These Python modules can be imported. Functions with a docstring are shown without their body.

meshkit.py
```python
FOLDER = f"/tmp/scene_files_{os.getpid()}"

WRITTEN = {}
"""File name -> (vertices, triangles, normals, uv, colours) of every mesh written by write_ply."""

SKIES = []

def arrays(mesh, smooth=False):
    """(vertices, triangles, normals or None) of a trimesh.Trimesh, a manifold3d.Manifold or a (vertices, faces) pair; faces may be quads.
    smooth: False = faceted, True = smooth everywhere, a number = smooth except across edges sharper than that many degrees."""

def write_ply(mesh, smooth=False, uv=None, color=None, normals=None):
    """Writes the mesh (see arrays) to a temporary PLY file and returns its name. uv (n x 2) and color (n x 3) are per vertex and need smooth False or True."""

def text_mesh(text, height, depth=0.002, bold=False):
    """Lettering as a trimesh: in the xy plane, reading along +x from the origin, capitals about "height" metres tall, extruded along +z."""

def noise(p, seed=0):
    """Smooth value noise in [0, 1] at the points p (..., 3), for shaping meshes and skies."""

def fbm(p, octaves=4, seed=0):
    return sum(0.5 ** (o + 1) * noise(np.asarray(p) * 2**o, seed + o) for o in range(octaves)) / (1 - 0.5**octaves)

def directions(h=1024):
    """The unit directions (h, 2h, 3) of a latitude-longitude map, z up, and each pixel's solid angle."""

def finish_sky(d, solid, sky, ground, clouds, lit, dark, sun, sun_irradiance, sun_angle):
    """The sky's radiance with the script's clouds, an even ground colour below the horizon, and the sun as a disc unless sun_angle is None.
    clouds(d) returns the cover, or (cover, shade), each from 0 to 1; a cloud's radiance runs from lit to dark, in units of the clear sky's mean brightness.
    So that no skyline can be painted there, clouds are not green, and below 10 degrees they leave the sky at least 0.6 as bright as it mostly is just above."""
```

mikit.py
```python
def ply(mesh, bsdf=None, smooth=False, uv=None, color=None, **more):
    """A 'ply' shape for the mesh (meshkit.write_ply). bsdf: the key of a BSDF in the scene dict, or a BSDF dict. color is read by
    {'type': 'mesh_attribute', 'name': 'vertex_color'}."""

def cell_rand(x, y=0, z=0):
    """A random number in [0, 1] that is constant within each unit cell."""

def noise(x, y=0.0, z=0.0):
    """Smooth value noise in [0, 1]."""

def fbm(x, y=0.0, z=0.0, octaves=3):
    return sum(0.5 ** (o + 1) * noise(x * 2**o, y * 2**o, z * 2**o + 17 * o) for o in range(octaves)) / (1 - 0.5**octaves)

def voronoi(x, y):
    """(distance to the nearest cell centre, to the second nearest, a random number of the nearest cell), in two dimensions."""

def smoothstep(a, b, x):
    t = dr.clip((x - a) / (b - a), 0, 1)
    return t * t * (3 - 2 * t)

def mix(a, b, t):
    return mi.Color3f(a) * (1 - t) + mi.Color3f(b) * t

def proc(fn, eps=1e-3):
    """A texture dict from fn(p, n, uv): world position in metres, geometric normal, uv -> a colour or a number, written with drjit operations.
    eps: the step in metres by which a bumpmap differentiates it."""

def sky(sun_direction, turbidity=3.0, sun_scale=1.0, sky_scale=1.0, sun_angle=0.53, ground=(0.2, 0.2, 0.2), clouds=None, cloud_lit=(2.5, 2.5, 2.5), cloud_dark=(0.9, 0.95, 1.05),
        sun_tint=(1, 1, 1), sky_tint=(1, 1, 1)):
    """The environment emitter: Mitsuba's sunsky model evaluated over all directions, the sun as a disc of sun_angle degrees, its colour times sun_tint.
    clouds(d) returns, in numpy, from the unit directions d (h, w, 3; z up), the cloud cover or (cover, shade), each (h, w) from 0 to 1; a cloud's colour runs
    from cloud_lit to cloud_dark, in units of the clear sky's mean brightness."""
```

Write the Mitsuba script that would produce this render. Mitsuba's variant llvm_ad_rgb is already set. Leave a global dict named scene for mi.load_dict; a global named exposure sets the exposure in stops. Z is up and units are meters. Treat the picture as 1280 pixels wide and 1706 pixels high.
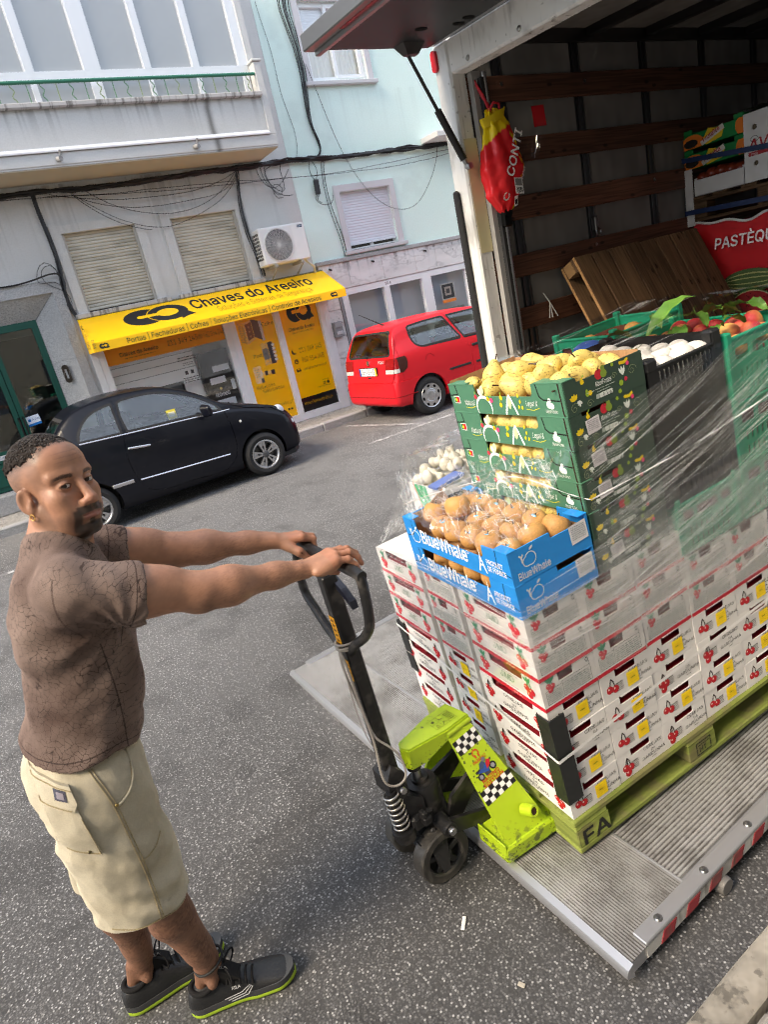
import math, random
import numpy as np, trimesh, shapely, manifold3d, drjit as dr, mitsuba as mi
import mikit, meshkit
from shapely.geometry import Polygon, Point, LineString, box as sbox, MultiPolygon
from shapely import affinity
from shapely.ops import unary_union
from scipy.interpolate import PchipInterpolator, CubicSpline
ST = mi.ScalarTransform4f
scene, labels = {}, {}
rng = np.random.default_rng(7)
exposure = 3.6

# ------------------------------------------------------------------ camera, sky
CAM = np.array([0, 0, 2.0])
CR = np.array([[0.81899307, -0.53208167, -0.21480092], [-0.34493722, -0.15737756, -0.92533811], [0.45855061, 0.83193834, -0.3124259]])
FOC = 1077.66
scene['camera'] = {'type': 'perspective', 'fov': math.degrees(2 * math.atan(640 / FOC)), 'fov_axis': 'x', 'near_clip': 0.05, 'far_clip': 300.0,
    'to_world': ST().look_at(origin=CAM.tolist(), target=(CAM + CR[2]).tolist(), up=(-CR[1]).tolist())}
scene['daylight'] = mikit.sky((-1.0, -0.12, 0.95), turbidity=3, sun_scale=0.3, sun_angle=24, sky_scale=1.0, ground=(0.16, 0.16, 0.16),
    clouds=lambda d: np.full(d.shape[:2], 0.5), cloud_lit=(1.9, 1.9, 1.95), cloud_dark=(1.2, 1.2, 1.2), sky_tint=(1.05, 1.0, 0.95))

# ------------------------------------------------------------------ mesh helpers
def TM(v, f): return trimesh.Trimesh(np.asarray(v, float), np.asarray(f, int), process=False)
def cat(ms):
    ms = [m for m in ms if m is not None and len(m.faces)]
    off, V, F = 0, [], []
    for m in ms:
        V.append(m.vertices); F.append(m.faces + off); off += len(m.vertices)
    return TM(np.vstack(V), np.vstack(F))
def xf(m, M): return TM(trimesh.transform_points(m.vertices, M), m.faces if np.linalg.det(M[:3, :3]) > 0 else m.faces[:, ::-1])
def mv(m, t): return TM(m.vertices + np.asarray(t, float), m.faces)
def rotm(axis, deg, p=(0, 0, 0)): return trimesh.transformations.rotation_matrix(math.radians(deg), axis, p)
def frame(o, x, y, z):
    M = np.eye(4); M[:3, 0], M[:3, 1], M[:3, 2], M[:3, 3] = x, y, z, o
    return M
def bx(x0, x1, y0, y1, z0, z1):
    m = trimesh.creation.box((x1 - x0, y1 - y0, z1 - z0)); return TM(m.vertices + [(x0 + x1) / 2, (y0 + y1) / 2, (z0 + z1) / 2], m.faces)
def rb(x0, x1, y0, y1, z0, z1, c=0.006):
    """box with chamfered edges"""
    c = min(c, (x1 - x0) / 2.2, (y1 - y0) / 2.2, (z1 - z0) / 2.2); P = []
    for X, sx in ((x0, 1), (x1, -1)):
        for Y, sy in ((y0, 1), (y1, -1)):
            for Z, sz in ((z0, 1), (z1, -1)):
                P += [(X + sx * c, Y + sy * c, Z), (X + sx * c, Y, Z + sz * c), (X, Y + sy * c, Z + sz * c)]
    return hull(P)
def hull(P):
    h = manifold3d.Manifold.hull_points(np.asarray(P, float)).to_mesh()
    return TM(h.vert_properties[:, :3], h.tri_verts)
def cyl(p0, p1, r, n=20, r1=None):
    return tube([p0, p1], [r, r if r1 is None else r1], n)
def tube(P, r, n=10, caps=True):
    P = np.asarray(P, float); k = len(P); r = np.broadcast_to(np.asarray(r, float), (k,))
    t = np.gradient(P, axis=0); t /= np.linalg.norm(t, axis=1, keepdims=True) + 1e-12
    ref = np.array([0, 0, 1.0]) if abs(t[0, 2]) < 0.9 else np.array([1.0, 0, 0])
    a = np.cross(t[0], ref); a /= np.linalg.norm(a); A = [a]
    for i in range(1, k):
        a = A[-1] - t[i] * (A[-1] @ t[i]); A.append(a / (np.linalg.norm(a) + 1e-12))
    A = np.array(A); B = np.cross(t, A); an = np.arange(n) * 2 * np.pi / n
    V = P[:, None] + r[:, None, None] * (np.cos(an)[None, :, None] * A[:, None] + np.sin(an)[None, :, None] * B[:, None])
    return rings(V, caps)
def rings(V, caps=True, closed=True):
    """V (k, n, 3) rings into a skin"""
    V = np.asarray(V, float); k, n = V.shape[:2]; i, j = np.meshgrid(np.arange(k - 1), np.arange(n if closed else n - 1), indexing='ij')
    a, b, c, d = i * n + j, i * n + (j + 1) % n, (i + 1) * n + (j + 1) % n, (i + 1) * n + j
    F = np.concatenate([np.stack([a, b, c], -1).reshape(-1, 3), np.stack([a, c, d], -1).reshape(-1, 3)]); W = V.reshape(-1, 3)
    if caps and closed:
        W = np.vstack([W, V[0].mean(0), V[-1].mean(0)]); e = np.arange(n); q = k * n
        F = np.vstack([F, np.stack([e * 0 + q, (e + 1) % n, e], 1), np.stack([e * 0 + q + 1, (k - 1) * n + e, (k - 1) * n + (e + 1) % n], 1)])
    return TM(W, F)
def lathe(prof, o, axis, n=32, caps=True):
    """prof [(r, h)] round axis through o"""
    axis = np.asarray(axis, float) / np.linalg.norm(axis); ref = np.array([0, 0, 1.0]) if abs(axis[2]) < 0.9 else np.array([1.0, 0, 0])
    a = np.cross(axis, ref); a /= np.linalg.norm(a); b = np.cross(axis, a); an = np.arange(n) * 2 * np.pi / n
    V = [np.asarray(o) + axis * h + r * (np.cos(an)[:, None] * a + np.sin(an)[:, None] * b) for r, h in prof]
    return rings(np.array(V), caps)
def ext(poly, d0, d1, M=None):
    """polygon in local xy extruded along local z from d0 to d1"""
    out = []
    for g in getattr(poly, 'geoms', [poly]):
        if g.area < 1e-9: continue
        m = trimesh.creation.extrude_polygon(g, d1 - d0, engine='earcut'); out.append(TM(m.vertices + [0, 0, d0], m.faces))
    m = cat(out); return m if M is None else xf(m, M)
XZ = frame((0, 0, 0), (1, 0, 0), (0, 0, 1), (0, -1, 0))       # local (x, y) -> world (x, z), local z towards -y
def wallx(poly, y0, y1): return ext(poly, -y1, -y0, XZ)       # slab in the xz plane between y0 and y1
YZ = frame((0, 0, 0), (0, 1, 0), (0, 0, 1), (1, 0, 0))
def wally(poly, x0, x1): return ext(poly, x0, x1, YZ)
def rect(x0, z0, x1, z1): return sbox(x0, z0, x1, z1)
def rrect(x0, z0, x1, z1, r): return sbox(x0 + r, z0 + r, x1 - r, z1 - r).buffer(r, 6)
def man(m):
    m = m if m.is_volume else trimesh.Trimesh(m.vertices, m.faces)
    return manifold3d.Manifold(manifold3d.Mesh(np.asarray(m.vertices, np.float32), np.asarray(m.faces, np.uint32)))
def tri(M):
    q = M.to_mesh(); return TM(q.vert_properties[:, :3], q.tri_verts)
def soft(m, ang):
    return trimesh.graph.smooth_shade(trimesh.Trimesh(m.vertices, m.faces, process=True), angle=math.radians(ang), facet_minarea=None)

# ------------------------------------------------------------------ scene helpers
def num(k):
    if k not in USED: USED.add(k); return k
    i = 1
    while f'{k}_{i:03d}' in USED: i += 1
    k = f'{k}_{i:03d}'; USED.add(k); return k
USED = set()
def parts(parent, name, ms, bsdf, col=None, smooth=False, **kw): return [part(parent, name, m, bsdf, col, smooth, **kw) for m in ms]
def lab(k, label=None, category=None, group=None, kind=None):
    labels[k] = {a: b for a, b in (('label', label), ('category', category), ('group', group), ('kind', kind)) if b}
def thing(name, label, category, group=None):
    k = num(name); lab(k, label, category, group); return k
def srgb(c):
    if isinstance(c, str): c = [int(c[i:i + 2], 16) / 255 for i in (0, 2, 4)]
    c = np.asarray(c, float); return np.where(c < 0.04045, c / 12.92, ((c + 0.055) / 1.055) ** 2.4)
def shape(m, bsdf, col=None, smooth=False, uv=None, M=None, vcol=None):
    if smooth and smooth is not True and (col is not None or vcol is not None): m, smooth = soft(m, smooth), True
    if col is not None: vcol = np.tile(np.asarray(col, float), (len(m.vertices), 1))
    d = mikit.ply(m, bsdf, smooth=smooth, uv=uv, color=vcol)
    if M is not None: d['to_world'] = ST(np.asarray(M).tolist())
    return d
def put(key, m, bsdf, col=None, smooth=False, label=None, **kw):
    k = num(key); scene[k] = shape(m, bsdf, col, smooth, **kw)
    if label: lab(k, label)
    return k
def part(parent, name, m, bsdf, col=None, smooth=False, label=None, kind=None, **kw):
    k = put(parent + '__' + name, m, bsdf, col, smooth, **kw)
    if label or kind: lab(k, label, kind=kind)
    return k
def struct(name, m, bsdf, label=None, kind='structure', **kw):
    k = put(name, m, bsdf, **kw); lab(k, label, kind=kind); return k

# ------------------------------------------------------------------ flat print: coloured sheets a fraction of a millimetre proud of their surface
TXT = {}
def text_flat(s, bold=False):
    if (s, bold) not in TXT:
        m = meshkit.text_mesh(s, 1.0, 0.1, bold); n = m.face_normals[:, 2] > 0.5; f = m.faces[n]
        u, inv = np.unique(f, return_inverse=True); v = m.vertices[u, :2]
        TXT[s, bold] = (v, inv.reshape(-1, 3), v[:, 0].min(), v[:, 0].max())
    return TXT[s, bold]
class Print:
    def __init__(self, step=0.0005): self.V, self.F, self.C, self.n, self.layer, self.step = [], [], [], 0, 1, step
    def raw(self, v, f, c, layer=None):
        L = self.layer if layer is None else layer
        self.V.append(np.column_stack([v, np.full(len(v), L * self.step)])); self.F.append(np.asarray(f) + self.n); self.C.append(np.tile(c, (len(v), 1))); self.n += len(v)
    def poly(self, g, c, layer=None):
        for q in getattr(g, 'geoms', [g]):
            if q.geom_type != 'Polygon' or q.area < 1e-10: continue
            v, f = trimesh.creation.triangulate_polygon(q, engine='earcut'); self.raw(v, f, srgb(c), layer)
        return self
    def text(self, s, u, v, h, c, align='l', sx=1.0, shear=0.0, bold=False, rot=0, width=None, layer=None):
        P, F, a, b = text_flat(s, bold)
        if width: sx = width / ((b - a) * h)
        x = (P[:, 0] - {'l': a, 'c': (a + b) / 2, 'r': b}[align]) * h * sx + P[:, 1] * h * shear; y = P[:, 1] * h
        co, si = math.cos(math.radians(rot)), math.sin(math.radians(rot))
        self.raw(np.column_stack([u + x * co - y * si, v + x * si + y * co]), F, srgb(c), (self.layer + 1) if layer is None else layer); return self
    def lines(self, u0, v0, u1, v1, n, c, fill=0.42, r=None, layer=None):
        """n rows of small unreadable print as short bars"""
        r = r or rng
        for i in range(n):
            y = v1 - (i + 0.7) * (v1 - v0) / n; x = u0
            while x < u1:
                w = min(r.uniform(0.06, 0.22) * (u1 - u0), u1 - x)
                self.poly(sbox(x, y, x + w, y + fill * (v1 - v0) / n), c, self.layer + 1 if layer is None else layer); x += w + 0.03 * (u1 - u0)
        return self
    def shape(self, bsdf='print', M=None):
        m = TM(np.vstack(self.V), np.vstack(self.F)); return shape(m, bsdf, vcol=np.vstack(self.C), M=M)
    def put(self, parent, name='lettering', M=None, bsdf='print', label=None, kind=None):
        k = num(parent + '__' + name); scene[k] = self.shape(bsdf, M)
        if label or kind: lab(k, label, kind=kind)
        return k
# ------------------------------------------------------------------ materials
from mikit import noise, fbm, voronoi, smoothstep, mix, cell_rand, proc
VC = {'type': 'mesh_attribute', 'name': 'vertex_color'}
def pr(base, rough=0.6, **k):
    if not isinstance(base, dict): base = {'type': 'rgb', 'value': [float(x) for x in base]}
    d = {'type': 'principled', 'base_color': base, 'roughness': rough, **k}
    return d if 'spec_trans' in k else {'type': 'twosided', 'bsdf': d}
scene['print'] = pr(VC, 0.55)
scene['matte'] = pr(VC, 0.85, specular=0.2)
scene['semi'] = pr(VC, 0.45)
scene['gloss'] = pr(VC, 0.22)
scene['metal'] = pr(VC, 0.34, metallic=1.0)
scene['chrome'] = pr((0.8, 0.8, 0.82), 0.1, metallic=1.0)
scene['rubber'] = pr((0.022, 0.022, 0.023), 0.7, specular=0.35)
def grime_f(p, n, uv):
    a = fbm(p.x * 9, p.y * 9, p.z * 9, 4); b = noise(p.x * 60, p.y * 60, p.z * 14)
    return dr.clip(smoothstep(0.5, 0.78, a) * 0.55 + smoothstep(0.66, 0.86, b) * 0.4, 0, 0.8)
scene['grimy'] = {'type': 'blendbsdf', 'weight': proc(grime_f), 'a': pr(VC, 0.42), 'b': pr((0.10, 0.095, 0.085), 0.9)}
def dust_f(p, n, uv):
    a = fbm(p.x * 5, p.y * 5, p.z * 5, 4)
    return dr.clip(0.08 + smoothstep(0.42, 0.8, a) * 0.35, 0, 0.6)
scene['dusty'] = {'type': 'blendbsdf', 'weight': proc(dust_f), 'a': pr(VC, 0.55), 'b': pr((0.25, 0.24, 0.22), 0.9)}
# road
def asphalt_f(p, n, uv):
    d1, d2, r = voronoi(p.x * 95, p.y * 95)
    g = smoothstep(0.45, 0.2, d1) * smoothstep(0.35, 1.0, r)
    d1b, _, rb_ = voronoi(p.x * 160 + 31, p.y * 160)
    g2 = smoothstep(0.5, 0.2, d1b) * smoothstep(0.55, 1.0, rb_)
    big = fbm(p.x * 0.7, p.y * 0.7, 3.0, 4)
    stain = smoothstep(0.62, 0.78, fbm(p.x * 2.3 + 9, p.y * 2.3, 1.0, 4))
    spot = smoothstep(0.74, 0.82, noise(p.x * 6.5, p.y * 6.5, 4.0)) * 0.5
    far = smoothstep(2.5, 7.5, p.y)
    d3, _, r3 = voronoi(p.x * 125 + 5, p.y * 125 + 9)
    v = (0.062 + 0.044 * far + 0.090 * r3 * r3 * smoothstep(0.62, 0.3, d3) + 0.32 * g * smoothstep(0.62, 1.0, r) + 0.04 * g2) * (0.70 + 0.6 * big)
    v = v * (1 - 0.20 * stain) * (1 - 0.40 * spot)
    return mix((0, 0, 0), (1.0, 1.0, 1.02), v) + mi.Color3f(0.004, 0.003, 0.0) * g
def asphalt_h(p, n, uv):
    d1, _, r = voronoi(p.x * 95, p.y * 95)
    return smoothstep(0.6, 0.15, d1) * (0.4 + 0.6 * r) * 0.0022 + 0.001 * noise(p.x * 240, p.y * 240, 0.0)
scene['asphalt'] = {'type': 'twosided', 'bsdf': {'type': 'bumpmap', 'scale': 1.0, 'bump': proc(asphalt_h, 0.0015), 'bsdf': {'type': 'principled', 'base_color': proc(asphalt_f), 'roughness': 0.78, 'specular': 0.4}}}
def roadpaint_f(p, n, uv):
    w = smoothstep(0.42, 0.58, fbm(p.x * 40, p.y * 40, 0.0, 3))
    return mix((0.42, 0.42, 0.42), (0.16, 0.16, 0.165), w)
scene['roadpaint'] = pr(proc(roadpaint_f), 0.7)
# small stone paving and kerb stone
def cobble_f(p, n, uv):
    d1, d2, r = voronoi(p.x * 17, p.y * 17)
    joint = smoothstep(0.02, 0.16, d2 - d1)
    b = fbm(p.x * 2, p.y * 2, 0.0, 3)
    return mix((0.12, 0.11, 0.10), (0.40, 0.38, 0.35), joint * (0.55 + 0.45 * r)) * (0.7 + 0.5 * b)
def cobble_h(p, n, uv):
    d1, d2, r = voronoi(p.x * 17, p.y * 17)
    return smoothstep(0.0, 0.25, d2 - d1) * 0.006
scene['cobbles'] = {'type': 'twosided', 'bsdf': {'type': 'bumpmap', 'scale': 1.0, 'bump': proc(cobble_h, 0.004), 'bsdf': {'type': 'principled', 'base_color': proc(cobble_f), 'roughness': 0.8}}}
def stone_f(p, n, uv):
    a = fbm(p.x * 7, p.y * 7, p.z * 7, 5); b = noise(p.x * 90, p.y * 90, p.z * 90)
    pit = smoothstep(0.60, 0.72, fbm(p.x * 34, p.y * 34, p.z * 34, 4))
    c = mix((0.17, 0.155, 0.13), (0.47, 0.43, 0.365), dr.clip(a * 1.25 - 0.1 + 0.2 * (b - 0.5), 0, 1))
    return c * (1 - 0.45 * pit)
def stone_h(p, n, uv): return fbm(p.x * 30, p.y * 30, p.z * 30, 4) * 0.010
scene['kerbstone'] = {'type': 'twosided', 'bsdf': {'type': 'bumpmap', 'scale': 1.0, 'bump': proc(stone_h, 0.004), 'bsdf': {'type': 'principled', 'base_color': proc(stone_f), 'roughness': 0.85}}}
# facades. Rain streaks run down below the ledges named in the lists
def streaks(p, z_top, length):
    s = noise(p.x * 9, p.z * 0.35, 5.0) * 0.6 + noise(p.x * 33, p.z * 0.8, 2.0) * 0.4
    d = z_top - p.z
    return smoothstep(0.5, 0.75, s) * dr.select(d > 0, dr.exp(-d / length), 0)
def plaster_grey_f(p, n, uv):
    a = fbm(p.x * 0.9, p.y * 0.9, p.z * 0.9, 5); g = noise(p.x * 130, p.y * 130, p.z * 130)
    c = mix((0.50, 0.495, 0.475), (0.64, 0.635, 0.62), dr.clip(a * 1.3 - 0.15, 0, 1)) * (0.93 + 0.14 * g)
    s = streaks(p, 5.25, 0.14) * 0.55 * dr.select(p.y < 10.9, 1.0, 0.0) * smoothstep(0.42, 0.66, noise(p.x * 1.7, 3.0, 8.0)) + streaks(p, 4.5, 0.5) * 0.45
    one = dr.exp(-dr.square((p.x - 4.33 - 0.06 * noise(p.z * 9, 1.0)) / 0.05)) * dr.select((p.y < 10.9) & (p.z < 5.24), 0.75, 0.0)
    return mix(c, (0.10, 0.095, 0.085), dr.clip(s + one, 0, 0.85))
scene['plaster_grey'] = pr(proc(plaster_grey_f), 0.9, specular=0.2)
def plaster_mint_f(p, n, uv):
    a = fbm(p.x * 0.8, p.y, p.z * 0.8, 5); g = noise(p.x * 120, p.y * 120, p.z * 120)
    c = mix((0.63, 0.775, 0.72), (0.70, 0.84, 0.785), a) * (0.96 + 0.08 * g)
    s = streaks(p, 5.5, 0.5) * 0.12 + streaks(p, 2.78, 0.12) * 0.3 + smoothstep(0.62, 0.8, fbm(p.x * 2.1, 0.0, p.z * 2.1, 4)) * 0.10
    return mix(c, (0.22, 0.24, 0.22), dr.clip(s, 0, 0.7))
scene['plaster_mint'] = pr(proc(plaster_mint_f), 0.9, specular=0.2)
def granite_f(p, n, uv):
    g = noise(p.x * 75, p.y * 75, p.z * 75); h = noise(p.x * 150 + 7, p.y * 150, p.z * 150); a = fbm(p.x * 2, p.y * 2, p.z * 2, 4)
    c = mix((0.24, 0.245, 0.25), (0.52, 0.52, 0.515), dr.clip(0.55 * a + 0.75 * (g - 0.28), 0, 1))
    return c * (1 - 0.45 * smoothstep(0.7, 0.82, h))
scene['granite'] = pr(proc(granite_f), 0.5)
def marble_f(p, n, uv):
    a = fbm(p.x * 1.6, p.y, p.z * 5, 5); v = dr.abs(fbm(p.x * 2.2, 3.0, p.z * 4, 5) - 0.5) * 2
    c = mix((0.58, 0.57, 0.56), (0.78, 0.77, 0.76), dr.clip(a * 1.4 - 0.2, 0, 1)) * (0.82 + 0.18 * smoothstep(0.0, 0.12, v))
    dirt = smoothstep(0.66, 0.8, noise(p.x * 24, p.y * 24, p.z * 24)) * smoothstep(0.45, 0.7, fbm(p.x * 1.1, 2.0, p.z * 1.8, 3))
    top = streaks(p, 2.70, 0.10) * 0.8
    return mix(c, (0.13, 0.125, 0.115), dr.clip(dirt * 0.7 + top, 0, 0.85))
scene['marble'] = pr(proc(marble_f), 0.6)
def sill_f(p, n, uv):
    s = noise(p.x * 26, p.y * 6, p.z * 3) * 0.6 + noise(p.x * 70, p.y * 9, p.z * 4) * 0.4
    return mix((0.46, 0.44, 0.42), (0.14, 0.135, 0.125), smoothstep(0.48, 0.72, s) * 0.85)
scene['dirtysill'] = pr(proc(sill_f), 0.8)
def shutter_f(p, n, uv):
    a = noise(p.x * 3, p.y, p.z * 16) * 0.5 + fbm(p.x * 6, p.y, p.z * 5, 4) * 0.5
    return mix((0.56, 0.53, 0.45), (0.30, 0.285, 0.235), smoothstep(0.42, 0.75, a) * 0.6)
scene['shutter_old'] = pr(proc(shutter_f), 0.6)
scene['frosted'] = pr((0.40, 0.42, 0.43), 0.35)
scene['pane'] = {'type': 'thindielectric', 'int_ior': 1.52}
# vehicles
scene['paint_black'] = pr((0.003, 0.004, 0.009), 0.25, specular=0.08, clearcoat=1.0, clearcoat_gloss=0.97)
scene['paint_red'] = pr((0.62, 0.010, 0.020), 0.25, specular=0.2, clearcoat=1.0, clearcoat_gloss=0.96)
scene['car_glass'] = {'type': 'thindielectric', 'int_ior': 1.6, 'specular_transmittance': {'type': 'rgb', 'value': [0.62, 0.66, 0.64]}}
# timber: uv is metres along and across a board, u shifted per board
def wood(dark, light, knots=True, worn=0.0):
    def f(p, n, uv):
        g = fbm(uv.x * 3.0, uv.y * 55, 0.0, 4); w = noise(uv.x * 1.3, uv.y * 9 + 1.2 * noise(uv.x * 2.2, uv.y * 3, 2.0), 4.0)
        line = smoothstep(0.35, 0.75, noise(uv.x * 5, uv.y * 150, 1.0)) * 0.35
        r = cell_rand(dr.floor(uv.x / 7.0), 3.0, 1.0)
        c = mix(dark, light, dr.clip(g * 0.8 + 0.5 * w - line - 0.1, 0, 1)) * (0.75 + 0.5 * r)
        if knots:
            d1, _, k = voronoi(uv.x * 4, uv.y * 9)
            c = c * (1 - 0.7 * smoothstep(0.13, 0.05, d1) * smoothstep(0.55, 0.6, k))
        if worn:
            m = smoothstep(0.5, 0.66, fbm(p.x * 11, p.y * 11, p.z * 11, 4))
            c = mix(c, (0.17, 0.13, 0.085), m * worn)
        return c
    return f
scene['slatwood'] = pr(proc(wood((0.055, 0.022, 0.012), (0.15, 0.062, 0.034))), 0.6)
scene['palletwood'] = pr(proc(wood((0.075, 0.042, 0.022), (0.20, 0.12, 0.062))), 0.8, specular=0.2)
scene['greenwood'] = pr(proc(wood((0.17, 0.21, 0.045), (0.34, 0.40, 0.09), False, 0.55)), 0.75, specular=0.25)
# truck
def truckwhite_f(p, n, uv):
    a = fbm(p.x * 14, p.y * 14, p.z * 4, 4); s = noise(p.x * 60, p.y * 60, p.z * 5)
    sp = smoothstep(0.85, 0.9, noise(p.x * 38, p.y * 38, p.z * 38))
    return mix((0.74, 0.73, 0.70), (0.22, 0.21, 0.19), dr.clip(smoothstep(0.52, 0.78, a) * 0.5 + smoothstep(0.65, 0.85, s) * 0.25 + sp * 0.5, 0, 0.85))
scene['truckwhite'] = pr(proc(truckwhite_f), 0.4)
def panel_f(p, n, uv):
    a = fbm(p.x * 3, p.y * 3, p.z * 3, 5); b = noise(p.x * 20, p.y * 20, p.z * 4)
    return mix((0.12, 0.117, 0.11), (0.22, 0.217, 0.208), dr.clip(a * 1.2 - 0.1, 0, 1)) * (0.85 + 0.25 * b)
scene['cargopanel'] = pr(proc(panel_f), 0.7)
def alu_f(p, n, uv):
    w = uv.y - dr.floor(uv.y); a = fbm(uv.x * 2.3, uv.y * 0.03, 0.0, 5); s = noise(uv.x * 2.5, dr.floor(uv.y) * 3.1, 1.0); d = smoothstep(0.5, 0.8, fbm(uv.x * 7 + 3, uv.y * 0.09, 2.0, 5))
    gr = smoothstep(0.36, 0.30, w) + smoothstep(0.93, 0.99, w); sp = smoothstep(0.62, 0.8, noise(uv.x * 70, uv.y * 0.9, 3.0))
    return mix((0.60, 0.60, 0.60), (0.13, 0.12, 0.11), dr.clip(0.15 * a + 0.30 * s * a + 0.38 * d + 0.3 * sp * a + 0.62 * gr, 0, 0.95))
scene['treadplate'] = {'type': 'twosided', 'bsdf': {'type': 'principled', 'base_color': proc(alu_f), 'roughness': 0.42, 'metallic': 0.55}}
scene['aluminium'] = pr((0.62, 0.63, 0.65), 0.36, metallic=0.85)
scene['steel'] = pr((0.42, 0.42, 0.43), 0.32, metallic=1.0)
# jack paint: yellow green with black chips
def lime_f(p, n, uv):
    ch = smoothstep(0.74, 0.79, noise(p.x * 130, p.y * 130, p.z * 130)) * smoothstep(0.42, 0.62, fbm(p.x * 9, p.y * 9, p.z * 9, 4))
    low = smoothstep(0.24, 0.10, p.z) * smoothstep(0.54, 0.66, fbm(p.x * 48, p.y * 48, p.z * 48, 4)) * 0.8
    a = fbm(p.x * 5, p.y * 5, p.z * 5, 3)
    return mix(mi.Color3f(0.40, 0.56, 0.018) * (0.85 + 0.3 * a), (0.035, 0.035, 0.03), dr.clip(ch + low, 0, 0.9))
scene['limepaint'] = pr(proc(lime_f), 0.36, specular=0.5)
def blackpaint_f(p, n, uv):
    d = smoothstep(0.5, 0.75, fbm(p.x * 18, p.y * 18, p.z * 18, 4))
    return mix((0.012, 0.012, 0.013), (0.06, 0.055, 0.05), d)
scene['blackpaint'] = pr(proc(blackpaint_f), 0.4, specular=0.45)
# cardboard, plastic
def board_f(p, n, uv):
    return mi.Color3f(0.70, 0.69, 0.675) * (0.90 + 0.16 * fbm(p.x * 14, p.y * 14, p.z * 14, 3))
scene['whiteboard'] = pr(proc(board_f), 0.7, specular=0.25)
def kraft_f(p, n, uv):
    return mi.Color3f(0.42, 0.25, 0.125) * (0.82 + 0.35 * noise(p.x * 160, p.y * 160, p.z * 30))
scene['kraft'] = pr(proc(kraft_f), 0.85, specular=0.15)
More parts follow.
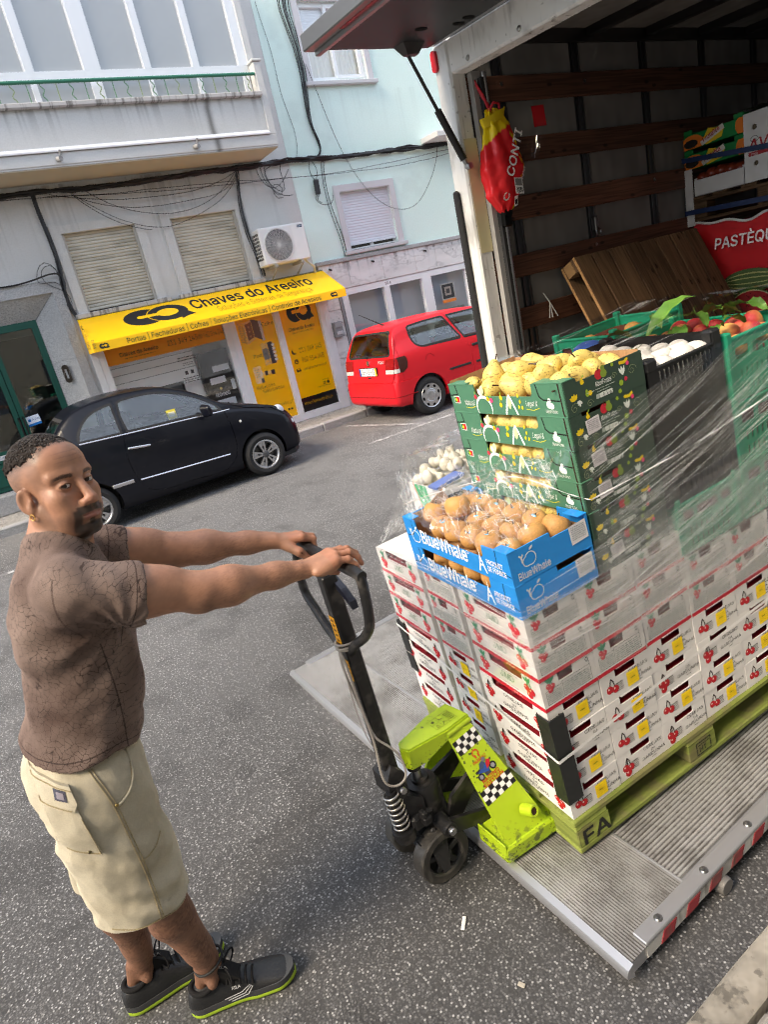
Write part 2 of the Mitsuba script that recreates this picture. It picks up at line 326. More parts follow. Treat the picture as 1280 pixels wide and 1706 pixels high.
# fruit
def pear_f(p, n, uv):
    a = fbm(p.x * 17, p.y * 17, p.z * 17, 3); sp = smoothstep(0.70, 0.76, noise(p.x * 230, p.y * 230, p.z * 230))
    rus = smoothstep(0.58, 0.78, fbm(p.x * 32, p.y * 32, p.z * 32, 4))
    c = mix((0.60, 0.45, 0.11), (0.78, 0.62, 0.19), a)
    return mix(mix(c, (0.42, 0.25, 0.07), rus * 0.25), (0.22, 0.12, 0.03), sp * 0.75)
scene['pearskin'] = pr(proc(pear_f), 0.42)
def russet_f(p, n, uv):
    a = fbm(p.x * 14, p.y * 14, p.z * 14, 4); sp = noise(p.x * 260, p.y * 260, p.z * 260)
    return mix((0.42, 0.20, 0.055), (0.60, 0.34, 0.11), a) * (0.85 + 0.3 * sp)
scene['russetskin'] = pr(proc(russet_f), 0.55)
def peach_f(p, n, uv):
    a = smoothstep(0.36, 0.62, fbm(p.x * 11, p.y * 11, p.z * 11, 3))
    return mix((0.66, 0.36, 0.10), (0.42, 0.03, 0.035), a)
scene['peachskin'] = pr(proc(peach_f), 0.6, sheen=0.6)
scene['cherryskin'] = pr((0.16, 0.006, 0.012), 0.18)
# ------------------------------------------------------------------ ground
YF, YK = 11.15, 10.18          # facade line, far kerb
def sheet(x0, x1, y0, y1, z, n=1):
    return TM([(x0, y0, z), (x1, y0, z), (x1, y1, z), (x0, y1, z)], [(0, 1, 2), (0, 2, 3)])
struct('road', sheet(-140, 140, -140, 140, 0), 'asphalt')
for i, (x0, x1, y0, y1) in enumerate(((4.52, 9.8, 8.13, 8.22), (-4.0, -0.30, 8.13, 8.22))):
    struct('road_marking', sheet(x0, x1, y0, y1, 0.004), 'roadpaint')
struct('road_marking', TM([(5.1, 9.95, .0045), (5.2, 9.95, .0045), (5.62, 8.225, .0045), (5.52, 8.225, .0045)], [(0, 1, 2), (0, 2, 3)]), 'roadpaint')
struct('far_pavement', cat([bx(-30, 40, YK + .16, YF + .4, -.05, .125)]), 'cobbles')
fk = struct('far_kerb', bx(-30, -6, YK, YK + .16, -.05, .130), 'granite')
x = -6.0
while x < 12:
    w = rng.uniform(.75, 1.15); part(fk, 'kerb_stone', rb(x + .004, x + w - .004, YK + rng.uniform(-.006, .006), YK + .158, -.05, .132 + rng.uniform(-.004, .004), .018), 'granite', smooth=25); x += w
# near pavement where the photographer stands: broken limestone kerb, dark setts behind it
nk = struct('near_kerb', bx(3.4, 14, .45, .765, -.05, .115), 'kerbstone')
def slab(x0, x1, y0, y1, z, seed):
    n = 14; g = np.random.default_rng(seed)
    X, Y = np.meshgrid(np.linspace(x0, x1, n), np.linspace(y0, y1, 9), indexing='ij')
    Z = z + .014 * (meshkit.fbm(np.stack([X * 6, Y * 6, X * 0], -1), 4, seed) - .5)
    e = np.minimum.reduce([X - x0, x1 - X, Y - y0, y1 - Y]); Z = Z - .018 * np.exp(-e / .012)
    Y = np.where(np.abs(Y - y1) < 1e-6, y1 + .02 * (meshkit.fbm(np.stack([X * 9, X * 0 + seed, X * 0], -1), 3, seed) - .6), Y)
    top = np.stack([X, Y, Z], -1); m = rings(top, False, False)
    edge = np.concatenate([top[:, 0], top[-1, 1:], top[::-1, -1][1:], top[0, ::-1][1:-1]]); low = edge.copy(); low[:, 2] = -.05
    return cat([m, rings(np.stack([low, edge]), False)])
for i, (a, b) in enumerate(((-.3, .46), (.475, 1.395), (1.41, 2.3), (2.315, 3.4))): part(nk, 'kerb_stone', slab(a, b, .665, .766, .122, i + 3), 'kerbstone', smooth=40)
struct('near_pavement', bx(-30, 40, -1.72, .655, -.05, .085), 'cobbles')
sk = 'near_pavement'
for i in range(15):
    for j in range(5):
        X, Y = .2 + i * .108 + rng.uniform(-.008, .008), .605 - j * .1
        h = hull([(X + a * .046 * s, Y + b * .044 * s, z) for s, z in ((1, .08), (1, .108 + rng.uniform(0, .006)), (.72, .122 + rng.uniform(0, .006))) for a, b in ((-1, -.7), (-.7, -1), (.7, -1), (1, -.7), (1, .7), (.7, 1), (-.7, 1), (-1, .7))])
        part(sk, 'paving_stone', h, 'semi', (.07, .07, .078) if rng.random() < .6 else (.3, .28, .25), smooth=35)
# litter on the asphalt
def scrap(x, y, a, l, w, label, col, name):
    k = put(name, xf(cat([rb(-l / 2, l / 2, -w / 2, w / 2, .003, .003 + w * .35, .002)]), frame((x, y, 0), (math.cos(a), math.sin(a), 0), (-math.sin(a), math.cos(a), 0), (0, 0, 1))), 'matte', col); lab(k, label, 'litter')
scrap(.733, 1.435, .75, .05, .013, 'white cigarette butt lying on the asphalt below the black jack wheels', (.75, .74, .7), 'cigarette_butt')
scrap(.735, 1.165, 2.0, .022, .014, 'small pale paper scrap on the dark asphalt near the bottom edge', (.42, .39, .33), 'paper_scrap')
scrap(-.28, 3.4, .3, .05, .02, 'flat dry leaf scrap on the asphalt behind the man', (.2, .15, .1), 'dry_leaf')

# ------------------------------------------------------------------ grey apartment building
GB = thing('grey_apartment_building', 'grey rendered apartment building with glazed balcony, old roller shutters and a key shop below', 'building')
holes = [rect(-1.9, -1, 1.49, 3.07), rect(1.86, 2.70, 3.0, 3.86), rect(3.5, 2.70, 4.68, 3.86), rect(1.80, .1, 5.93, 2.5), rect(-2.6, 5.3, 5.3, 7.4)]
part(GB, 'wall', wallx(rect(-9, -.05, 5.868, 11).difference(unary_union(holes)), YF, YF + .25), 'plaster_grey')
part(GB, 'back_wall', bx(-9, 5.868, YF + 1.6, YF + 1.7, -.05, 11), 'matte', (.05, .05, .05))
part(GB, 'roof', bx(-9.1, 5.86, YF - .1, YF + 1.75, 11.002, 11.2), 'matte', (.2, .2, .2))
for z in (2.56, 4.2): part(GB, 'inner_floor', bx(-9, 5.86, YF + .252, YF + 1.598, z, z + .1), 'matte', (.10, .10, .10))
# granite door surround, splayed towards the door
DS = part(GB, 'door_surround', wallx(rect(-1.95, .05, 1.63, 3.24).difference(rect(-1.8, 0, 1.492, 3.07)), YF - .055, YF + .02), 'granite')
V = [(1.492, YF - .03, .05), (1.492, YF - .03, 3.07), (1.15, YF + .2, 2.74), (1.15, YF + .2, .05), (-1.8, YF - .03, 3.07), (-1.8, YF + .2, 2.74)]; QF = [(0, 1, 2), (0, 2, 3)]
part(DS, 'jamb', TM(V[:4], QF), 'granite'); part(DS, 'lintel', TM([V[1], V[4], V[5], V[2]], QF), 'granite')
part(DS, 'jamb_joint', TM([(1.485, YF - .029, 3.066), (1.492, YF - .034, 3.074), (1.148, YF + .194, 2.744), (1.154, YF + .194, 2.736)], [(0, 1, 2), (0, 2, 3)]), 'matte', (.1, .1, .1))
part(DS, 'jamb_joint', bx(1.2, 1.498, YF - .058, YF - .056, 2.10, 2.104), 'matte', (.1, .1, .1))
part(DS, 'door_step', rb(-1.9, 1.63, YF - .06, YF + .35, .12, .42, .02), 'granite')
q = part(GB, 'intercom_plate', wallx(rrect(1.25, 1.77, 1.345, 2.04, .045).difference(rrect(1.282, 1.83, 1.313, 1.98, .012)), YF + .03, YF + .06), 'metal', (.10, .09, .08))
part(q, 'scroll', cat([tube([(1.26 + .07 * s + .012 * math.cos(t * 9), YF + .02, 1.80 + .21 * t) for t in np.linspace(0, 1, 20)], .006, 6) for s in (0, 1)]), 'metal', (.12, .11, .10))
part(q, 'name_strip', bx(1.283, 1.312, YF + .045, YF + .055, 1.832, 1.978), 'semi', (.6, .6, .6))
YD = YF + .2
dg = srgb('0f4a3e')
DR = part(GB, 'door', bx(-1.8, 1.16, YD + .12, YD + .14, .42, 2.76), 'matte', (.008, .008, .009))
def door_frame(x0, x1, z0, z1, w, y=YD): return wallx(rect(x0, z0, x1, z1).difference(rect(x0 + w, z0 + w, x1 - w, z1 - w)), y, y + .06)
part(DR, 'frame', cat([bx(1.07, 1.16, YD - .02, YD + .06, .42, 2.76), bx(-1.8, 1.07, YD - .02, YD + .06, 2.66, 2.76), bx(.385, .455, YD - .03, YD + .05, .42, 2.66), bx(.465, .535, YD - .025, YD + .05, .42, 2.66), bx(-.62, -.52, YD - .02, YD + .05, .42, 2.66)]), 'semi', dg)
part(DR, 'rail', cat([bx(.535, 1.07, YD, YD + .05, .86, .95), bx(-.52, .385, YD, YD + .05, .86, 1.02)]), 'semi', dg)
for a, b in ((.57, 1.03), (-.48, .35)):
    p_ = part(DR, 'kick_panel', rb(a - .03, b + .03, YD + .012, YD + .04, .43, .855, .006), 'semi', dg); part(p_, 'raised_field', rb(a + .05, b - .05, YD - .006, YD + .02, .50, .79, .02), 'semi', dg)
for a, b in ((.535, 1.07), (-.52, .385)): part(DR, 'glass', bx(a, b, YD + .02, YD + .026, .95, 2.66), 'car_glass')
parts(DR, 'handle', [tube([(.44, YD - .03, 1.05), (.44, YD - .12, 1.07), (.44, YD - .12, 1.42), (.44, YD - .03, 1.44)], .012, 8), tube([(.50, YD - .03, 1.05), (.50, YD - .11, 1.07), (.50, YD - .11, 1.42), (.50, YD - .03, 1.44)], .012, 8)], 'metal', (.05, .05, .05))
q = Print(); q.poly(rect(0, 0, .19, .15), 'dfe9f5').poly(rect(0, .0, .19, .035), '1c78c8', 2).poly(rect(.02, .07, .06, .11), '1c6cb8', 2).text('Aviso', .075, .075, .035, '1c5fa8')
q.put(DR, 'notice', frame((.545, YD + .015, 1.27), (1, 0, .08), (-.08, 0, 1), (0, -1, 0)))
q = Print(); q.poly(rect(0, 0, .5, .07), 'c9ccd0').text('CORREIO', .2, .02, .028, '40444a'); q.put(DR, 'letter_slot', frame((-.2, YD - .003, .90), (1, 0, 0), (0, 0, 1), (0, -1, 0)))
# roller-shutter windows
def ribs(x0, x1, z0, z1, y, pitch, d):
    n = int((z1 - z0) / pitch); P = []
    for i in range(n):
        z = z0 + i * (z1 - z0) / n; h = (z1 - z0) / n
        P += [(y, z), (y - d * .8, z + h * .18), (y - d, z + h * .5), (y - d * .8, z + h * .82), (y, z + h * .98)]
    P.append((y, z1)); V = np.array([[(x, a, b) for a, b in P] for x in (x0, x1)]); return rings(V, False, False)
for (x0, x1) in ((1.745, 3.115), (3.385, 4.80)):
    w = part(GB, 'shutter_window', wallx(rect(x0, 2.70, x1, 3.955).difference(rect(x0 + .14, 2.5, x1 - .14, 3.835)), YF - .035, YF + .1), 'plaster_grey')
    parts(w, 'guide_rail', [bx(x0 + .142, x0 + .175, YF + .005, YF + .1, 2.70, 3.83), bx(x1 - .175, x1 - .142, YF + .005, YF + .1, 2.70, 3.83)], 'semi', (.42, .40, .36))
    part(w, 'slats', ribs(x0 + .17, x1 - .17, 2.72, 3.835, YF + .080, .046, .020), 'shutter_old', smooth=50, kind='stuff')
    part(w, 'sill', rb(x0 - .06, x1 + .06, YF - .075, YF + .1, 2.63, 2.70, .01), 'dirtysill')
part(GB, 'sill_band', bx(1.80, 5.86, YF - .045, YF - .001, 2.50, 2.628), 'dirtysill')
part(GB, 'pilaster', bx(4.83, 5.05, YF - .02, YF - .002, 2.70, 4.2), 'plaster_grey')
# balcony
YB = 10.35
BA = part(GB, 'balcony', cat([bx(-4, 5.35, YB + .012, YF - .002, 4.53, 4.68), bx(-4, 5.35, YB + .03, YB + .13, 4.68, 5.23)]), 'plaster_grey')
part(BA, 'lower_fascia', rb(-4, 5.352, YB, YB + .02, 4.55, 4.70, .006), 'plaster_grey')
part(BA, 'white_ledge', hull([(x, y, z) for x in (-4, 5.24) for y, z in ((YB - .03, 4.705), (YB - .03, 4.725), (YB + .06, 4.795), (YB + .06, 4.705))]), 'semi', (.70, .70, .71))
part(BA, 'top_ledge', rb(-4, 5.26, YB - .05, YB + .16, 5.232, 5.29, .008), 'dirtysill')
part(BA, 'end_pillar', rb(5.245, 5.36, YB + .002, YB + .16, 4.70, 5.70, .008), 'plaster_grey')
part(BA, 'end_wall', bx(5.25, 5.35, YB + .162, YF - .002, 4.70, 7.4), 'plaster_grey')
part(BA, 'pillar_cap', rb(5.225, 5.385, YB - .02, YB + .18, 5.702, 5.74, .008), 'plaster_grey')
part(BA, 'soffit', bx(-4, 5.34, YB + .02, YF - .002, 4.515, 4.528), 'matte', srgb('c9bda6') * .8)
rl = part(BA, 'railing', tube([(-4, YB + .03, 5.545), (5.24, YB + .03, 5.545)], .022, 10), 'semi', srgb('2e6e58'))
x = -1.0; i = 0
while x < 5.2:
    z = np.linspace(5.29, 5.54, 13); wv = .02 * np.sin(np.linspace(0, 4 * math.pi, 13)) * (i % 2)
    part(rl, 'baluster', tube(np.column_stack([x + wv, np.full(13, YB + .03), z]), .0065, 6), 'semi', srgb('4f7a55') if i % 3 else srgb('7d8f5f')); x += .185; i += 1
for x in (2.03, 3.97): part(BA, 'drain_spout', cat([cyl((x, YB + .02, 4.62), (x + .03, YB - .10, 4.60), .032, 12), cyl((x + .05, YB - .02, 4.66), (x + .055, YB - .05, 4.72), .014, 8)]), 'grimy', (.36, .35, .34), smooth=40)
wp = np.array((.78, .79, .80))
GZ = part(BA, 'balcony_glazing', cat([bx(-4, 5.244, YB + .19, YB + .25, 5.615, 5.72), bx(-4, 5.244, YB + .185, YB + .25, 7.25, 7.4), bx(-4, 5.244, YB + .20, YB + .25, 5.292, 5.33)]), 'gloss', wp)
mull = [(-1.0, .22), (-.2, .08), (.55, .08), (1.3, .22), (2.09, .11), (2.905, .22), (3.68, .10), (4.41, .10), (5.175, .15)]
for i, (x, w) in enumerate(mull):
    part(GZ, 'mullion', cat([bx(x - w / 2, x + w / 2, YB + .188, YB + .25, 5.72, 7.25), bx(x - w * .35, x + w * .35, YB + .195, YB + .25, 5.33, 5.615)]), 'gloss', wp)
for (xa, wa), (xb, wb) in zip(mull, mull[1:]):
    part(GZ, 'frosted_pane', bx(xa + wa / 2, xb - wb / 2, YB + .222, YB + .23, 5.72, 7.25), 'frosted')
    part(GZ, 'lower_pane', bx(xa + wa * .35, xb - wb * .35, YB + .222, YB + .23, 5.33, 5.615), 'frosted')
    part(GZ, 'sash', cat([bx(xa + wa / 2, xa + wa / 2 + .014, YB + .205, YB + .225, 5.72, 7.25), bx(xb - wb / 2 - .014, xb - wb / 2, YB + .205, YB + .225, 5.72, 7.25)]), 'gloss', wp * .8)
# shop front below
def frame4(x0, x1, z0, z1, w, y0=YF - .05, y1=YF + .06): return wallx(rect(x0, z0, x1, z1).difference(rect(x0 + w, z0 + w, x1 - w, z1 - w)), y0, y1)
SF = part(GB, 'shop_front', cat([frame4(1.80, 3.99, .13, 2.5, .1), bx(3.99, 4.10, YF - .06, YF + .06, .13, 2.5), bx(1.70, 1.795, YF - .05, YF - .003, .13, 2.5), bx(4.84, 4.95, YF - .055, YF + .06, .26, 2.5), bx(4.10, 5.74, YF - .05, YF + .06, .131, .258), bx(5.74, 5.925, YF - .06, YF + .06, .131, 2.5), bx(5.82, 5.835, YF - .068, YF - .058, .131, 2.5)]), 'gloss', wp)
part(SF, 'shop_window', bx(1.90, 3.89, YF - .004, YF + .004, .23, 2.4), 'pane')
yel, blk = 'f5b900', '1d1d20'
def ca_logo():
    """the shop's mark: a C and an a run together round a keyhole, 1.75 x 1"""
    a = affinity.scale(Point(0, 0).buffer(.5, 32), 1.12, 1, origin=(0, 0)); A = affinity.translate(a, 1.22, .5); C = affinity.translate(a, .56, .5)
    tail = Polygon([(1.5, .0), (1.72, .3), (1.86, .05), (1.80, 0)]).buffer(.05)
    hole = affinity.translate(affinity.scale(Point(0, 0).buffer(.27, 24), 1.12, .92), 1.22, .53).union(sbox(.46, .44, 1.2, .62)).union(Point(.46, .53).buffer(.1))
    Aa = A.union(tail).difference(affinity.translate(affinity.scale(Point(0, 0).buffer(.5, 24), 1.05, 1), 1.85, -.42))
    C = C.difference(affinity.scale(A, 1.06, 1.06)).difference(hole)
    return unary_union([C, Aa.difference(hole)])
LOGO = ca_logo()
def logo(u, v, h, w=None): return affinity.translate(affinity.scale(LOGO, (w or 1.75 * h) / 1.8, h, origin=(0, 0)), u, v)
def face(x, y, z): return frame((x, y, z), (1, 0, 0), (0, 0, 1), (0, -1, 0))
q = Print(.001)
q.poly(rect(0, 0, 1.98, .30), 'e0951c').text('Chaves do Areeiro', .22, .10, .062, blk, bold=True, width=.62).lines(.28, .05, .78, .075, 1, '5a4a20').text('211 349 145', 1.0, .10, .085, blk, width=.52).text('962 554 048', 1.63, .10, .085, blk, width=.36).poly(Point(1.57, .14).buffer(.045), blk)
q.put(SF, 'window_strip', face(1.90, YF - .006, 1.86))
q = Print(.001); q.poly(rect(0, 0, .74, 2.24), yel)
def safe(q, u, v, s):
    q.poly(Polygon([(u, v + .06 * s), (u + .1 * s, v), (u + .1 * s, v + .36 * s), (u, v + .40 * s)]), '77716a').poly(Polygon([(u + .1 * s, v), (u + .28 * s, v + .07 * s), (u + .28 * s, v + .40 * s), (u + .1 * s, v + .36 * s)]), 'b9b3aa')
    q.poly(Polygon([(u + .13 * s, v + .05 * s), (u + .25 * s, v + .1 * s), (u + .25 * s, v + .36 * s), (u + .13 * s, v + .33 * s)]), '8a5a32', 2).poly(Polygon([(u + .26 * s, v + .10 * s), (u + .42 * s, v + .0), (u + .42 * s, v + .34 * s), (u + .26 * s, v + .40 * s)]), '6f5442', 2).poly(Polygon([(u + .39 * s, v + .0), (u + .44 * s, v + .01), (u + .44 * s, v + .34 * s), (u + .39 * s, v + .35 * s)]), 'c4beb5', 3)
    for k in range(3): q.poly(Point(u + .19 * s, v + (.12 + .08 * k) * s).buffer(.018 * s), 'c08a5a', 3)
safe(q, .06, 1.42, 1.0)
q.text('Cofres', .50, 1.66, .065, blk).text('Portas', .20, 1.16, .065, blk).text('Soluções', .10, .62, .06, blk).text('Eletrónicas', .20, .54, .06, blk).text('chavesareeiro.pt', .19, .24, .06, '8a6a10', width=.52)
q.poly(rect(.38, 1.00, .62, 1.38), 'a8a49c').poly(rect(.51, 1.00, .60, 1.38), '3a3a3e', 2)
for k in range(5): q.poly(rect(.58, 1.04 + .065 * k, .64, 1.08 + .065 * k), 'd8d4ca', 3).poly(rect(.47, 1.01, .475, 1.37), '6c6862', 2)
q.poly(affinity.rotate(sbox(.39, 1.02, .5, 1.36).intersection(Point(.44, 1.19).buffer(.1)), 0), '77736c', 2)
q.poly(rrect(.12, .72, .28, 1.02, .03), 'dcdcd8').poly(rect(.23, .72, .28, .80), '4a4a48', 3)
for a in range(3):
    for b in range(4): q.poly(Point(.155 + .03 * a, .84 + .04 * b).buffer(.008), '7c7c78', 3)
q.poly(rrect(.28, .84, .52, .90, .02), 'b0b0ac').poly(rect(.33, .83, .38, .91), '2c2c2c', 2).poly(rect(.45, .82, .52, .90), '2c2c2c', 2)
for k in range(2): q.poly(rect(.58 + .06 * k, .12, .615 + .06 * k, .155), blk, 2)
q.put(SF, 'product_panel', face(4.10, YF + .02, .262), 'gloss')
q = Print(.001); q.poly(rect(0, 0, .785, 2.24), yel).poly(rect(0, 0, .785, .255), '151517', 2)
q.poly(logo(.17, 1.60, .34, .50), blk, 2).text('Chaves do Areeiro', .13, 1.46, .062, blk, bold=True, width=.54).text('Soluções e Sistemas de Segurança', .19, 1.41, .026, blk, width=.43).text('211 349 145', .24, 1.06, .088, blk, width=.46).text('962 554 048', .24, .88, .088, blk, width=.47).text('geral@chavesareeiro.pt', .24, .74, .045, blk, width=.48)
q.poly(Point(.13, .92).buffer(.042), blk, 2).poly(Point(.13, .92).buffer(.026).difference(Point(.135, .93).buffer(.014)), yel, 3).poly(rect(.09, .735, .175, .795), blk, 2).poly(Polygon([(.095, .79), (.17, .79), (.1325, .755)]), yel, 3).poly(Point(.13, 1.10).buffer(.05).difference(Point(.155, 1.12).buffer(.05)), blk, 2)
q.poly(rrect(.56, .40, .61, .45, .01), blk, 2).poly(rrect(.64, .40, .69, .45, .01), blk, 2).text('f', .658, .41, .032, yel).poly(Point(.585, .425).buffer(.015), yel, 3).text('siga-nos', .56, .475, .022, blk).text('chavesareeiro.pt', .42, .36, .028, blk, width=.28).text('www.chavesareeiro.pt', .07, .12, .062, yel, bold=True, width=.62)
q.put(SF, 'contact_panel', face(4.952, YF + .02, .262), 'gloss')
# inside the shop window: pale back wall with shelf lines, dark counter, black door with papers
sh = part(GB, 'shop_interior', cat([bx(1.82, 3.30, YF + .17, YF + .19, 1.36, 2.54), bx(3.02, 3.32, YF + .17, YF + .19, .12, 1.36), bx(1.82, 4.0, YF + .62, YF + .64, .1, 2.54), bx(1.82, 1.84, YF + .07, YF + .62, .1, 2.54), bx(3.98, 4.0, YF + .07, YF + .62, .1, 2.54), bx(1.82, 4.0, YF + .07, YF + .62, .1, .12)]), 'matte', (.78, .80, .79))
parts(sh, 'shelf_line', [bx(1.84, 3.3, YF + .155, YF + .169, z, z + .010) for z in (1.55, 1.68, 1.80)], 'matte', (.25, .26, .26))
part(sh, 'counter', rb(1.95, 3.01, YF + .25, YF + .6, .12, 1.38, .01), 'semi', (.09, .095, .10)); part(sh, 'counter_screen', rb(2.7, 3.0, YF + .2, YF + .24, .9, 1.12, .01), 'gloss', (.02, .02, .025))
part(sh, 'black_door', bx(3.33, 3.88, YF + .10, YF + .14, .15, 1.72), 'gloss', (.012, .012, .013))
q = Print(.001); q.poly(rect(.20, 1.22, .50, 1.32), 'c8ccd0').poly(rect(.10, 1.02, .38, 1.13), 'd5d7d9').text('FECHADO', .13, .80, .06, 'e8e8e8', bold=True, width=.26).poly(Point(.25, .93).buffer(.025), 'c9b060').poly(rect(.12, .28, .46, .74), 'cdd5dc').lines(.17, .33, .42, .62, 9, '8b939c').poly(Point(.2, .67).buffer(.025), 'e8d060', 2).poly(rect(.46, .86, .53, 1.04), 'c9ccd0')
q.put(sh, 'door_papers', face(3.34, YF + .098, .15))
q = Print(.001); q.lines(0, .22, .3, .30, 2, '5a5c5c').lines(.06, .14, .24, .2, 2, '7a7c7c').poly(rect(.06, .0, .11, .06), '3a3c3c').poly(rect(.16, .0, .21, .06), '3a3c3c').lines(0, -.14, .3, -.04, 3, '4a4c4c'); q.put(sh, 'window_lettering', face(2.98, YF - .006, 1.45))
# awning
AW = thing('shop_awning', 'bright yellow shop awning with black lettering over the key shop', 'awning')
P_ = dict(bl=(1.69, YF - .05, 2.63), br=(6.0, YF - .05, 2.63), fl=(1.66, 10.4, 2.235), fr=(5.985, 10.4, 2.235), vl=(1.65, 10.39, 2.105), vr=(5.975, 10.39, 2.105))
ay = srgb('ffc700')
part(AW, 'canopy', TM([P_['bl'], P_['fl'], P_['fr'], P_['br']], [(0, 1, 2), (0, 2, 3)]), 'semi', ay)
part(AW, 'valance', TM([P_['fl'], P_['vl'], P_['vr'], P_['fr']], [(0, 1, 2), (0, 2, 3)]), 'semi', ay)
part(AW, 'side_cheek', TM([P_['bl'], P_['fl'], P_['vl'], (1.69, YF - .05, 2.105)], [(0, 2, 1), (0, 3, 2)]), 'semi', ay * .97)
part(AW, 'side_cheek', TM([P_['br'], P_['fr'], P_['vr'], (6.0, YF - .05, 2.105)], [(0, 1, 2), (0, 2, 3)]), 'semi', ay * .97)
part(AW, 'support_bar', cat([cyl((1.70, YF - .05, 2.625), (5.99, YF - .05, 2.625), .02, 8), cyl((1.68, 10.42, 2.225), (5.97, 10.42, 2.225), .014, 8)]), 'semi', (.15, .12, .03))
sl = np.array([0, YF - .05 - 10.4, 2.63 - 2.235]); SL = np.linalg.norm(sl); sl /= SL
q = Print(.0012); q.poly(logo(.62, .20, .50, 1.02), blk).text('Chaves do Areeiro', 1.72, .38, .30, blk, bold=True, width=2.2).text('Soluções e Sistemas de Segurança', 2.05, .14, .16, '8f7410', width=1.72)
q.put(AW, 'canopy_lettering', frame((1.66, 10.4, 2.235), (1, 0, 0), sl, np.cross((1, 0, 0), sl)))
q = Print(.0012); q.poly(logo(.10, .03, .075), blk).text('Portas | Fechaduras | Cofres | Soluções Eletrónicas | Controlo de Acessos', .50, .028, .075, blk, width=3.32).poly(logo(4.02, .03, .075), blk)
q.put(AW, 'valance_lettering', frame((1.65, 10.388, 2.105), (1, 0, 0), (0, .0766, .997), (0, -.997, .0766)))
q = Print(.0012); q.poly(logo(.30, .34, .07), '6f5a10').text('211 349 145', .30, .24, .04, '8f7410').text('CHAVES', .22, .05, .12, '7d6a30'); q.put(AW, 'cheek_lettering', frame((1.65, YF - .06, 2.11), (0.03, -1, 0), (0, 0, 1), (-1, 0, 0)))

# air conditioner
AC = thing('air_conditioner', 'white outdoor air conditioner unit on the grey wall above the awning', 'air conditioner')
part(AC, 'casing', rb(4.80, 5.66, 10.76, 11.06, 2.85, 3.44, .02), 'semi', (.68, .68, .67), smooth=35)
part(AC, 'side_panel', rb(5.42, 5.655, 10.752, 10.762, 2.86, 3.43, .004), 'semi', (.72, .72, .71))
g = [lathe([(r - .004, 0), (r, .012), (r + .004, 0)], (5.12, 10.757, 3.14), (0, -1, 0), 40, False) for r in np.linspace(.03, .245, 11)]
g += [xf(bx(-.25, .25, 10.744, 10.75, -.003, .003), rotm((0, 1, 0), a, (0, 0, 0)) ) for a in range(0, 180, 15)]
g = g[:11] + [mv(m, (5.12, 0, 3.14)) for m in g[11:]]
part(AC, 'fan_recess', lathe([(0, .001), (.25, .001), (.25, .004), (0, .004)], (5.12, 10.758, 3.14), (0, -1, 0), 40), 'matte', (.10, .10, .11))
part(AC, 'fan_grille', cat(g), 'semi', (.56, .56, .55))
part(AC, 'fan_ring', lathe([(.25, 0), (.262, .01), (.27, 0)], (5.12, 10.757, 3.14), (0, -1, 0), 40, False), 'semi', (.62, .62, .61))
parts(AC, 'side_vent', [bx(4.792, 4.80, 10.80 + .065 * i, 10.835 + .065 * i, 2.95 + .055 * j, 2.985 + .055 * j) for i in range(4) for j in range(8)], 'matte', (.02, .02, .02))
for x in (4.98, 5.48): part(AC, 'bracket', cat([rb(x - .02, x + .02, 10.72, 11.14, 2.80, 2.845, .004), tube([(x, 10.74, 2.80), (x, 11.12, 2.62)], .014, 8)]), 'grimy', (.30, .30, .30))
part(AC, 'pipe', tube([(5.6, 10.9, 2.86), (5.68, 10.86, 2.76), (5.8, 10.98, 2.72), (5.84, 11.08, 2.62)], .02, 8), 'semi', (.6, .6, .58), smooth=40)
q = Print(.001); q.poly(rect(0, 0, .09, .045), '18314f').text('mitsai', .01, .014, .018, 'dfe6ee', width=.07); q.put(AC, 'badge', face(5.53, 10.751, 3.36))

# ------------------------------------------------------------------ mint building
MB = thing('mint_apartment_building', 'pale mint green rendered building with white shutters and marble shop base', 'building')
mh = [rect(6.72, 2.80, 7.83, 3.88), rect(6.69, 5.66, 7.85, 6.85), rect(9.6, 2.80, 10.8, 3.88), rect(9.6, 5.66, 10.8, 6.85)]
part(MB, 'wall', wallx(rect(5.872, 2.76, 16, 11).difference(unary_union(mh)), YF, YF + .25), 'plaster_mint')
part(MB, 'back_wall', bx(5.872, 16, YF + 1.6, YF + 1.7, -.05, 11), 'matte', (.05, .05, .05))
part(MB, 'roof', bx(5.872, 16, YF - .1, YF + 1.75, 11.002, 11.2), 'matte', (.2, .2, .2))
part(MB, 'inner_floor', bx(5.88, 16, YF + .252, YF + 1.598, 2.45, 2.6), 'matte', (.12, .12, .12))
xs = [5.932, 6.55, 7.32, 8.10, 8.62, 9.45, 10.3, 11.2, 13, 16]
mbnd = part(MB, 'marble_band', bx(5.94, 16, YF - .01, YF + .2, 2.235, 2.70), 'marble')
for a, b in zip(xs, xs[1:]): part(mbnd, 'slab', rb(a + .003, b - .003, YF - .035, YF - .012, 2.245, 2.70, .003), 'marble')
part(MB, 'string_course', rb(5.90, 16, YF - .07, YF + .02, 2.702, 2.775, .01), 'granite')
for x in (6.16, 7.1, 8.35): part(mbnd, 'weep_pipe', cyl((x, YF - .03, 2.62), (x, YF - .10, 2.60), .018, 8), 'semi', (.02, .02, .02))
pier = part(MB, 'marble_pier', bx(5.955, 6.22, YF, YF + .2, .10, 2.232), 'marble')
for z0, z1 in ((.12, .62), (.625, 1.02), (1.025, 1.42), (1.425, 1.9), (1.905, 2.23)): part(pier, 'slab', rb(5.94, 6.215, YF - .03, YF - .002, z0 + .002, z1 - .002, .004), 'marble')
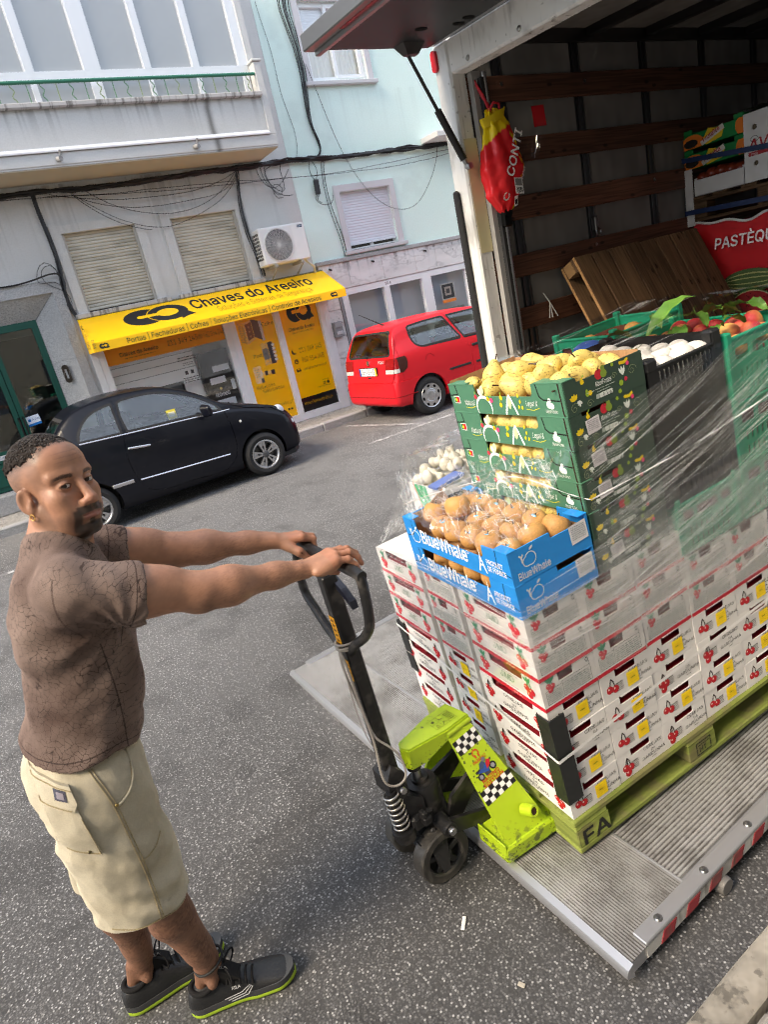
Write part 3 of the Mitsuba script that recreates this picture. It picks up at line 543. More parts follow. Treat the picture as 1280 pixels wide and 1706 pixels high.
def trim(parent, x0, x1, z0, z1, w=.11):
    k = part(parent, 'window', wallx(rect(x0 - w, z0 - .02, x1 + w, z1 + w).difference(rect(x0, z0 - .3, x1, z1)), YF - .035, YF + .12), 'semi', (.55, .53, .54))
    part(k, 'sill', rb(x0 - w - .05, x1 + w + .05, YF - .09, YF + .1, z0 - .085, z0 - .022, .008), 'semi', (.52, .51, .52)); return k
w = trim(MB, 6.72, 7.83, 2.885, 3.88)
part(w, 'shutter_slats', ribs(6.72, 7.83, 2.99, 3.88, YF + .085, .045, .012), 'semi', (.66, .67, .72), smooth=50, kind='stuff')
part(w, 'bottom_bar', rb(6.72, 7.83, YF + .05, YF + .09, 2.955, 2.99, .006), 'semi', (.68, .69, .73))
part(w, 'frame', cat([bx(6.72, 7.83, YF + .10, YF + .14, 2.885, 2.91), bx(7.24, 7.31, YF + .10, YF + .14, 2.9, 2.96), bx(6.72, 6.76, YF + .10, YF + .14, 2.9, 2.96), bx(7.79, 7.83, YF + .1, YF + .14, 2.9, 2.96)]), 'semi', (.7, .7, .7))
part(w, 'pane', bx(6.72, 7.83, YF + .15, YF + .155, 2.88, 2.98), 'gloss', (.10, .095, .085))
w = trim(MB, 6.69, 7.85, 5.66, 6.85)
part(w, 'frame', cat([frame4(6.69, 7.85, 5.66, 6.85, .07, YF + .05, YF + .12), frame4(7.22, 7.80, 5.70, 6.82, .055, YF + .03, YF + .09)]), 'gloss', wp)
part(w, 'pane', bx(6.76, 7.80, YF + .10, YF + .105, 5.70, 6.82), 'pane')
cv = np.array([[(x, YF + .2 + .018 * math.sin(x * 55) + .008 * math.sin(x * 131), z) for x in np.linspace(6.69, 7.85, 140)] for z in (5.62, 6.9)])
part(w, 'curtain', rings(cv, False, False), 'matte', (.66, .64, .56), smooth=True)
part(w, 'blind', ribs(6.72, 7.83, 6.42, 6.85, YF + .13, .04, .01), 'semi', (.62, .64, .66), smooth=50)
for (x0, x1, z0, z1) in ((9.6, 10.8, 2.885, 3.88), (9.6, 10.8, 5.66, 6.85)):
    w = trim(MB, x0, x1, z0, z1); part(w, 'shutter_slats', ribs(x0, x1, z0, z1, YF + .085, .045, .012), 'semi', (.66, .67, .72), smooth=50, kind='stuff')
part(MB, 'canopy_slab', rb(8.78, 11.2, 10.62, YF - .002, 4.50, 4.60, .01), 'plaster_grey')
fr = [6.37, 7.33, 8.30, 9.40, 10.5, 11.6]
part(MB, 'shop_frame', cat([bx(6.32, 16, YF - .02, YF + .08, 2.12, 2.232), bx(6.32, 16, YF - .02, YF + .08, .10, .24)] + [bx(x - (.07 if i != 2 else .11), x + (.06 if i != 2 else .11), YF - .025, YF + .08, .24, 2.12) for i, x in enumerate(fr)]), 'gloss', wp)
part(MB, 'drain_pipe', cat([bx(6.225, 6.315, YF - .01, YF + .1, .12, 2.23), cyl((6.24, YF - .03, .12), (6.24, YF - .03, 2.2), .02, 10)]), 'semi', (.25, .26, .27))
for a, b in zip(fr, fr[1:]): part(MB, 'shop_pane', bx(a + .05, b - .06, YF + .03, YF + .036, .24, 2.12), 'pane')
inn = part(MB, 'shop_interior', cat([bx(6.3, 12, YF + .22, YF + .24, .1, 2.44), bx(6.3, 12, YF + .1, YF + .21, .1, .12)]), 'matte', (.40, .44, .48))
part(inn, 'display_board', rb(6.95, 7.26, YF + .10, YF + .12, .9, 1.45, .01), 'semi', (.55, .58, .62)); part(inn, 'cabinet', rb(6.5, 6.93, YF + .12, YF + .20, .12, 1.25, .01), 'semi', (.20, .23, .27)); part(inn, 'dark_drape', rb(7.42, 8.15, YF + .14, YF + .20, .14, 1.15, .02), 'semi', (.15, .17, .19)); part(inn, 'dark_drape', rb(8.5, 9.3, YF + .14, YF + .20, .14, 1.42, .02), 'semi', (.10, .12, .13))
q = Print(.001); q.poly(rect(0, 0, .36, .38), '9a9a96').poly(rect(.03, .08, .33, .36), '2b2b2b', 2).poly(rect(.09, .14, .26, .31), '8a827a', 3).poly(rect(.13, .18, .22, .27), '3c3a38', 4).poly(rect(0, 0, .36, .06), 'd07a30', 2); q.put(inn, 'poster', face(8.64, YF + .025, 1.54))
q = Print(.001); q.poly(rect(0, 0, .26, .09), 'c9d0d6').text('20 A', .06, .03, .03, '444a50'); q.put(inn, 'window_notice', face(7.44, YF + .025, 1.38))
q = Print(.001); q.text('20 A', 0, 0, .05, '55585c'); q.put(MB, 'house_number', face(7.30, YF - .022, 2.15))
MX = thing('mailbox', 'grey metal letter box on the marble pier right of the yellow shop', 'mailbox')
part(MX, 'box', rb(5.935, 6.11, YF - .14, YF - .03, 1.42, 1.70, .012), 'semi', (.25, .25, .26), smooth=35); part(MX, 'flap', rb(5.945, 6.10, YF - .152, YF - .141, 1.60, 1.68, .006), 'semi', (.34, .34, .35)); part(MX, 'paper_slot', rb(5.96, 6.085, YF - .147, YF - .1405, 1.47, 1.53, .003), 'semi', (.55, .55, .56))

# ------------------------------------------------------------------ cables across both facades
def cable(pts, r, name, label, group=None, y=YF - .08, n=6, wob=0.0, seed=0):
    P = np.array(pts, float); s = np.r_[0, np.cumsum(np.linalg.norm(np.diff(P, axis=0), axis=1))]; t = np.linspace(0, s[-1], max(8, int(s[-1] / .07)))
    Q = CubicSpline(s, P)(t); g = np.random.default_rng(seed + 11)
    Y = y + wob * (meshkit.fbm(np.column_stack([t * 2.5, t * 0 + seed, t * 0]), 3, seed) - .5) * 2
    Z = Q[:, 1] + wob * (meshkit.fbm(np.column_stack([t * 2.1, t * 0 + seed + 50, t * 0]), 3, seed) - .5) * 2
    m = tube(np.column_stack([Q[:, 0], Y, Z]), r, n)
    if name is None: return m
    k = put(name, m, 'semi', (.012, .012, .013)); lab(k, label, 'cable', group); return k
bund = [(-3, 4.38), (1.26, 4.39), (1.66, 4.41), (2.49, 4.39), (3.39, 4.40), (4.4, 4.44), (5.26, 4.45), (6.06, 4.455), (6.79, 4.44), (7.84, 4.45), (9.28, 4.46), (13, 4.5)]
k = put('cable_bundle', cat([cable(bund, .011, None, None, y=YF - .06, wob=.055, seed=i) for i in range(15)] + [cable(bund, .018, None, None, y=YF - .05, wob=.03, seed=i + 40) for i in range(4)]), 'semi', (.014, .014, .015)); lab(k, 'thick black bundle of cables running along both facades at first floor', 'cable bundle')
vert = [(6.47, 6.95), (6.43, 6.6), (6.47, 6.38), (6.51, 5.81), (6.46, 5.32), (6.47, 4.92), (6.54, 4.64), (6.29, 4.45)]
k = put('cable_bundle', cat([cable([(a + o * (b - 4.4) * .05, b) for a, b in vert], .0075, None, None, y=YF - .03, wob=.03, seed=i + 60) for i, o in enumerate((-.8, -.4, 0, .2, .5, .9, 0))]), 'semi', (.014, .014, .015)); lab(k, 'black strand of cables rising up the mint wall beside the upper window', 'cable bundle')
k = put('cable_bundle', cat([cable([(a + o, b) for a, b in ((1.69, 4.38), (1.70, 3.94), (1.71, 3.5), (1.66, 3.1), (1.70, 2.68))], .011, None, None, y=YF - .04, wob=.03, seed=i + 80) for i, o in enumerate((-.02, 0, .02, .01))]), 'semi', (.014, .014, .015)); lab(k, 'dark cables dropping down the wall left of the left roller shutter', 'cable bundle')
k = put('cable_bundle', cat([cable([(a + o, b) for a, b in ((4.86, 4.40), (4.77, 3.9), (4.76, 3.43), (4.83, 3.03), (4.86, 2.72))], .009, None, None, y=YF - .04, wob=.03, seed=i + 90) for i, o in enumerate((-.02, .01, .03))]), 'semi', (.014, .014, .015)); lab(k, 'dark cables dropping between the right roller shutter and the air conditioner', 'cable bundle')
thin = [[(2.2, 4.34), (2.51, 4.08), (2.96, 3.83), (3.45, 3.72), (3.93, 3.81), (4.59, 4.1), (4.8, 4.3)], [(2.2, 4.32), (2.61, 4.13), (3.27, 4.03), (4.01, 4.05), (4.69, 4.22), (4.82, 4.36)], [(1.25, 4.35), (2.45, 4.29), (3.81, 4.22), (5.39, 4.2), (7.75, 4.17), (9.4, 4.3)], [(1.87, 4.34), (2.89, 4.28), (4.33, 4.26), (5.97, 4.19), (7.77, 4.24), (9.4, 4.36)], [(1.9, 4.36), (2.6, 4.22), (3.4, 4.16), (4.3, 4.22), (4.85, 4.4)], [(2.4, 4.36), (3.2, 3.95), (3.9, 3.92), (4.6, 4.2), (4.8, 4.38)], [(2.2, 4.33), (2.7, 3.9), (3.2, 3.7)]]
for i, t in enumerate(thin): cable(t, .0045, 'cable', 'thin black cable sagging below the cable bundle between the facade windows', 'thin cables sagging below the bundle', seed=i, wob=.01)
cable([(6.58, 5.9), (6.86, 4.75), (7.2, 3.98), (7.76, 3.48), (8.26, 3.44), (8.72, 3.78), (9.08, 4.37), (9.1, 4.46)], .0045, 'cable', 'loose thin wire hanging in a big loop over the white shuttered window')
for i, t in enumerate(([(5.27, 4.42), (5.32, 4.14), (5.48, 3.98), (5.75, 3.93)], [(5.20, 4.42), (5.25, 4.18), (5.42, 4.06), (5.61, 4.14), (5.78, 4.32)], [(5.35, 4.4), (5.38, 4.1), (5.52, 3.95), (5.58, 4.05), (5.45, 4.12), (5.40, 4.0), (5.55, 3.9)], [(5.5, 4.42), (5.46, 4.05), (5.60, 4.0), (5.63, 4.2), (5.7, 4.44)])):
    cable(t, .006, 'cable', 'tangled cable end dangling under the bundle beside the balcony', 'tangled cable ends', seed=i, wob=.01, y=YF - .1)
for i, t in enumerate(([(6.5, 4.42), (6.44, 3.88), (6.47, 3.51), (6.54, 3.09), (6.55, 2.80)], [(6.55, 4.42), (6.49, 3.9), (6.53, 3.5), (6.60, 3.09), (6.60, 2.80)])): cable(t, .006, 'cable', 'thin cable running down the mint wall beside the white roller shutter', 'cables beside the white shutter', seed=i, y=YF - .02)
cable([(5.94, 6.83), (5.99, 6.38), (6.02, 6.07), (6.03, 5.44), (6.09, 5.08), (5.99, 4.45)], .0035, 'cable', 'faint thin wire down the edge of the mint wall near the balcony', y=YF - .02)
cable([(-2, 3.2), (.84, 3.25), (1.33, 3.28), (1.65, 3.30), (1.67, 3.06)], .012, 'cable', 'cable lying along the top of the granite door surround')
cable([(1.65, 3.26), (1.52, 3.43), (1.42, 3.33), (1.47, 3.18), (1.64, 3.06), (1.70, 2.92), (1.66, 2.8)], .005, 'cable', 'coiled loose cable at the corner of the granite door surround')
cable([(1.66, 3.3), (1.40, 3.40), (1.36, 3.22), (1.55, 3.2), (1.68, 3.0), (1.62, 2.85), (1.72, 2.75)], .005, 'cable', 'loose cable knot hanging left of the yellow awning')
JB = thing('junction_box', 'small black cable junction box hanging on the mint wall', 'junction box')
part(JB, 'box', xf(rb(-.045, .045, -.03, .03, -.12, .12, .01), rotm((0, 1, 0), 6) if False else frame((6.27, YF - .07, 4.0), (1, 0, 0), (0, 1, 0), (.06, 0, 1))), 'semi', (.02, .02, .022))
parts(JB, 'lead', [cable(t, .006, None, None, y=YF - .07, seed=i) for i, t in enumerate(([(6.24, 4.42), (6.20, 4.25), (6.26, 4.12)], [(6.28, 4.42), (6.34, 4.25), (6.29, 4.12)], [(6.25, 3.88), (6.19, 3.83), (6.22, 3.76), (6.53, 3.74), (6.55, 3.86)], [(6.29, 3.88), (6.24, 3.78), (6.30, 3.74)]))], 'semi', (.02, .02, .022))

# ------------------------------------------------------------------ the row behind the photographer, mirrored in the car windows
OB = thing('beige_apartment_building', 'beige apartment block on the near side of the street, behind the photographer', 'building')
oh = [rect(x, z, x + 1.3, z + 1.4) for x in np.arange(-16, 24, 2.6) for z in (1.0, 4.2)]
part(OB, 'wall', mv(wallx(rect(-18, 0, 26, 7.4).difference(unary_union(oh)), 0, .25), (0, -1.95, 0)), 'matte', (.46, .40, .30))
part(OB, 'window', mv(cat([wallx(h, .1, .12) for h in oh]), (0, -1.9, 0)), 'gloss', (.12, .15, .18)); part(OB, 'roof', bx(-18, 26, -9, -1.6, 7.41, 7.7), 'matte', (.3, .2, .15))
# ------------------------------------------------------------------ parked cars (x along the street, nose to +x; y is measured from the car's middle)
def car_body(tab, n=90, sect=56, grow=0.0):
    T = np.array(tab); f = [PchipInterpolator(T[:, 0], T[:, i]) for i in range(1, 6)]
    xs = np.unique(np.concatenate([np.linspace(T[0, 0], T[-1, 0], n), T[:, 0], np.linspace(T[0, 0], T[0, 0] + .25, 22), np.linspace(T[-1, 0] - .25, T[-1, 0], 22)])); R = []
    for x in xs:
        w, zb, ze, zt, te = [float(q(x)) for q in f]; h = ze - zb; g = max(zt - ze, 0.001)
        P = np.array([(0, zb), (.6 * w, zb), (.90 * w, zb + .01), (.975 * w, zb + .12 * h), (.995 * w, zb + .34 * h), (w, zb + .6 * h), (.985 * w, zb + .86 * h), (.955 * w, ze + .02 * g), ((.5 * te + .47) * w, ze + .45 * g), (te * w * 1.02, ze + .86 * g), (te * w * .90, ze + .97 * g), (te * w * .5, zt - .002), (0, zt)])
        s = np.linspace(0, 1, len(P)); q = PchipInterpolator(s, P)(np.linspace(0, 1, sect // 2 + 1))
        half = np.vstack([q, (q[1:-1] * [-1, 1])[::-1]]); R.append(np.column_stack([np.full(len(half), x), half]))
    m = rings(np.array(R), True); return man(trimesh.Trimesh(m.vertices, m.faces, process=True))
def prism_y(pts, y0=-3, y1=3): return man(wallx(Polygon(pts), y0, y1))
def prism_x(pts, x0, x1): return man(wally(Polygon(pts), x0, x1))
def curve(pts, n=10):
    P = np.array(pts, float); t = np.r_[0, np.cumsum(np.linalg.norm(np.diff(P, axis=0), axis=1))]
    return CubicSpline(t, P)(np.linspace(0, t[-1], n * (len(P) - 1) + 1))
def line_prism(pts, wd, y0=-3, y1=3): return man(wallx(LineString(pts).buffer(wd / 2, 3), y0, y1))
def scaled(M, s, c): return M.translate((-c[0], -c[1], -c[2])).scale(s).translate(c)
def build_car(key, tab, o, paint, side_windows, ends, grooves, arches, seat_col, trim_col=(.012, .012, .013), groove_w=.009):
    full = car_body(tab); c = (np.mean([tab[0][0], tab[-1][0]]), 0, .75)
    inset = scaled(full, (.990, .984, .985), c); shell = full - inset
    cabin = scaled(full, (.965, .93, .955), (c[0], 0, .8)) ^ man(bx(ends['cabin'][0], ends['cabin'][1], -3, 3, .34, 3))
    cuts = manifold3d.Manifold(); glass = []
    for w in side_windows:
        cuts += prism_y(w); glass.append((w, 'y'))
    body = full - cabin - cuts
    for k in ('rear', 'front'):
        if k in ends:
            pz, x0, x1 = ends[k]; body -= prism_x(pz, x0, x1)
    for g in grooves: body -= (line_prism(g, groove_w) ^ shell)
    for ax, az, ar in arches:
        for s in (-1, 1): body -= man(cyl((ax, s * .48, az), (ax, s * 1.2, az), ar, 40))
        body -= man(cyl((ax, -1.2, az), (ax, 1.2, az), ar * .86, 30)) ^ man(bx(-50, 50, -.9, .9, -1, az + ar * .5))
    M = frame((0, o[1], 0), (1, 0, 0), (0, 1, 0), (0, 0, 1))
    part(key, 'body', tri(body), paint, smooth=32, M=M)
    thin = full - scaled(full, (.9955, .993, .9935), c)
    for w, _ in glass:
        P = Polygon(w).buffer(.004); ring = P.buffer(.014).difference(P.buffer(-.012))
        for s, nm in ((-1, 'side_window'), (1, 'side_window')):
            half = man(bx(-50, 50, *((-3, -.2) if s < 0 else (.2, 3)), -1, 4))
            k = part(key, nm, tri(thin ^ prism_y(list(P.exterior.coords)) ^ half), 'car_glass', M=M)
            part(k, 'seal', tri((full - scaled(full, (.99, .988, .989), c)).translate((0, s * .003, 0)) ^ man(wallx(ring, -3, 3)) ^ half), 'rubber', smooth=30, M=M)
    for k in ('rear', 'front'):
        if k in ends:
            pz, x0, x1 = ends[k]; P = Polygon(pz).buffer(.004); nm = 'rear_window' if k == 'rear' else 'windscreen'
            kk = part(key, nm, tri(thin ^ prism_x(list(P.exterior.coords), x0, x1)), 'car_glass', M=M)
            part(kk, 'seal', tri((full - scaled(full, (.985, .99, .985), c)).translate((-.003 if k == 'rear' else .003, 0, .001)) ^ man(wally(P.buffer(.014).difference(P.buffer(-.014)), x0, x1))), 'rubber', smooth=30, M=M)
    x0, x1 = ends['cabin']
    it = part(key, 'interior', bx(x0 + .1, x1 - .1, -.6, .6, .36, .46), 'matte', (.03, .03, .032), M=M)
    for sx in ends['seats']:
        for sy in (-.36, .36):
            part(it, 'seat', cat([rb(sx, sx + .5, sy - .24, sy + .24, .46, .66, .06), xf(rb(-.09, .09, -.23, .23, 0, .55, .06), frame((sx + .02, sy, .62), (.97, 0, .25), (0, 1, 0), (-.25, 0, .97))), xf(rb(-.05, .05, -.12, .12, 0, .16, .04), frame((sx - .13, sy, 1.17), (.97, 0, .25), (0, 1, 0), (-.25, 0, .97)))]), 'matte', seat_col, smooth=40, M=M)
    part(it, 'dashboard', rb(ends['dash'] - .05, ends['dash'] + .35, -.62, .62, .62, .93, .06), 'matte', (.03, .03, .032), smooth=40, M=M)
    sw = lathe([(.17 + .014 * math.cos(a), .014 * math.sin(a)) for a in np.linspace(0, 2 * math.pi, 9)], (ends['dash'] - .14, .36, .93), (-.85, 0, .5), 26, False); part(it, 'steering_wheel', sw, 'rubber', smooth=True, M=M)
    return M, full
def wheel(key, x, y, z, r, side, kind):
    """side -1: outer face towards -y"""
    s = side; tw = .18; A = (0, s, 0)
    ri = r * (.66 if kind == 'alloy' else .635)
    k = part(key, 'wheel', lathe([(ri, 0), (ri + .012, .012), (ri + .05, .018), (r - .04, .008), (r - .012, -.008), (r, -.04), (r, -tw + .04), (r - .03, -tw), (ri, -tw), (ri - .02, -tw + .02), (ri - .02, -.02)], (x, y, z), A, 44, False), 'rubber', smooth=40)
    k2 = k + '__rim'
    if kind == 'alloy':
        part(k, 'brake_disc', lathe([(0, -.09), (ri * .78, -.09), (ri * .78, -.10), (0, -.10)], (x, y, z), A, 28), 'metal', (.12, .12, .12))
        part(k, 'rim', lathe([(ri + .004, .008), (ri - .012, .012), (ri - .026, -.004), (ri - .04, -.06), (ri - .03, -.15), (ri, -.15)], (x, y, z), A, 44, False), 'metal', (.62, .62, .63), smooth=40)
        base = frame((x, y, z), (1, 0, 0), (0, 0, 1), (0, s, 0))
        for i in range(5):
            a0 = 90 + 72 * i + 8
            for d in (-13, 13):
                p0 = (math.cos(math.radians(a0 + d * 1.1)) * .045, math.sin(math.radians(a0 + d * 1.1)) * .045); p1 = (math.cos(math.radians(a0 + d)) * (ri - .02), math.sin(math.radians(a0 + d)) * (ri - .02))
                part(k, 'spoke', xf(hull([(px_ + nx, py_ + ny, h) for (px_, py_), h0, h1 in ((p0, -.035, .0), (p1, -.03, .002)) for h, q in ((h0, .016), (h1, .011)) for nx, ny in ((-q * math.sin(math.radians(a0 + d)), q * math.cos(math.radians(a0 + d))), (q * math.sin(math.radians(a0 + d)), -q * math.cos(math.radians(a0 + d))))]), base), 'metal', (.68, .68, .69), smooth=30)
            a1 = math.radians(a0); part(k, 'spoke_tip', xf(mv(lathe([(.03, -.03), (.03, .0), (.02, .002), (.02, -.03)], (math.cos(a1) * (ri - .05), math.sin(a1) * (ri - .05), 0), (0, 0, 1), 16), (0, 0, 0)), base), 'metal', (.68, .68, .69), smooth=40)
        part(k, 'hub_cap', lathe([(0, .012), (.035, .010), (.048, 0), (.05, -.03)], (x, y, z), A, 24), 'semi', (.07, .07, .075), smooth=40)
    else:
        disc = Point(0, 0).buffer(ri - .004, 40)
        for i in range(8):
            a = math.radians(45 * i + 10); disc = disc.difference(affinity.rotate(affinity.scale(Point(ri * .80, 0).buffer(.025, 10), .8, 1.2), math.degrees(a), origin=(0, 0)))
        base = frame((x, y, z), (1, 0, 0), (0, 0, 1), (0, s, 0))
        part(k, 'hub_cap', cat([ext(disc, -.012, .004, base), lathe([(ri + .004, 0), (ri - .004, .014), (ri - .016, .004), (ri - .02, -.012)], (x, y, z), A, 44, False), lathe([(0, .016), (.07, .012), (.085, .003), (.09, -.01)], (x, y, z), A, 28), lathe([(.088, .003), (.10, .008), (.11, .003)], (x, y, z), A, 28, False)]), 'metal', (.60, .60, .61), smooth=35)
        part(k, 'rim', lathe([(0, -.03), (ri - .02, -.03), (ri, -.14), (0, -.14)], (x, y, z), A, 28), 'matte', (.02, .02, .02))
# black city car
CF = thing('parked_car', 'small glossy black city car with alloy wheels parked in front of the key shop', 'car')
cy = 8.40 + .84
tab = [(.16, .50, .42, .60, .62, .95), (.19, .62, .36, .66, .72, .95), (.24, .70, .30, .72, .86, .94), (.34, .755, .24, .82, 1.0, .90), (.46, .785, .21, .93, 1.09, .84), (.58, .80, .20, 1.02, 1.22, .76), (.72, .812, .19, 1.09, 1.37, .72), (.90, .82, .18, 1.12, 1.49, .71), (1.15, .83, .18, 1.11, 1.545, .715), (1.5, .835, .18, 1.09, 1.565, .72), (1.9, .838, .18, 1.07, 1.535, .72), (2.2, .838, .18, 1.05, 1.44, .73), (2.45, .832, .18, 1.03, 1.30, .745), (2.68, .825, .18, 1.01, 1.13, .77), (2.84, .815, .19, .985, 1.05, .80), (3.05, .805, .19, .93, 1.005, .81), (3.3, .775, .20, .83, .925, .82), (3.47, .745, .21, .75, .86, .82), (3.60, .68, .22, .65, .75, .84), (3.69, .58, .25, .54, .60, .88), (3.73, .47, .30, .46, .48, .9)]
qw = [tuple(p) for p in curve([(.84, 1.135), (.87, 1.215), (.94, 1.305), (1.04, 1.385), (1.17, 1.435), (1.335, 1.462)], 4)] + [(1.325, 1.115)]
dw = [(1.405, 1.112), (1.395, 1.30), (1.42, 1.455)] + [tuple(p) for p in curve([(1.47, 1.475), (1.62, 1.478), (1.9, 1.455), (2.13, 1.39), (2.33, 1.295), (2.49, 1.19), (2.60, 1.085), (2.615, 1.055)], 4)]
door_l = [tuple(p) for p in curve([(1.365, 1.50), (1.345, 1.10), (1.30, .85), (1.33, .53), (1.40, .38), (1.60, .29), (2.0, .285), (2.5, .29), (2.64, .42), (2.68, .71), (2.66, .95), (2.63, 1.06)], 4)]
M, full = build_car(CF, tab, (0, cy), 'paint_black', [qw, dw],
    dict(cabin=(.62, 2.72), front=([(-.60, 1.08), (.60, 1.08), (.52, 1.46), (-.52, 1.46)], 2.0, 2.9), rear=([(-.50, 1.13), (.50, 1.13), (.44, 1.40), (-.44, 1.40)], .3, .95), seats=(.95, 1.65), dash=2.3),
    [door_l, [(2.80, 1.06), (2.95, .98), (3.35, .87), (3.50, .74)], [(.66, 1.36), (.56, 1.0), (.50, .70), (.50, .5)]], [(.74, .30, .345), (3.04, .30, .345)], (.22, .20, .16))
for wx in (.74, 3.04):
    wheel(CF, wx, 8.43, .298, .298, -1, 'alloy'); wheel(CF, wx, 2 * cy - 8.43, .298, .298, 1, 'alloy')
def on_side(pts, wd, dz=.004, tabf=full, cyy=cy, th=.012):
    """a strip that lies on the car's near flank"""
    return None
Tf = np.array(tab)
def flank(x, z, tb, cyy):
    T = np.array(tb); w, zb, ze, zt, te = [float(PchipInterpolator(T[:, 0], T[:, i])(x)) for i in range(1, 6)]; h, g = ze - zb, max(zt - ze, .001)
    zz = [zb, zb + .01, zb + .12 * h, zb + .34 * h, zb + .6 * h, zb + .86 * h, ze + .02 * g, ze + .45 * g, ze + .86 * g]; yy = np.array([.6, .9, .975, .995, 1, .985, .955, .5 * te + .47, te * 1.02]) * w
    return cyy - float(np.interp(z, zz, yy))
def flank_tube(pts, r, tb, cyy, out=.0, n=7, rz=1.0):
    m = tube([(x, flank(x, z, tb, cyy) - out, z) for x, z in pts], r, n); return m
part(CF, 'chrome_trim', flank_tube([(x, np.interp(x, (.83, 1.33, 2.0, 2.73), (1.125, 1.10, 1.068, 1.03)) - .012) for x in np.linspace(.83, 2.73, 40)], .009, tab, cy), 'chrome')
part(CF, 'rub_strip', flank_tube([(x, np.interp(x, (1.36, 2.55), (.50, .455))) for x in np.linspace(1.36, 2.55, 20)], .011, tab, cy, -.004), 'chrome')
part(CF, 'sill_badge', cat([rb(1.02, 1.28, flank(1.15, .52, tab, cy) - .008, flank(1.15, .52, tab, cy) + .01, .49, .535, .004)]), 'chrome')
hy = flank(1.47, .9, tab, cy)
part(CF, 'door_handle', tube([(1.34, hy - .012, .912), (1.38, hy - .04, .908), (1.55, hy - .04, .888), (1.60, hy - .01, .882)], [.014, .017, .017, .014], 10), 'chrome', smooth=50)
part(CF, 'handle_recess', lathe([(0, -.008), (.05, -.004), (.055, .002)], (1.47, hy, .885), (0, -1, 0), 20), 'paint_black', smooth=40)
part(CF, 'side_indicator', lathe([(0, .012), (.016, .008), (.019, -.002)], (2.82, flank(2.82, .83, tab, cy), .83), (0, -1, 0), 16), 'gloss', (.75, .72, .66), smooth=40)
my = flank(2.46, 1.08, tab, cy)
mr = part(CF, 'mirror', hull([p for c_, r in (((2.36, my - .13, 1.13), .055), ((2.39, my - .24, 1.125), .048), ((2.37, my - .13, 1.07), .05), ((2.40, my - .24, 1.075), .045)) for p in np.array(c_) + r * trimesh.creation.icosphere(2).vertices * (.75, 1, 1)]), 'paint_black', smooth=60)
part(mr, 'mirror_arm', tube([(2.50, my + .02, 1.05), (2.44, my - .08, 1.07), (2.40, my - .14, 1.09)], [.035, .03, .03], 8), 'rubber', smooth=50)
part(CF, 'headlamp', xf(trimesh.creation.icosphere(3), frame((3.46, flank(3.46, .78, tab, cy) + .125, .765), (.09, .04, -.05), (-.03, .09, .0), (.05, 0, .10))), 'gloss', (.55, .58, .62), smooth=True)
part(CF, 'fog_lamp', xf(trimesh.creation.icosphere(2), frame((3.60, flank(3.60, .52, tab, cy) + .045, .60), (.035, .02, 0), (-.02, .035, 0), (0, 0, .042))), 'gloss', (.6, .62, .65), smooth=True)
part(CF, 'tail_lamp', xf(trimesh.creation.icosphere(2), frame((.34, flank(.34, .85, tab, cy) + .06, .88), (.05, -.03, 0), (.03, .05, 0), (.01, 0, .11))), 'gloss', (.35, .01, .01), smooth=True)
part(CF, 'front_bumper_lip', hull([(x, y, z) for x, y in ((3.2, cy - .74), (3.55, cy - .66), (3.70, cy - .45), (3.725, cy), (3.70, cy + .45), (3.55, cy + .66), (3.2, cy + .74)) for z in (.16, .225)]), 'rubber')
part(CF, 'wiper', tube([(2.93, cy - .2, 1.045), (2.86, cy - .45, 1.065), (2.80, cy - .58, 1.09)], .008, 6), 'rubber')
q = Print(.001); q.poly(rect(0, 0, .12, .12), 'e8d64a').poly(rect(.02, .03, .10, .09), 'f4f0d8', 2); q.put(CF, 'sticker', frame((1.93, flank(1.9, 1.13, tab, cy) + .012, 1.10), (1, 0, 0), (0, .2, .98), (0, -1, 0)))

# red hatchback
CP = thing('parked_car', 'bright red older hatchback seen from behind, parked right of the yellow shop', 'car')
cp = 8.60 + .825
tabp = [(5.475, .70, .36, .62, .66, .96), (5.49, .745, .31, .66, .72, .96), (5.52, .775, .28, .76, .84, .955), (5.545, .79, .265, .92, .99, .95), (5.57, .797, .26, 1.02, 1.09, .925), (5.62, .805, .25, 1.04, 1.24, .86), (5.68, .81, .25, 1.045, 1.38, .80), (5.76, .815, .24, 1.05, 1.475, .765), (5.9, .82, .23, 1.05, 1.515, .76), (6.3, .825, .22, 1.045, 1.535, .765), (6.9, .825, .22, 1.03, 1.535, .765), (7.4, .825, .22, 1.01, 1.50, .765), (7.75, .82, .22, 1.0, 1.38, .77), (8.1, .81, .22, .97, 1.14, .79), (8.35, .80, .22, .94, 1.03, .81), (8.8, .77, .23, .82, .94, .83), (9.05, .72, .24, .72, .82, .85), (9.18, .62, .30, .58, .66, .9), (9.21, .55, .36, .5, .54, .9)]
sw1 = [tuple(p) for p in curve([(5.985, 1.42), (5.985, 1.26), (6.03, 1.155), (6.12, 1.105), (6.24, 1.092)], 4)] + [(6.885, 1.065), (6.90, 1.09), (6.83, 1.22), (6.70, 1.44), (6.67, 1.455), (6.3, 1.455), (6.02, 1.44)]
sw2 = [(6.80, 1.452), (6.83, 1.40), (6.93, 1.20), (6.99, 1.06), (7.9, 1.03), (7.95, 1.06), (7.55, 1.40), (7.48, 1.44)]
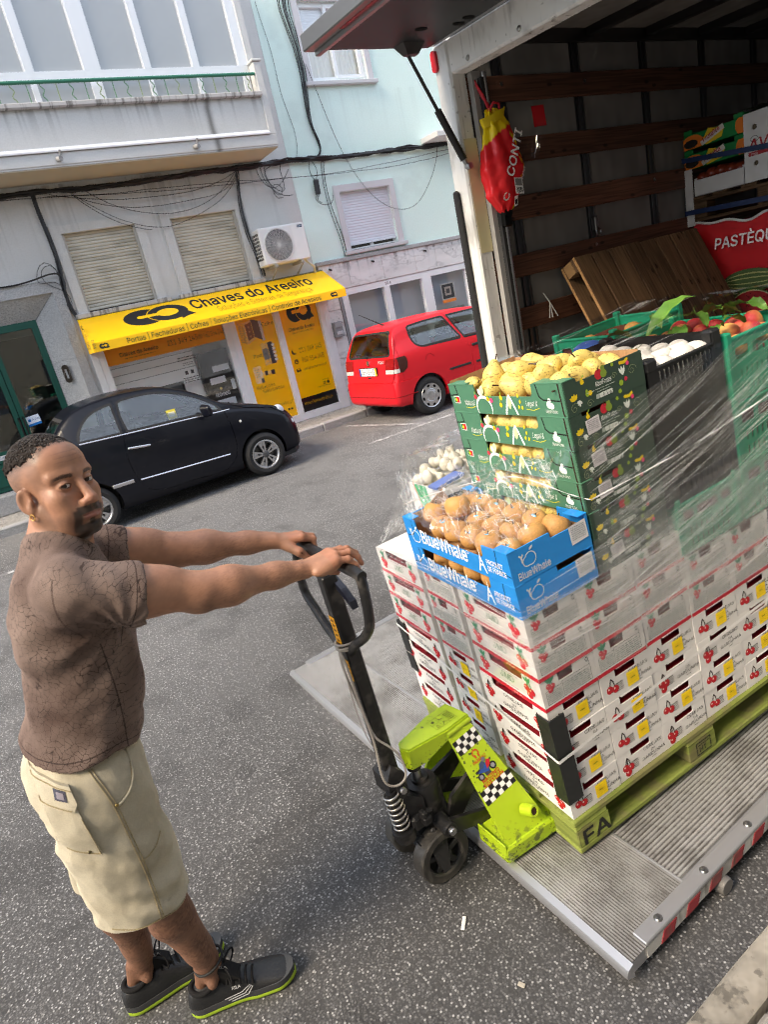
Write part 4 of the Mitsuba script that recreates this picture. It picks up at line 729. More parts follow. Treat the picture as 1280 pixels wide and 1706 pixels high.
M2, fullp = build_car(CP, tabp, (0, cp), 'paint_red', [sw1, sw2],
    dict(cabin=(5.72, 8.1), rear=([(-.60, 1.075), (.60, 1.075), (.635, 1.10), (.55, 1.40), (.52, 1.42), (-.52, 1.42), (-.55, 1.40), (-.635, 1.10)], 5.3, 5.95), front=([(-.60, 1.05), (.60, 1.05), (.52, 1.42), (-.52, 1.42)], 7.5, 8.4), seats=(6.15, 7.0), dash=7.75),
    [[(6.735, 1.50), (6.86, 1.28), (6.95, 1.05), (7.05, .87), (7.07, .3)], [(5.70, 1.40), (5.665, 1.20), (5.645, 1.04), (5.64, .665)], [(5.45, .665), (5.64, .665), (5.79, .66)], [(6.93, .31), (7.07, .29)]], [(6.10, .31, .355), (8.6, .31, .355)], (.16, .16, .17), groove_w=.008)
for wx in (6.10, 8.6):
    wheel(CP, wx, 8.625, .31, .31, -1, 'steel'); wheel(CP, wx, 2 * cp - 8.625, .31, .31, 1, 'steel')
shellp = fullp - scaled(fullp, (.988, .98, .985), (7.3, 0, .8))
bump = (fullp.scale((1, 1.012, 1)).translate((-.022, 0, 0))) ^ man(bx(5.3, 5.93, -3, 3, .2, .655))
bump -= man(cyl((6.10, -1.2, .31), (6.10, 1.2, .31), .362, 40)); bump -= scaled(fullp, (.975, .955, .98), (7.3, 0, .8))
part(CP, 'rear_bumper', tri(bump), 'paint_red', smooth=32, M=M2)
part(CP, 'bumper_crease', tri((fullp.scale((1, 1.016, 1)).translate((-.026, 0, 0)) ^ man(bx(5.3, 5.85, -3, 3, .425, .435))) - scaled(fullp, (.985, .98, .98), (7.3, 0, .8))), 'matte', (.25, .008, .01), M=M2)
out = fullp.scale((1, 1.006, 1)).translate((-.008, 0, 0)) - scaled(fullp, (.98, .97, .98), (7.3, 0, .8))
for s in (-1, 1):
    half = man(bx(5.3, 9, *((-3, -.52) if s < 0 else (.52, 3)), -1, 4))
    L1 = Polygon([(5.40, .80), (5.60, .80), (5.60, 1.03), (5.40, 1.03)]); L2 = Polygon([(5.60, .80), (5.66, .795), (5.745, .85), (5.77, .93), (5.765, 1.01), (5.74, 1.03), (5.60, 1.03)])
    k = part(CP, 'tail_lamp', tri(out ^ man(wallx(L1.difference(rect(5.3, .80, 5.60, .865)), -3, 3)) ^ half), 'gloss', (.30, .004, .006), M=M2)
    part(k, 'reversing_light', tri(out ^ man(wallx(rect(5.40, .80, 5.60, .862), -3, 3)) ^ half), 'gloss', (.55, .53, .52), M=M2)
    part(k, 'smoked_section', tri(out ^ man(wallx(L2, -3, 3)) ^ half), 'gloss', (.05, .012, .008), M=M2)
q = Print(.001); q.poly(rect(0, 0, .54, .125), 'e4e6ea').poly(rect(0, 0, .045, .125), '1e4fb0', 2).poly(rect(.495, 0, .54, .125), 'e8b923', 2).text('26-73-HI', .065, .024, .085, '16181c', width=.41)
pl = part(CP, 'number_plate', rb(5.495, 5.515, cp - .28, cp + .28, .775, .915, .004), 'semi', (.02, .02, .02)); q.put(CP, 'plate_lettering', frame((5.4945, cp + .27, .782), (0, -1, 0), (0, 0, 1), (-1, 0, 0)))
part(CP, 'boot_badge', lathe([(.0, .008), (.03, .008), (.042, .004), (.042, -.03)], (5.528, cp, .985), (-1, 0, .15), 20), 'chrome', smooth=30)
q = Print(.001); q.text('POLO', 0, 0, .045, 'b9b9bb', bold=True, width=.17); q.put(CP, 'boot_lettering', frame((5.517, cp - .34, .965), (0, -1, 0), (.2, 0, .98), (-.98, 0, .2)))
part(CP, 'boot_lock', rb(5.49, 5.52, cp - .06, cp + .02, .735, .755, .004), 'rubber')
part(CP, 'aerial', cat([tube([(5.93, cp - .10, 1.51), (5.90, cp - .08, 1.535), (5.62, cp + .10, 1.76)], [.018, .010, .004], 8)]), 'rubber')
part(CP, 'rear_wiper', cat([tube([(5.56, cp + .03, 1.075), (5.58, cp + .28, 1.12), (5.585, cp + .42, 1.125)], .009, 6), cyl((5.545, cp + .03, 1.07), (5.58, cp + .03, 1.08), .025, 10)]), 'rubber')
part(CP, 'rub_strip', cat([rb(6.55, 7.0, flank(6.8, .62, tabp, cp) - .012, flank(6.8, .62, tabp, cp) + .02, .605, .64, .006), rb(7.12, 7.95, flank(7.5, .61, tabp, cp) - .012, flank(7.5, .61, tabp, cp) + .02, .60, .635, .006)]), 'rubber')
part(CP, 'door_handle', rb(7.09, 7.26, flank(7.15, .90, tabp, cp) - .02, flank(7.15, .90, tabp, cp) + .01, .88, .92, .008), 'rubber')
part(CP, 'fuel_flap', lathe([(.085, .0), (.088, .002), (.09, 0)], (6.20, flank(6.2, .87, tabp, cp), .87), (0, -1, 0), 26, False), 'matte', (.2, .006, .008))
part(CP, 'tow_eye', rb(5.53, 5.56, cp - .52, cp - .40, .27, .30, .004), 'rubber'); part(CP, 'exhaust', cyl((5.5, cp + .35, .25), (5.8, cp + .35, .25), .025, 10), 'steel')
part(CP, 'window_sun_shade', bx(6.25, 6.50, cp - .48, cp - .47, 1.0, 1.44), 'matte', (.6, .62, .63))
# ------------------------------------------------------------------ delivery truck (open box body, tail to the left)
def shear(m): v = m.vertices.copy(); v[:, 2] -= .05 * (3.45 - v[:, 1]) * np.clip((v[:, 2] - 2.2) / .9, 0, 1); return TM(v, m.faces)
TR = thing('delivery_truck', 'white box delivery truck open at the back with its tail lift lowered onto the road', 'truck')
XR, YW = 2.91, 3.35
sw_ = part(TR, 'side_wall', bx(XR + .10, 8.1, YW + .012, 3.45, .85, 3.33), 'truckwhite')
rx = [3.30 + .705 * i for i in range(7)]
for i, x in enumerate([2.99] + [r + .05 for r in rx]):
    x1 = (rx + [8.1])[i] - .045
    part(sw_, 'cargo_panel', bx(x + .002, x1, YW - .004, YW + .010, 1.0, 3.25), 'cargopanel')
for x in rx: part(sw_, 'cargo_rail', cat([bx(x - .045, x + .05, YW + .004, YW + .0115, 1.0, 3.25), bx(x - .03, x - .018, YW - .012, YW + .004, 1.0, 3.25), bx(x + .022, x + .034, YW - .012, YW + .004, 1.0, 3.25)]), 'metal', (.16, .16, .17))
def board(x0, x1, y0, y1, z0, z1, ax, seed, M=None, c=.004):
    """a plank with its own grain: returns mesh and uv (metres along / across)"""
    m = rb(x0, x1, y0, y1, z0, z1, c); v = m.vertices; o = np.argsort(-np.array([x1 - x0, y1 - y0, z1 - z0]))
    m2 = trimesh.Trimesh(v[m.faces].reshape(-1, 3), np.arange(len(m.faces) * 3).reshape(-1, 3), process=False); fn = np.repeat(np.abs(m.face_normals), 3, 0); w = m2.vertices
    a, b, c_ = o
    uv = np.column_stack([w[:, a] + seed * 7.0, np.where(fn[:, c_] > .7, w[:, b], w[:, c_] + .3) + seed * .37])
    m2 = TM(m2.vertices, m2.faces)
    return (m2 if M is None else xf(m2, M)), uv
def plank(parent, name, x0, x1, y0, y1, z0, z1, bsdf, seed, M=None, c=.004, **kw):
    m, uv = board(x0, x1, y0, y1, z0, z1, 0, seed, None, c); return part(parent, name, m, bsdf, uv=uv, M=M, **kw)
for i, zc in enumerate((3.005, 2.66, 2.325, 1.975, 1.64, 1.30)): plank(sw_, 'wall_board', 3.02, 8.0, YW - .032, YW - .013, zc - .07, zc + .07, 'slatwood', i + 1)
for x, z in ((3.30, 3.03), (4.05, 3.02), (4.0, 2.0), (4.7, 2.35)): part(sw_, 'board_screw', cyl((x, YW - .036, z), (x, YW - .03, z), .012, 8), 'metal', (.3, .3, .3))
part(sw_, 'lashing_ring', cat([rb(3.99, 4.03, YW - .05, YW - .01, 2.09, 2.18, .006), lathe([(.025 + .006 * math.cos(a), .006 * math.sin(a)) for a in np.linspace(0, 6.28, 9)], (4.01, YW - .055, 2.08), (0, 1, 0), 16, False)]), 'metal', (.25, .25, .26))
part(sw_, 'cut_strap', cat([tube([(3.43, YW - .02, 1.77), (3.45, YW - .05, 1.70), (3.43 + d, YW - .06, 1.60)], .004, 5) for d in (-.01, .02, .07)]), 'semi', (.5, .5, .48))
part(sw_, 'top_rail', bx(2.99, 8.1, YW - .02, YW + .01, 3.252, 3.33), 'metal', (.13, .13, .135))
part(TR, 'side_wall', bx(XR + .10, 8.1, .94, 1.04, .85, 3.21), 'truckwhite')
part(TR, 'front_wall', bx(8.102, 8.2, .94, 3.45, .85, 3.3), 'truckwhite')
RF = part(TR, 'roof', shear(bx(XR + .10, 8.2, .93, 3.46, 3.335, 3.38)), 'cargopanel')
for x in np.arange(3.5, 8, .62): part(RF, 'roof_rib', shear(bx(x, x + .07, 1.05, YW - .03, 3.285, 3.334)), 'metal', (.10, .10, .105))
part(TR, 'cargo_floor', bx(XR + .05, 8.1, 1.042, YW + .005, .93, .995), 'slatwood', uv=None)
FR = part(TR, 'rear_frame', cat([rb(XR, XR + .12, YW - .035, 3.453, .8, 3.27, .012), shear(rb(XR, XR + .12, .93, YW - .037, 3.095, 3.272, .012)), shear(rb(XR, XR + .12, .93, 1.05, .8, 3.09, .012)), rb(XR, XR + .12, 1.052, YW - .037, .80, .99, .012)]), 'truckwhite', smooth=35)
part(FR, 'inner_reveal', bx(XR + .122, XR + .19, YW - .075, YW - .037, .99, 3.09), 'semi', (.32, .31, .30))
part(FR, 'rubber_buffer', rb(XR - .035, XR + .001, 3.395, 3.44, .85, 2.49, .012), 'rubber', smooth=35)
part(FR, 'door_rod', tube([(XR + .20, YW - .09, 1.0), (XR + .20, YW - .09, 3.08)], .017, 12), 'steel', smooth=40)
part(FR, 'rod_seal', bx(XR + .16, XR + .185, YW - .105, YW - .076, .99, 3.05), 'rubber')
for z, c in ((2.62, (.05, .05, .05)), (2.30, (.03, .03, .03))): part(FR, 'rod_bracket', cat([rb(XR + .16, XR + .235, YW - .13, YW - .06, z - .08, z + .08, .01), cyl((XR + .2, YW - .14, z), (XR + .2, YW - .06, z), .03, 12)]), 'metal', c, smooth=30)
part(FR, 'marker_lamp', xf(wally(rrect(-.022, -.055, .022, .055, .02), -.018, 0), frame((XR, 3.425, 3.195), (1, 0, 0), (0, 1, 0), (0, 0, 1))), 'gloss', (.55, .01, .02), smooth=30)
part(FR, 'edge_rust', bx(XR + .02, XR + .118, YW - .0385, YW - .0365, 2.1, 2.75), 'semi', (.62, .56, .33))
for y in (3.15, 2.75, 2.3): part(FR, 'rivet', lathe([(0, .006), (.012, .004), (.015, 0)], (XR - .001, y, 3.13 - .05 * (3.45 - y)), (-1, 0, 0), 12), 'metal', (.3, .28, .25))
FL = part(TR, 'top_flap', shear(rb(2.10, 2.86, .95, 3.41, 3.262, 3.29, .004)), 'semi', (.016, .017, .019))
part(FL, 'edge_profile', shear(cat([rb(2.03, 2.10, .95, 3.415, 3.255, 3.335, .006), rb(2.098, 2.13, .95, 3.415, 3.235, 3.262, .004)])), 'metal', (.36, .35, .34), smooth=30)
part(FL, 'warning_tape', shear(bx(2.075, 2.0985, 1.6, 3.1, 3.2525, 3.2548)), 'semi', (.42, .04, .05))
part(FL, 'hinge', shear(cat([rb(2.845, 2.92, .95, 3.43, 3.274, 3.292, .004)] + [cyl((2.87, y, 3.272), (2.87, y + .18, 3.272), .012, 8) for y in np.arange(1.0, 3.3, .42)])), 'metal', (.42, .42, .42))
parts(FL, 'drain_hole', [shear(ext(affinity.scale(Point(0, 0).buffer(.03, 12), 1.3, .7), -.003, .001, frame((x, y, 3.262), (1, 0, 0), (0, 1, 0), (0, 0, 1)))) for x, y in ((2.60, 3.13), (2.80, 3.06), (2.80, 2.98))], 'matte', (.004, .004, .004))
part(FL, 'strut_bracket', hull([(x, y, z) for x, y, z in ((2.60, 3.40, 3.262), (2.76, 3.40, 3.262), (2.60, 3.30, 3.262), (2.76, 3.30, 3.262), (2.64, 3.37, 3.205), (2.72, 3.37, 3.205), (2.64, 3.33, 3.205), (2.72, 3.33, 3.205))]), 'metal', (.10, .095, .09))
S0, S1 = np.array((2.655, 3.345, 3.20)), np.array((2.93, 3.315, 2.60)); mid = S0 + (S1 - S0) * .47
part(FL, 'gas_strut', cat([cyl(S0, mid, .010, 10), cyl(mid, S0 + (S1 - S0) * .93, .021, 14)]), 'gloss', (.014, .014, .015), smooth=40)
part(FL, 'strut_end', cat([cyl(S0 + (S1 - S0) * .93, S1, .013, 10), cyl(S1 - (0, .03, 0), S1 + (0, .05, 0), .018, 10)]), 'steel', smooth=40)
CH = part(TR, 'chassis', cat([bx(3.4, 9, 1.6, 1.7, .65, .85), bx(3.4, 9, 2.7, 2.8, .65, .85), bx(3.2, 3.32, 1.1, 3.3, .5, .64)]), 'matte', (.03, .03, .03))
parts(TR, 'wheel', [lathe([(0, .05), (.2, .06), (.22, .0), (.40, 0), (.42, -.05), (.42, -.22), (.2, -.25), (0, -.25)], (4.9, y, .42), (0, s, 0), 30) for y, s in ((1.05, -1), (3.35, 1))], 'rubber', smooth=40)
# tail lift platform
O = np.array((.945, .945, .095)); U = np.array((1, 0, .028)); U /= np.linalg.norm(U); V_ = np.array((.035, 2.445, -.075)); LV = np.linalg.norm(V_); V_ /= LV; N_ = np.cross(U, V_); N_ /= np.linalg.norm(N_)
PM = frame(O, U, V_, N_)     # platform frame: u away from the tip, v towards the far side
def grooves(u0, u1, v0, v1, pitch, along, h=.004):
    """ribbed deck: ribs run along u or v"""
    a0, a1 = (v0, v1) if along == 'u' else (u0, u1); n = int(round((a1 - a0) / pitch)); pts = []
    for i in range(n):
        s = a0 + i * (a1 - a0) / n; w = (a1 - a0) / n; pts += [(s, -h), (s + .28 * w, -h), (s + .42 * w, 0), (s + .86 * w, 0)]
    pts.append((a1, -h)); P = np.array(pts); k = np.linspace(*((u0, u1) if along == 'u' else (v0, v1)), 3); V = []
    for t in k: V.append([(t, s, z) if along == 'u' else (s, t, z) for s, z in P])
    m = rings(np.array(V), False, False); v = m.vertices
    uv = np.column_stack([v[:, 0], (v[:, 1] - a0) * n / (a1 - a0)]) if along == 'u' else np.column_stack([v[:, 1], (v[:, 0] - a0) * n / (a1 - a0)])
    if along == 'u': m = TM(v, m.faces[:, ::-1])
    return m, uv
TL = part(TR, 'tail_lift', xf(bx(.03, 1.86, .012, LV - .004, -.055, -.006), PM), 'aluminium')
for nm, a in (('tip_deck', (.031, .343, .006, LV - .02, .0098, 'v')), ('main_deck', (.352, 1.86, .068, LV - .05, .0142, 'u'))):
    m, uv = grooves(*a); part(TL, nm, m, 'treadplate', uv=uv, M=PM)
sm = grooves(.065, .343, .03, .031, .01, 'v')
part(TL, 'tip_edge', xf(hull([(u, v, z) for v in (0, LV) for u, z in ((0, -.022), (.008, -.008), (.030, .0005), (.030, -.05), (0, -.036))]), PM), 'aluminium', smooth=30)
part(TL, 'seam_bar', xf(rb(.344, .351, .03, LV - .03, -.006, .0015, .001), PM), 'aluminium')
part(TL, 'far_edge', xf(rb(.12, 1.86, LV - .05, LV + .005, -.05, .006, .003), PM), 'aluminium', smooth=30)
part(TL, 'side_strip', xf(rb(.10, 1.86, .006, .056, -.006, .007, .003), PM), 'aluminium', smooth=30)
part(TL, 'side_face', xf(bx(.10, 1.86, .008, .030, -.050, -.0065), PM), 'grimy', (.55, .55, .53))
for i in range(14):
    u = .16 + i * .12; part(TL, 'red_stripe', xf(wallx(Polygon([(u, -.048), (u + .06, -.048), (u + .08, -.010), (u + .02, -.010)]), .0055, .0078), PM), 'grimy', (.34, .035, .045))
for u in (.19, .42, .665, .92, 1.2, 1.5): part(TL, 'bolt', xf(cat([lathe([(0, .005), (.010, .005), (.013, .002), (.014, 0)], (u, .032, .007), (0, 0, 1), 14)]), PM), 'metal', (.33, .33, .33), smooth=30); part(TL, 'bolt_head', xf(lathe([(0, .010), (.006, .010), (.0065, .005)], (u, .032, .007), (0, 0, 1), 6), PM), 'metal', (.25, .25, .25))
part(TL, 'roller', cat([lathe([(0, .03), (.026, .03), (.03, .024), (.03, -.024), (.026, -.03), (0, -.03)], (1.42, .965, .031), (0, 1, 0), 22)]), 'semi', (.16, .155, .15), smooth=40)
parts(TL, 'lift_arm', [tube([(2.84, 1.5, .09), (3.0, 1.5, .25), (3.4, 1.5, .6)], .05, 8), tube([(2.84, 2.9, .07), (3.0, 2.9, .25), (3.4, 2.9, .6)], .05, 8)], 'matte', (.03, .03, .03))

# ------------------------------------------------------------------ things in the truck
RP = thing('red_card', 'small plain red card stuck on the grey inner wall of the truck', 'card')
part(RP, 'card', xf(bx(-.055, .055, -.002, 0, -.06, .06), frame((3.615, YW - .006, 2.845), (1, 0, .04), (0, 1, 0), (-.06, 0, 1))), 'semi', (.55, .012, .02))
# carrier bag hanging on the rail
BG = thing('carrier_bag', 'crumpled red and yellow reusable carrier bag hanging inside the rear post', 'bag')
zs = np.linspace(2.29, 2.875, 46); V = []; C = []
for z in zs:
    t = (z - 2.29) / .585; cx = 3.10 + .045 * math.sin(t * 2.6) - .02 * t; w = np.interp(t, (0, .06, .2, .45, .7, .88, 1), (.01, .06, .125, .155, .115, .075, .03)); d = np.interp(t, (0, .1, .4, .8, 1), (.01, .06, .085, .06, .02))
    an = np.linspace(0, 2 * math.pi, 60, endpoint=False); ring = np.column_stack([cx + w * np.cos(an), 3.235 + d * np.sin(an), np.full(60, z)])
    nz = meshkit.fbm(ring * (16, 16, 11), 4, 3) - .5; fold = .010 * np.sin(an * 7 + 6 * t) * (.4 + t)
    ring[:, 0] += (nz * .045 + fold) * np.cos(an); ring[:, 1] += (nz * .045 + fold) * np.sin(an); V.append(ring)
    yl = (t > .74 + .09 * np.cos(an + .6)) | ((np.cos(an) > .55) & (np.sin(an * 9 + t * 30) + np.cos(t * 26) > .2)) 
    C.append(np.where(yl[:, None], srgb('e2c500'), srgb('d6171f')))
m = rings(np.array(V), True); part(BG, 'bag_body', m, 'semi', smooth=True, vcol=np.vstack([np.vstack(C), srgb('d6171f'), srgb('e2c500')]))
part(BG, 'bag_mouth', rings(np.array([[(3.10 + (.075 + .02 * k) * math.cos(a) + .01 * math.sin(5 * a), 3.225 + .045 * math.sin(a), 2.80 + .035 * k + .03 * math.cos(a)) for a in np.linspace(0, 2 * math.pi, 30, endpoint=False)] for k in (0, .5, 1, 1.4)]), False), 'semi', srgb('d9bd10'), smooth=True)
part(BG, 'handle', cat([tube([(3.085, 3.22, 2.85), (3.065, 3.24, 2.95), (3.045, 3.29, 3.07), (3.07, 3.25, 2.94), (3.11, 3.22, 2.86)], .008, 6), tube([(3.06, 3.2, 2.86), (3.08, 3.18, 2.895), (3.13, 3.19, 2.89), (3.14, 3.2, 2.86)], .007, 6)]), 'semi', srgb('b51b2a'), smooth=40)
q = Print(.001); q.text('CONTI', 0, 0, .058, 'f3f0ee', bold=True, rot=66).text('fresco', .075, -.02, .018, 'f3d9d6', rot=66, shear=.2); q.put(BG, 'bag_lettering', frame((3.095, 3.118, 2.475), (1, 0, 0), (0, -.06, 1), (0, -1, -.06)))
q = Print(.001); q.poly(rect(0, 0, .065, .09), 'e8e6e2').poly(rect(.006, .045, .059, .085), '7d7b78', 2)
for k in range(9): q.poly(rect(.008 + .006 * k, .006, .008 + .006 * k + (.002 + .002 * (k % 2)), .036), '1c1c1c', 2)
q.put(BG, 'barcode_label', frame((3.10, 3.120, 2.385), (1, 0, -.1), (.1, .10, 1), (0, -1, .12)))
q = Print(.001); q.text('C', 0, .02, .05, 'f3f0ee', bold=True, rot=60).poly(rect(.06, -.03, .09, .03), 'e8e6e2').poly(rect(.065, -.02, .085, .01), '2c2c2c', 2); q.put(BG, 'bag_lettering', frame((3.055, 3.158, 2.335), (1, 0, .2), (-.2, -.45, .9), (0, -.95, -.3)))
k = put('plastic_sleeve', rings(np.array([[(3.46 + .09 * t + .038 * math.cos(a), YW - .07 + .03 * math.sin(a), 2.60 + .19 * t + .02 * math.cos(a)) for a in np.linspace(0, 2 * math.pi, 20, endpoint=False)] for t in (0, .2, .5, .8, 1)]), False), 'pane', smooth=True); lab(k, 'clear plastic document sleeve leaning out below the red card', 'plastic sleeve')
# timber pallet leaning on the wall boards
LP = thing('wooden_pallet', 'old brown wooden pallet leaning against the inner wall of the truck', 'pallet')
vd = np.array((0, -.447, -.894)); nd = np.array((0, .894, -.447)); LM = frame((3.60, 3.18, 1.955), (1, 0, 0), vd, nd)      # u along x, v down, w into the pallet
for i in range(8):
    u0 = .0 + i * .172; plank(LP, 'deck_board', u0 + .003, u0 + .160 + rng.uniform(-.004, .002), rng.uniform(0, .006), 1.12, 0, .021, 'palletwood', i + 11, LM)
for j, v in enumerate((.0, .50, 1.0)): plank(LP, 'stringer_board', 0, 1.37, v + .002, v + .10, .022, .043, 'palletwood', j + 24, LM)
for j, v in enumerate((.0, .50, 1.0)):
    for i, u in enumerate((.005, .62, 1.23)): plank(LP, 'block', u, u + .14, v + .003, v + .098, .044, .122, 'palletwood', j * 3 + i + 31, LM)
for i, u in enumerate((0, .62, 1.23)): plank(LP, 'bottom_board', u, u + .14, 0, 1.12, .123, .144, 'palletwood', i + 43, LM)
for w_ in (0, .123): part(LP, 'sawn_edge', xf(bx(-.002, .0005 if w_ else .0025, .004, 1.116, w_ + .002, w_ + .019), LM), 'matte', (.36, .205, .085))
part(LP, 'sawn_end', xf(bx(-.001, .0045, .006, .095, .046, .120), LM), 'matte', (.30, .18, .08))
# watermelon bin with a pallet of boxes on top
XS = 5.1
WB = thing('watermelon_bin', 'big red cardboard bin printed with watermelons and the word PASTÈQUE', 'cardboard bin')
ys = np.linspace(2.0, 3.28, 30); top = 1.955 - .02 * np.sin((ys - 2.0) * 9) + .012 * np.cos(ys * 23)
front = np.array([[(XS + .012 * math.sin(y * 5), y, z) for y in ys] for z in np.linspace(1.0, 1, 2)]); front[1, :, 2] = top
part(WB, 'front_panel', rings(front, False, False), 'semi', srgb('c4141c'), smooth=True)
part(WB, 'top_edge', tube([(XS - .003 + .012 * math.sin(y * 5), y, z) for y, z in zip(ys, top)], .010, 6), 'whiteboard')
part(WB, 'side_panel', cat([bx(XS, XS + 1.1, 3.281, 3.295, 1.0, 1.93), bx(XS, XS + 1.1, 1.98, 1.998, 1.0, 1.93), bx(XS + 1.1, XS + 1.12, 2.0, 3.28, 1.0, 1.93)]), 'semi', srgb('c4141c'))
q = Print(.002)
FM = frame((XS - .016, 3.28, 1.0), (0, -1, 0), (0, 0, 1), (-1, 0, 0))
q.text('PASTÈQUE', .165, .765, .075, 'f2ecec', bold=True, width=.50, shear=.12)
def melon(u, v, a, b, c='3f5a2c'):
    e = affinity.translate(affinity.scale(Point(0, 0).buffer(1, 32), a, b), u, v); q.poly(e, c)
    for k in (-.6, -.2, .2, .6):
        s = affinity.translate(affinity.scale(Point(0, 0).buffer(1, 24), a * .99, b * (abs(k) + .08)), u, v).difference(affinity.translate(affinity.scale(Point(0, 0).buffer(1, 24), a * 1.0, b * abs(k) * .92), u, v)); q.poly(s.intersection(sbox(u - a, v, u + a, v + b) if k > 0 else sbox(u - a, v - b, u + a, v)), 'a7a86a', 2)
melon(.20, .40, .13, .075, '55602f'); melon(.43, .50, .21, .085, '4a5f30'); melon(.85, .42, .25, .12, '4a5f30')
sl_ = affinity.translate(affinity.scale(Point(0, 0).buffer(1, 32), .155, .092), .44, .345); q.poly(sl_, '5f7a3a', 3); q.poly(affinity.scale(sl_, .95, .92), 'd9cfa0', 4); q.poly(affinity.scale(sl_, .90, .84), 'c22b30', 5)
for k in range(26):
    a, r = rng.uniform(0, 6.28), math.sqrt(rng.uniform(.05, .7)); q.poly(Point(.44 + .13 * r * math.cos(a), .345 + .075 * r * math.sin(a)).buffer(.0035), '3a1210', 6)
q.put(WB, 'print', FM)
PA = thing('wooden_pallet', 'pale wooden pallet lying on top of the red watermelon bin', 'pallet')
for i, y in enumerate((1.9, 2.12, 2.34, 2.56, 2.78, 3.0, 3.17)): plank(PA, 'deck_board', XS - .02, XS + 1.0, y, y + .115, 2.148, 2.168, 'palletwood', i + 50)
for i, (a, b) in enumerate(((2.0, 2.147),)):
    plank(PA, 'edge_board', XS - .018, XS + .08, 1.9, 3.28, 2.126, 2.1475, 'palletwood', 58); plank(PA, 'bottom_board', XS - .018, XS + .08, 1.9, 3.28, 1.99, 2.01, 'palletwood', 59)
for i, y in enumerate((1.92, 2.66, 3.16)): plank(PA, 'block', XS - .018, XS + .10, y, y + .12, 2.011, 2.1255, 'palletwood', 61 + i)
k = put('corner_post', rb(XS - .028, XS - .012, 3.262, 3.325, 1.965, 2.372, .003), 'whiteboard'); lab(k, 'white cardboard edge protector standing at the left corner of the upper load', 'corner post')
WC = thing('fruit_crate', 'low white crate of red fruit under the green papaya boxes in the truck', 'crate')
part(WC, 'front', rb(XS - .008, XS + .005, 2.875, 3.26, 2.172, 2.285, .004), 'whiteboard'); part(WC, 'side', cat([bx(XS + .006, XS + .55, 3.245, 3.26, 2.172, 2.30), bx(XS + .006, XS + .55, 2.875, 2.89, 2.172, 2.30), bx(XS + .006, XS + .55, 2.891, 3.244, 2.172, 2.18)]), 'whiteboard')
for i in range(9):
    k = put('red_fruit', mv(xf(trimesh.creation.icosphere(2, .048), np.diag([1, 1, .9, 1])), (XS + .06 + .08 * (i // 5), 2.93 + .073 * (i % 5) + .02 * (i // 5), 2.285 + rng.uniform(0, .03))), 'gloss', (.22, .035, .015), smooth=True); lab(k, 'round red fruit in the low white crate inside the truck', 'fruit', 'red fruits in the white crate')
for j in range(2):
    z = 2.372 + .135 * j
    FB = thing('papaya_box', ('lower', 'upper')[j] + ' of the two green boxes printed with papayas and Frutana', 'fruit box')
    part(FB, 'front', rb(XS - .006, XS + .006, 2.865, 3.325, z, z + .098, .003), 'semi', srgb('14803c'))
    parts(FB, 'corner', [rb(XS - .006, XS + .006, y, y + .07, z + .099, z + .13, .002) for y in (2.865, 3.255)], 'semi', srgb('14803c'))
    part(FB, 'side', cat([bx(XS + .007, XS + .5, 3.311, 3.325, z, z + .125), bx(XS + .007, XS + .5, 2.865, 2.88, z, z + .125), bx(XS + .007, XS + .5, 2.881, 3.31, z, z + .012)]), 'semi', srgb('126c33'))
    q = Print(.0012); e = lambda u, v, a, b: affinity.translate(affinity.scale(Point(0, 0).buffer(1, 24), a, b), u, v)
    q.poly(e(.07, .035, .09, .058).intersection(sbox(0, 0, .46, .1)), 'e07a1e').poly(e(.06, .035, .055, .028), '1b140c', 2).poly(e(.45, .05, .05, .06).intersection(sbox(.3, 0, .46, .1)), 'e07a1e')
    q.poly(Polygon([(.145, .03), (.20, .105), (.32, .075), (.30, .02), (.18, .0)]), 'e3c21c').poly(Polygon([(.135, .03), (.31, .105), (.325, .07), (.15, .0)]), 'd9d6cc', 3).text('FrutaNa', .165, .02, .034, 'b3302a', bold=True, rot=22, width=.135, layer=5)
    q.put(FB, 'print', frame((XS - .0065, 3.325, z), (0, -1, 0), (0, 0, 1), (-1, 0, 0)))
WX = thing('cardboard_box', 'tall white cardboard box with round holes and red lettering beside the papaya boxes', 'box')
hol = [Point(.08, .115).buffer(.017), Point(.075, .345).buffer(.018), Point(.40, .115).buffer(.017), Point(.40, .345).buffer(.018)]
part(WX, 'front', xf(ext(rect(0, 0, .55, .44).difference(unary_union(hol)), -.012, 0), frame((XS - .02, 2.86, 2.172), (0, -1, 0), (0, 0, 1), (-1, 0, 0))), 'whiteboard'); part(WX, 'body', bx(XS - .007, XS + .4, 2.31, 2.86, 2.173, 2.60), 'matte', (.12, .10, .07))
q = Print(.001); q.text('AVTOV', .03, .205, .065, 'a8262c', bold=True, shear=.15, width=.34).poly(rect(.03, .165, .36, .19), 'a8262c').text('fresh', .05, .17, .014, 'e8e0e0').poly(affinity.scale(Point(.075, .27).buffer(.02).difference(Point(.075, .27).buffer(.017)), 1.4, 1), '55524f'); q.put(WX, 'print', frame((XS - .0205, 2.86, 2.172), (0, -1, 0), (0, 0, 1), (-1, 0, 0)))
fo = np.array([[(XS - .03 + .5 * s, y, 2.622 + .03 * meshkit.noise(np.array([s * 5, y * 22, 0])) + .012 * s) for y in np.linspace(2.30, 2.865, 26)] for s in np.linspace(0, 1, 8)]); k = put('foil_sheet', rings(fo, False, False), 'metal', (.75, .74, .70), smooth=True); lab(k, 'crinkled silver foil sheet lying on top of the white cardboard box', 'foil')
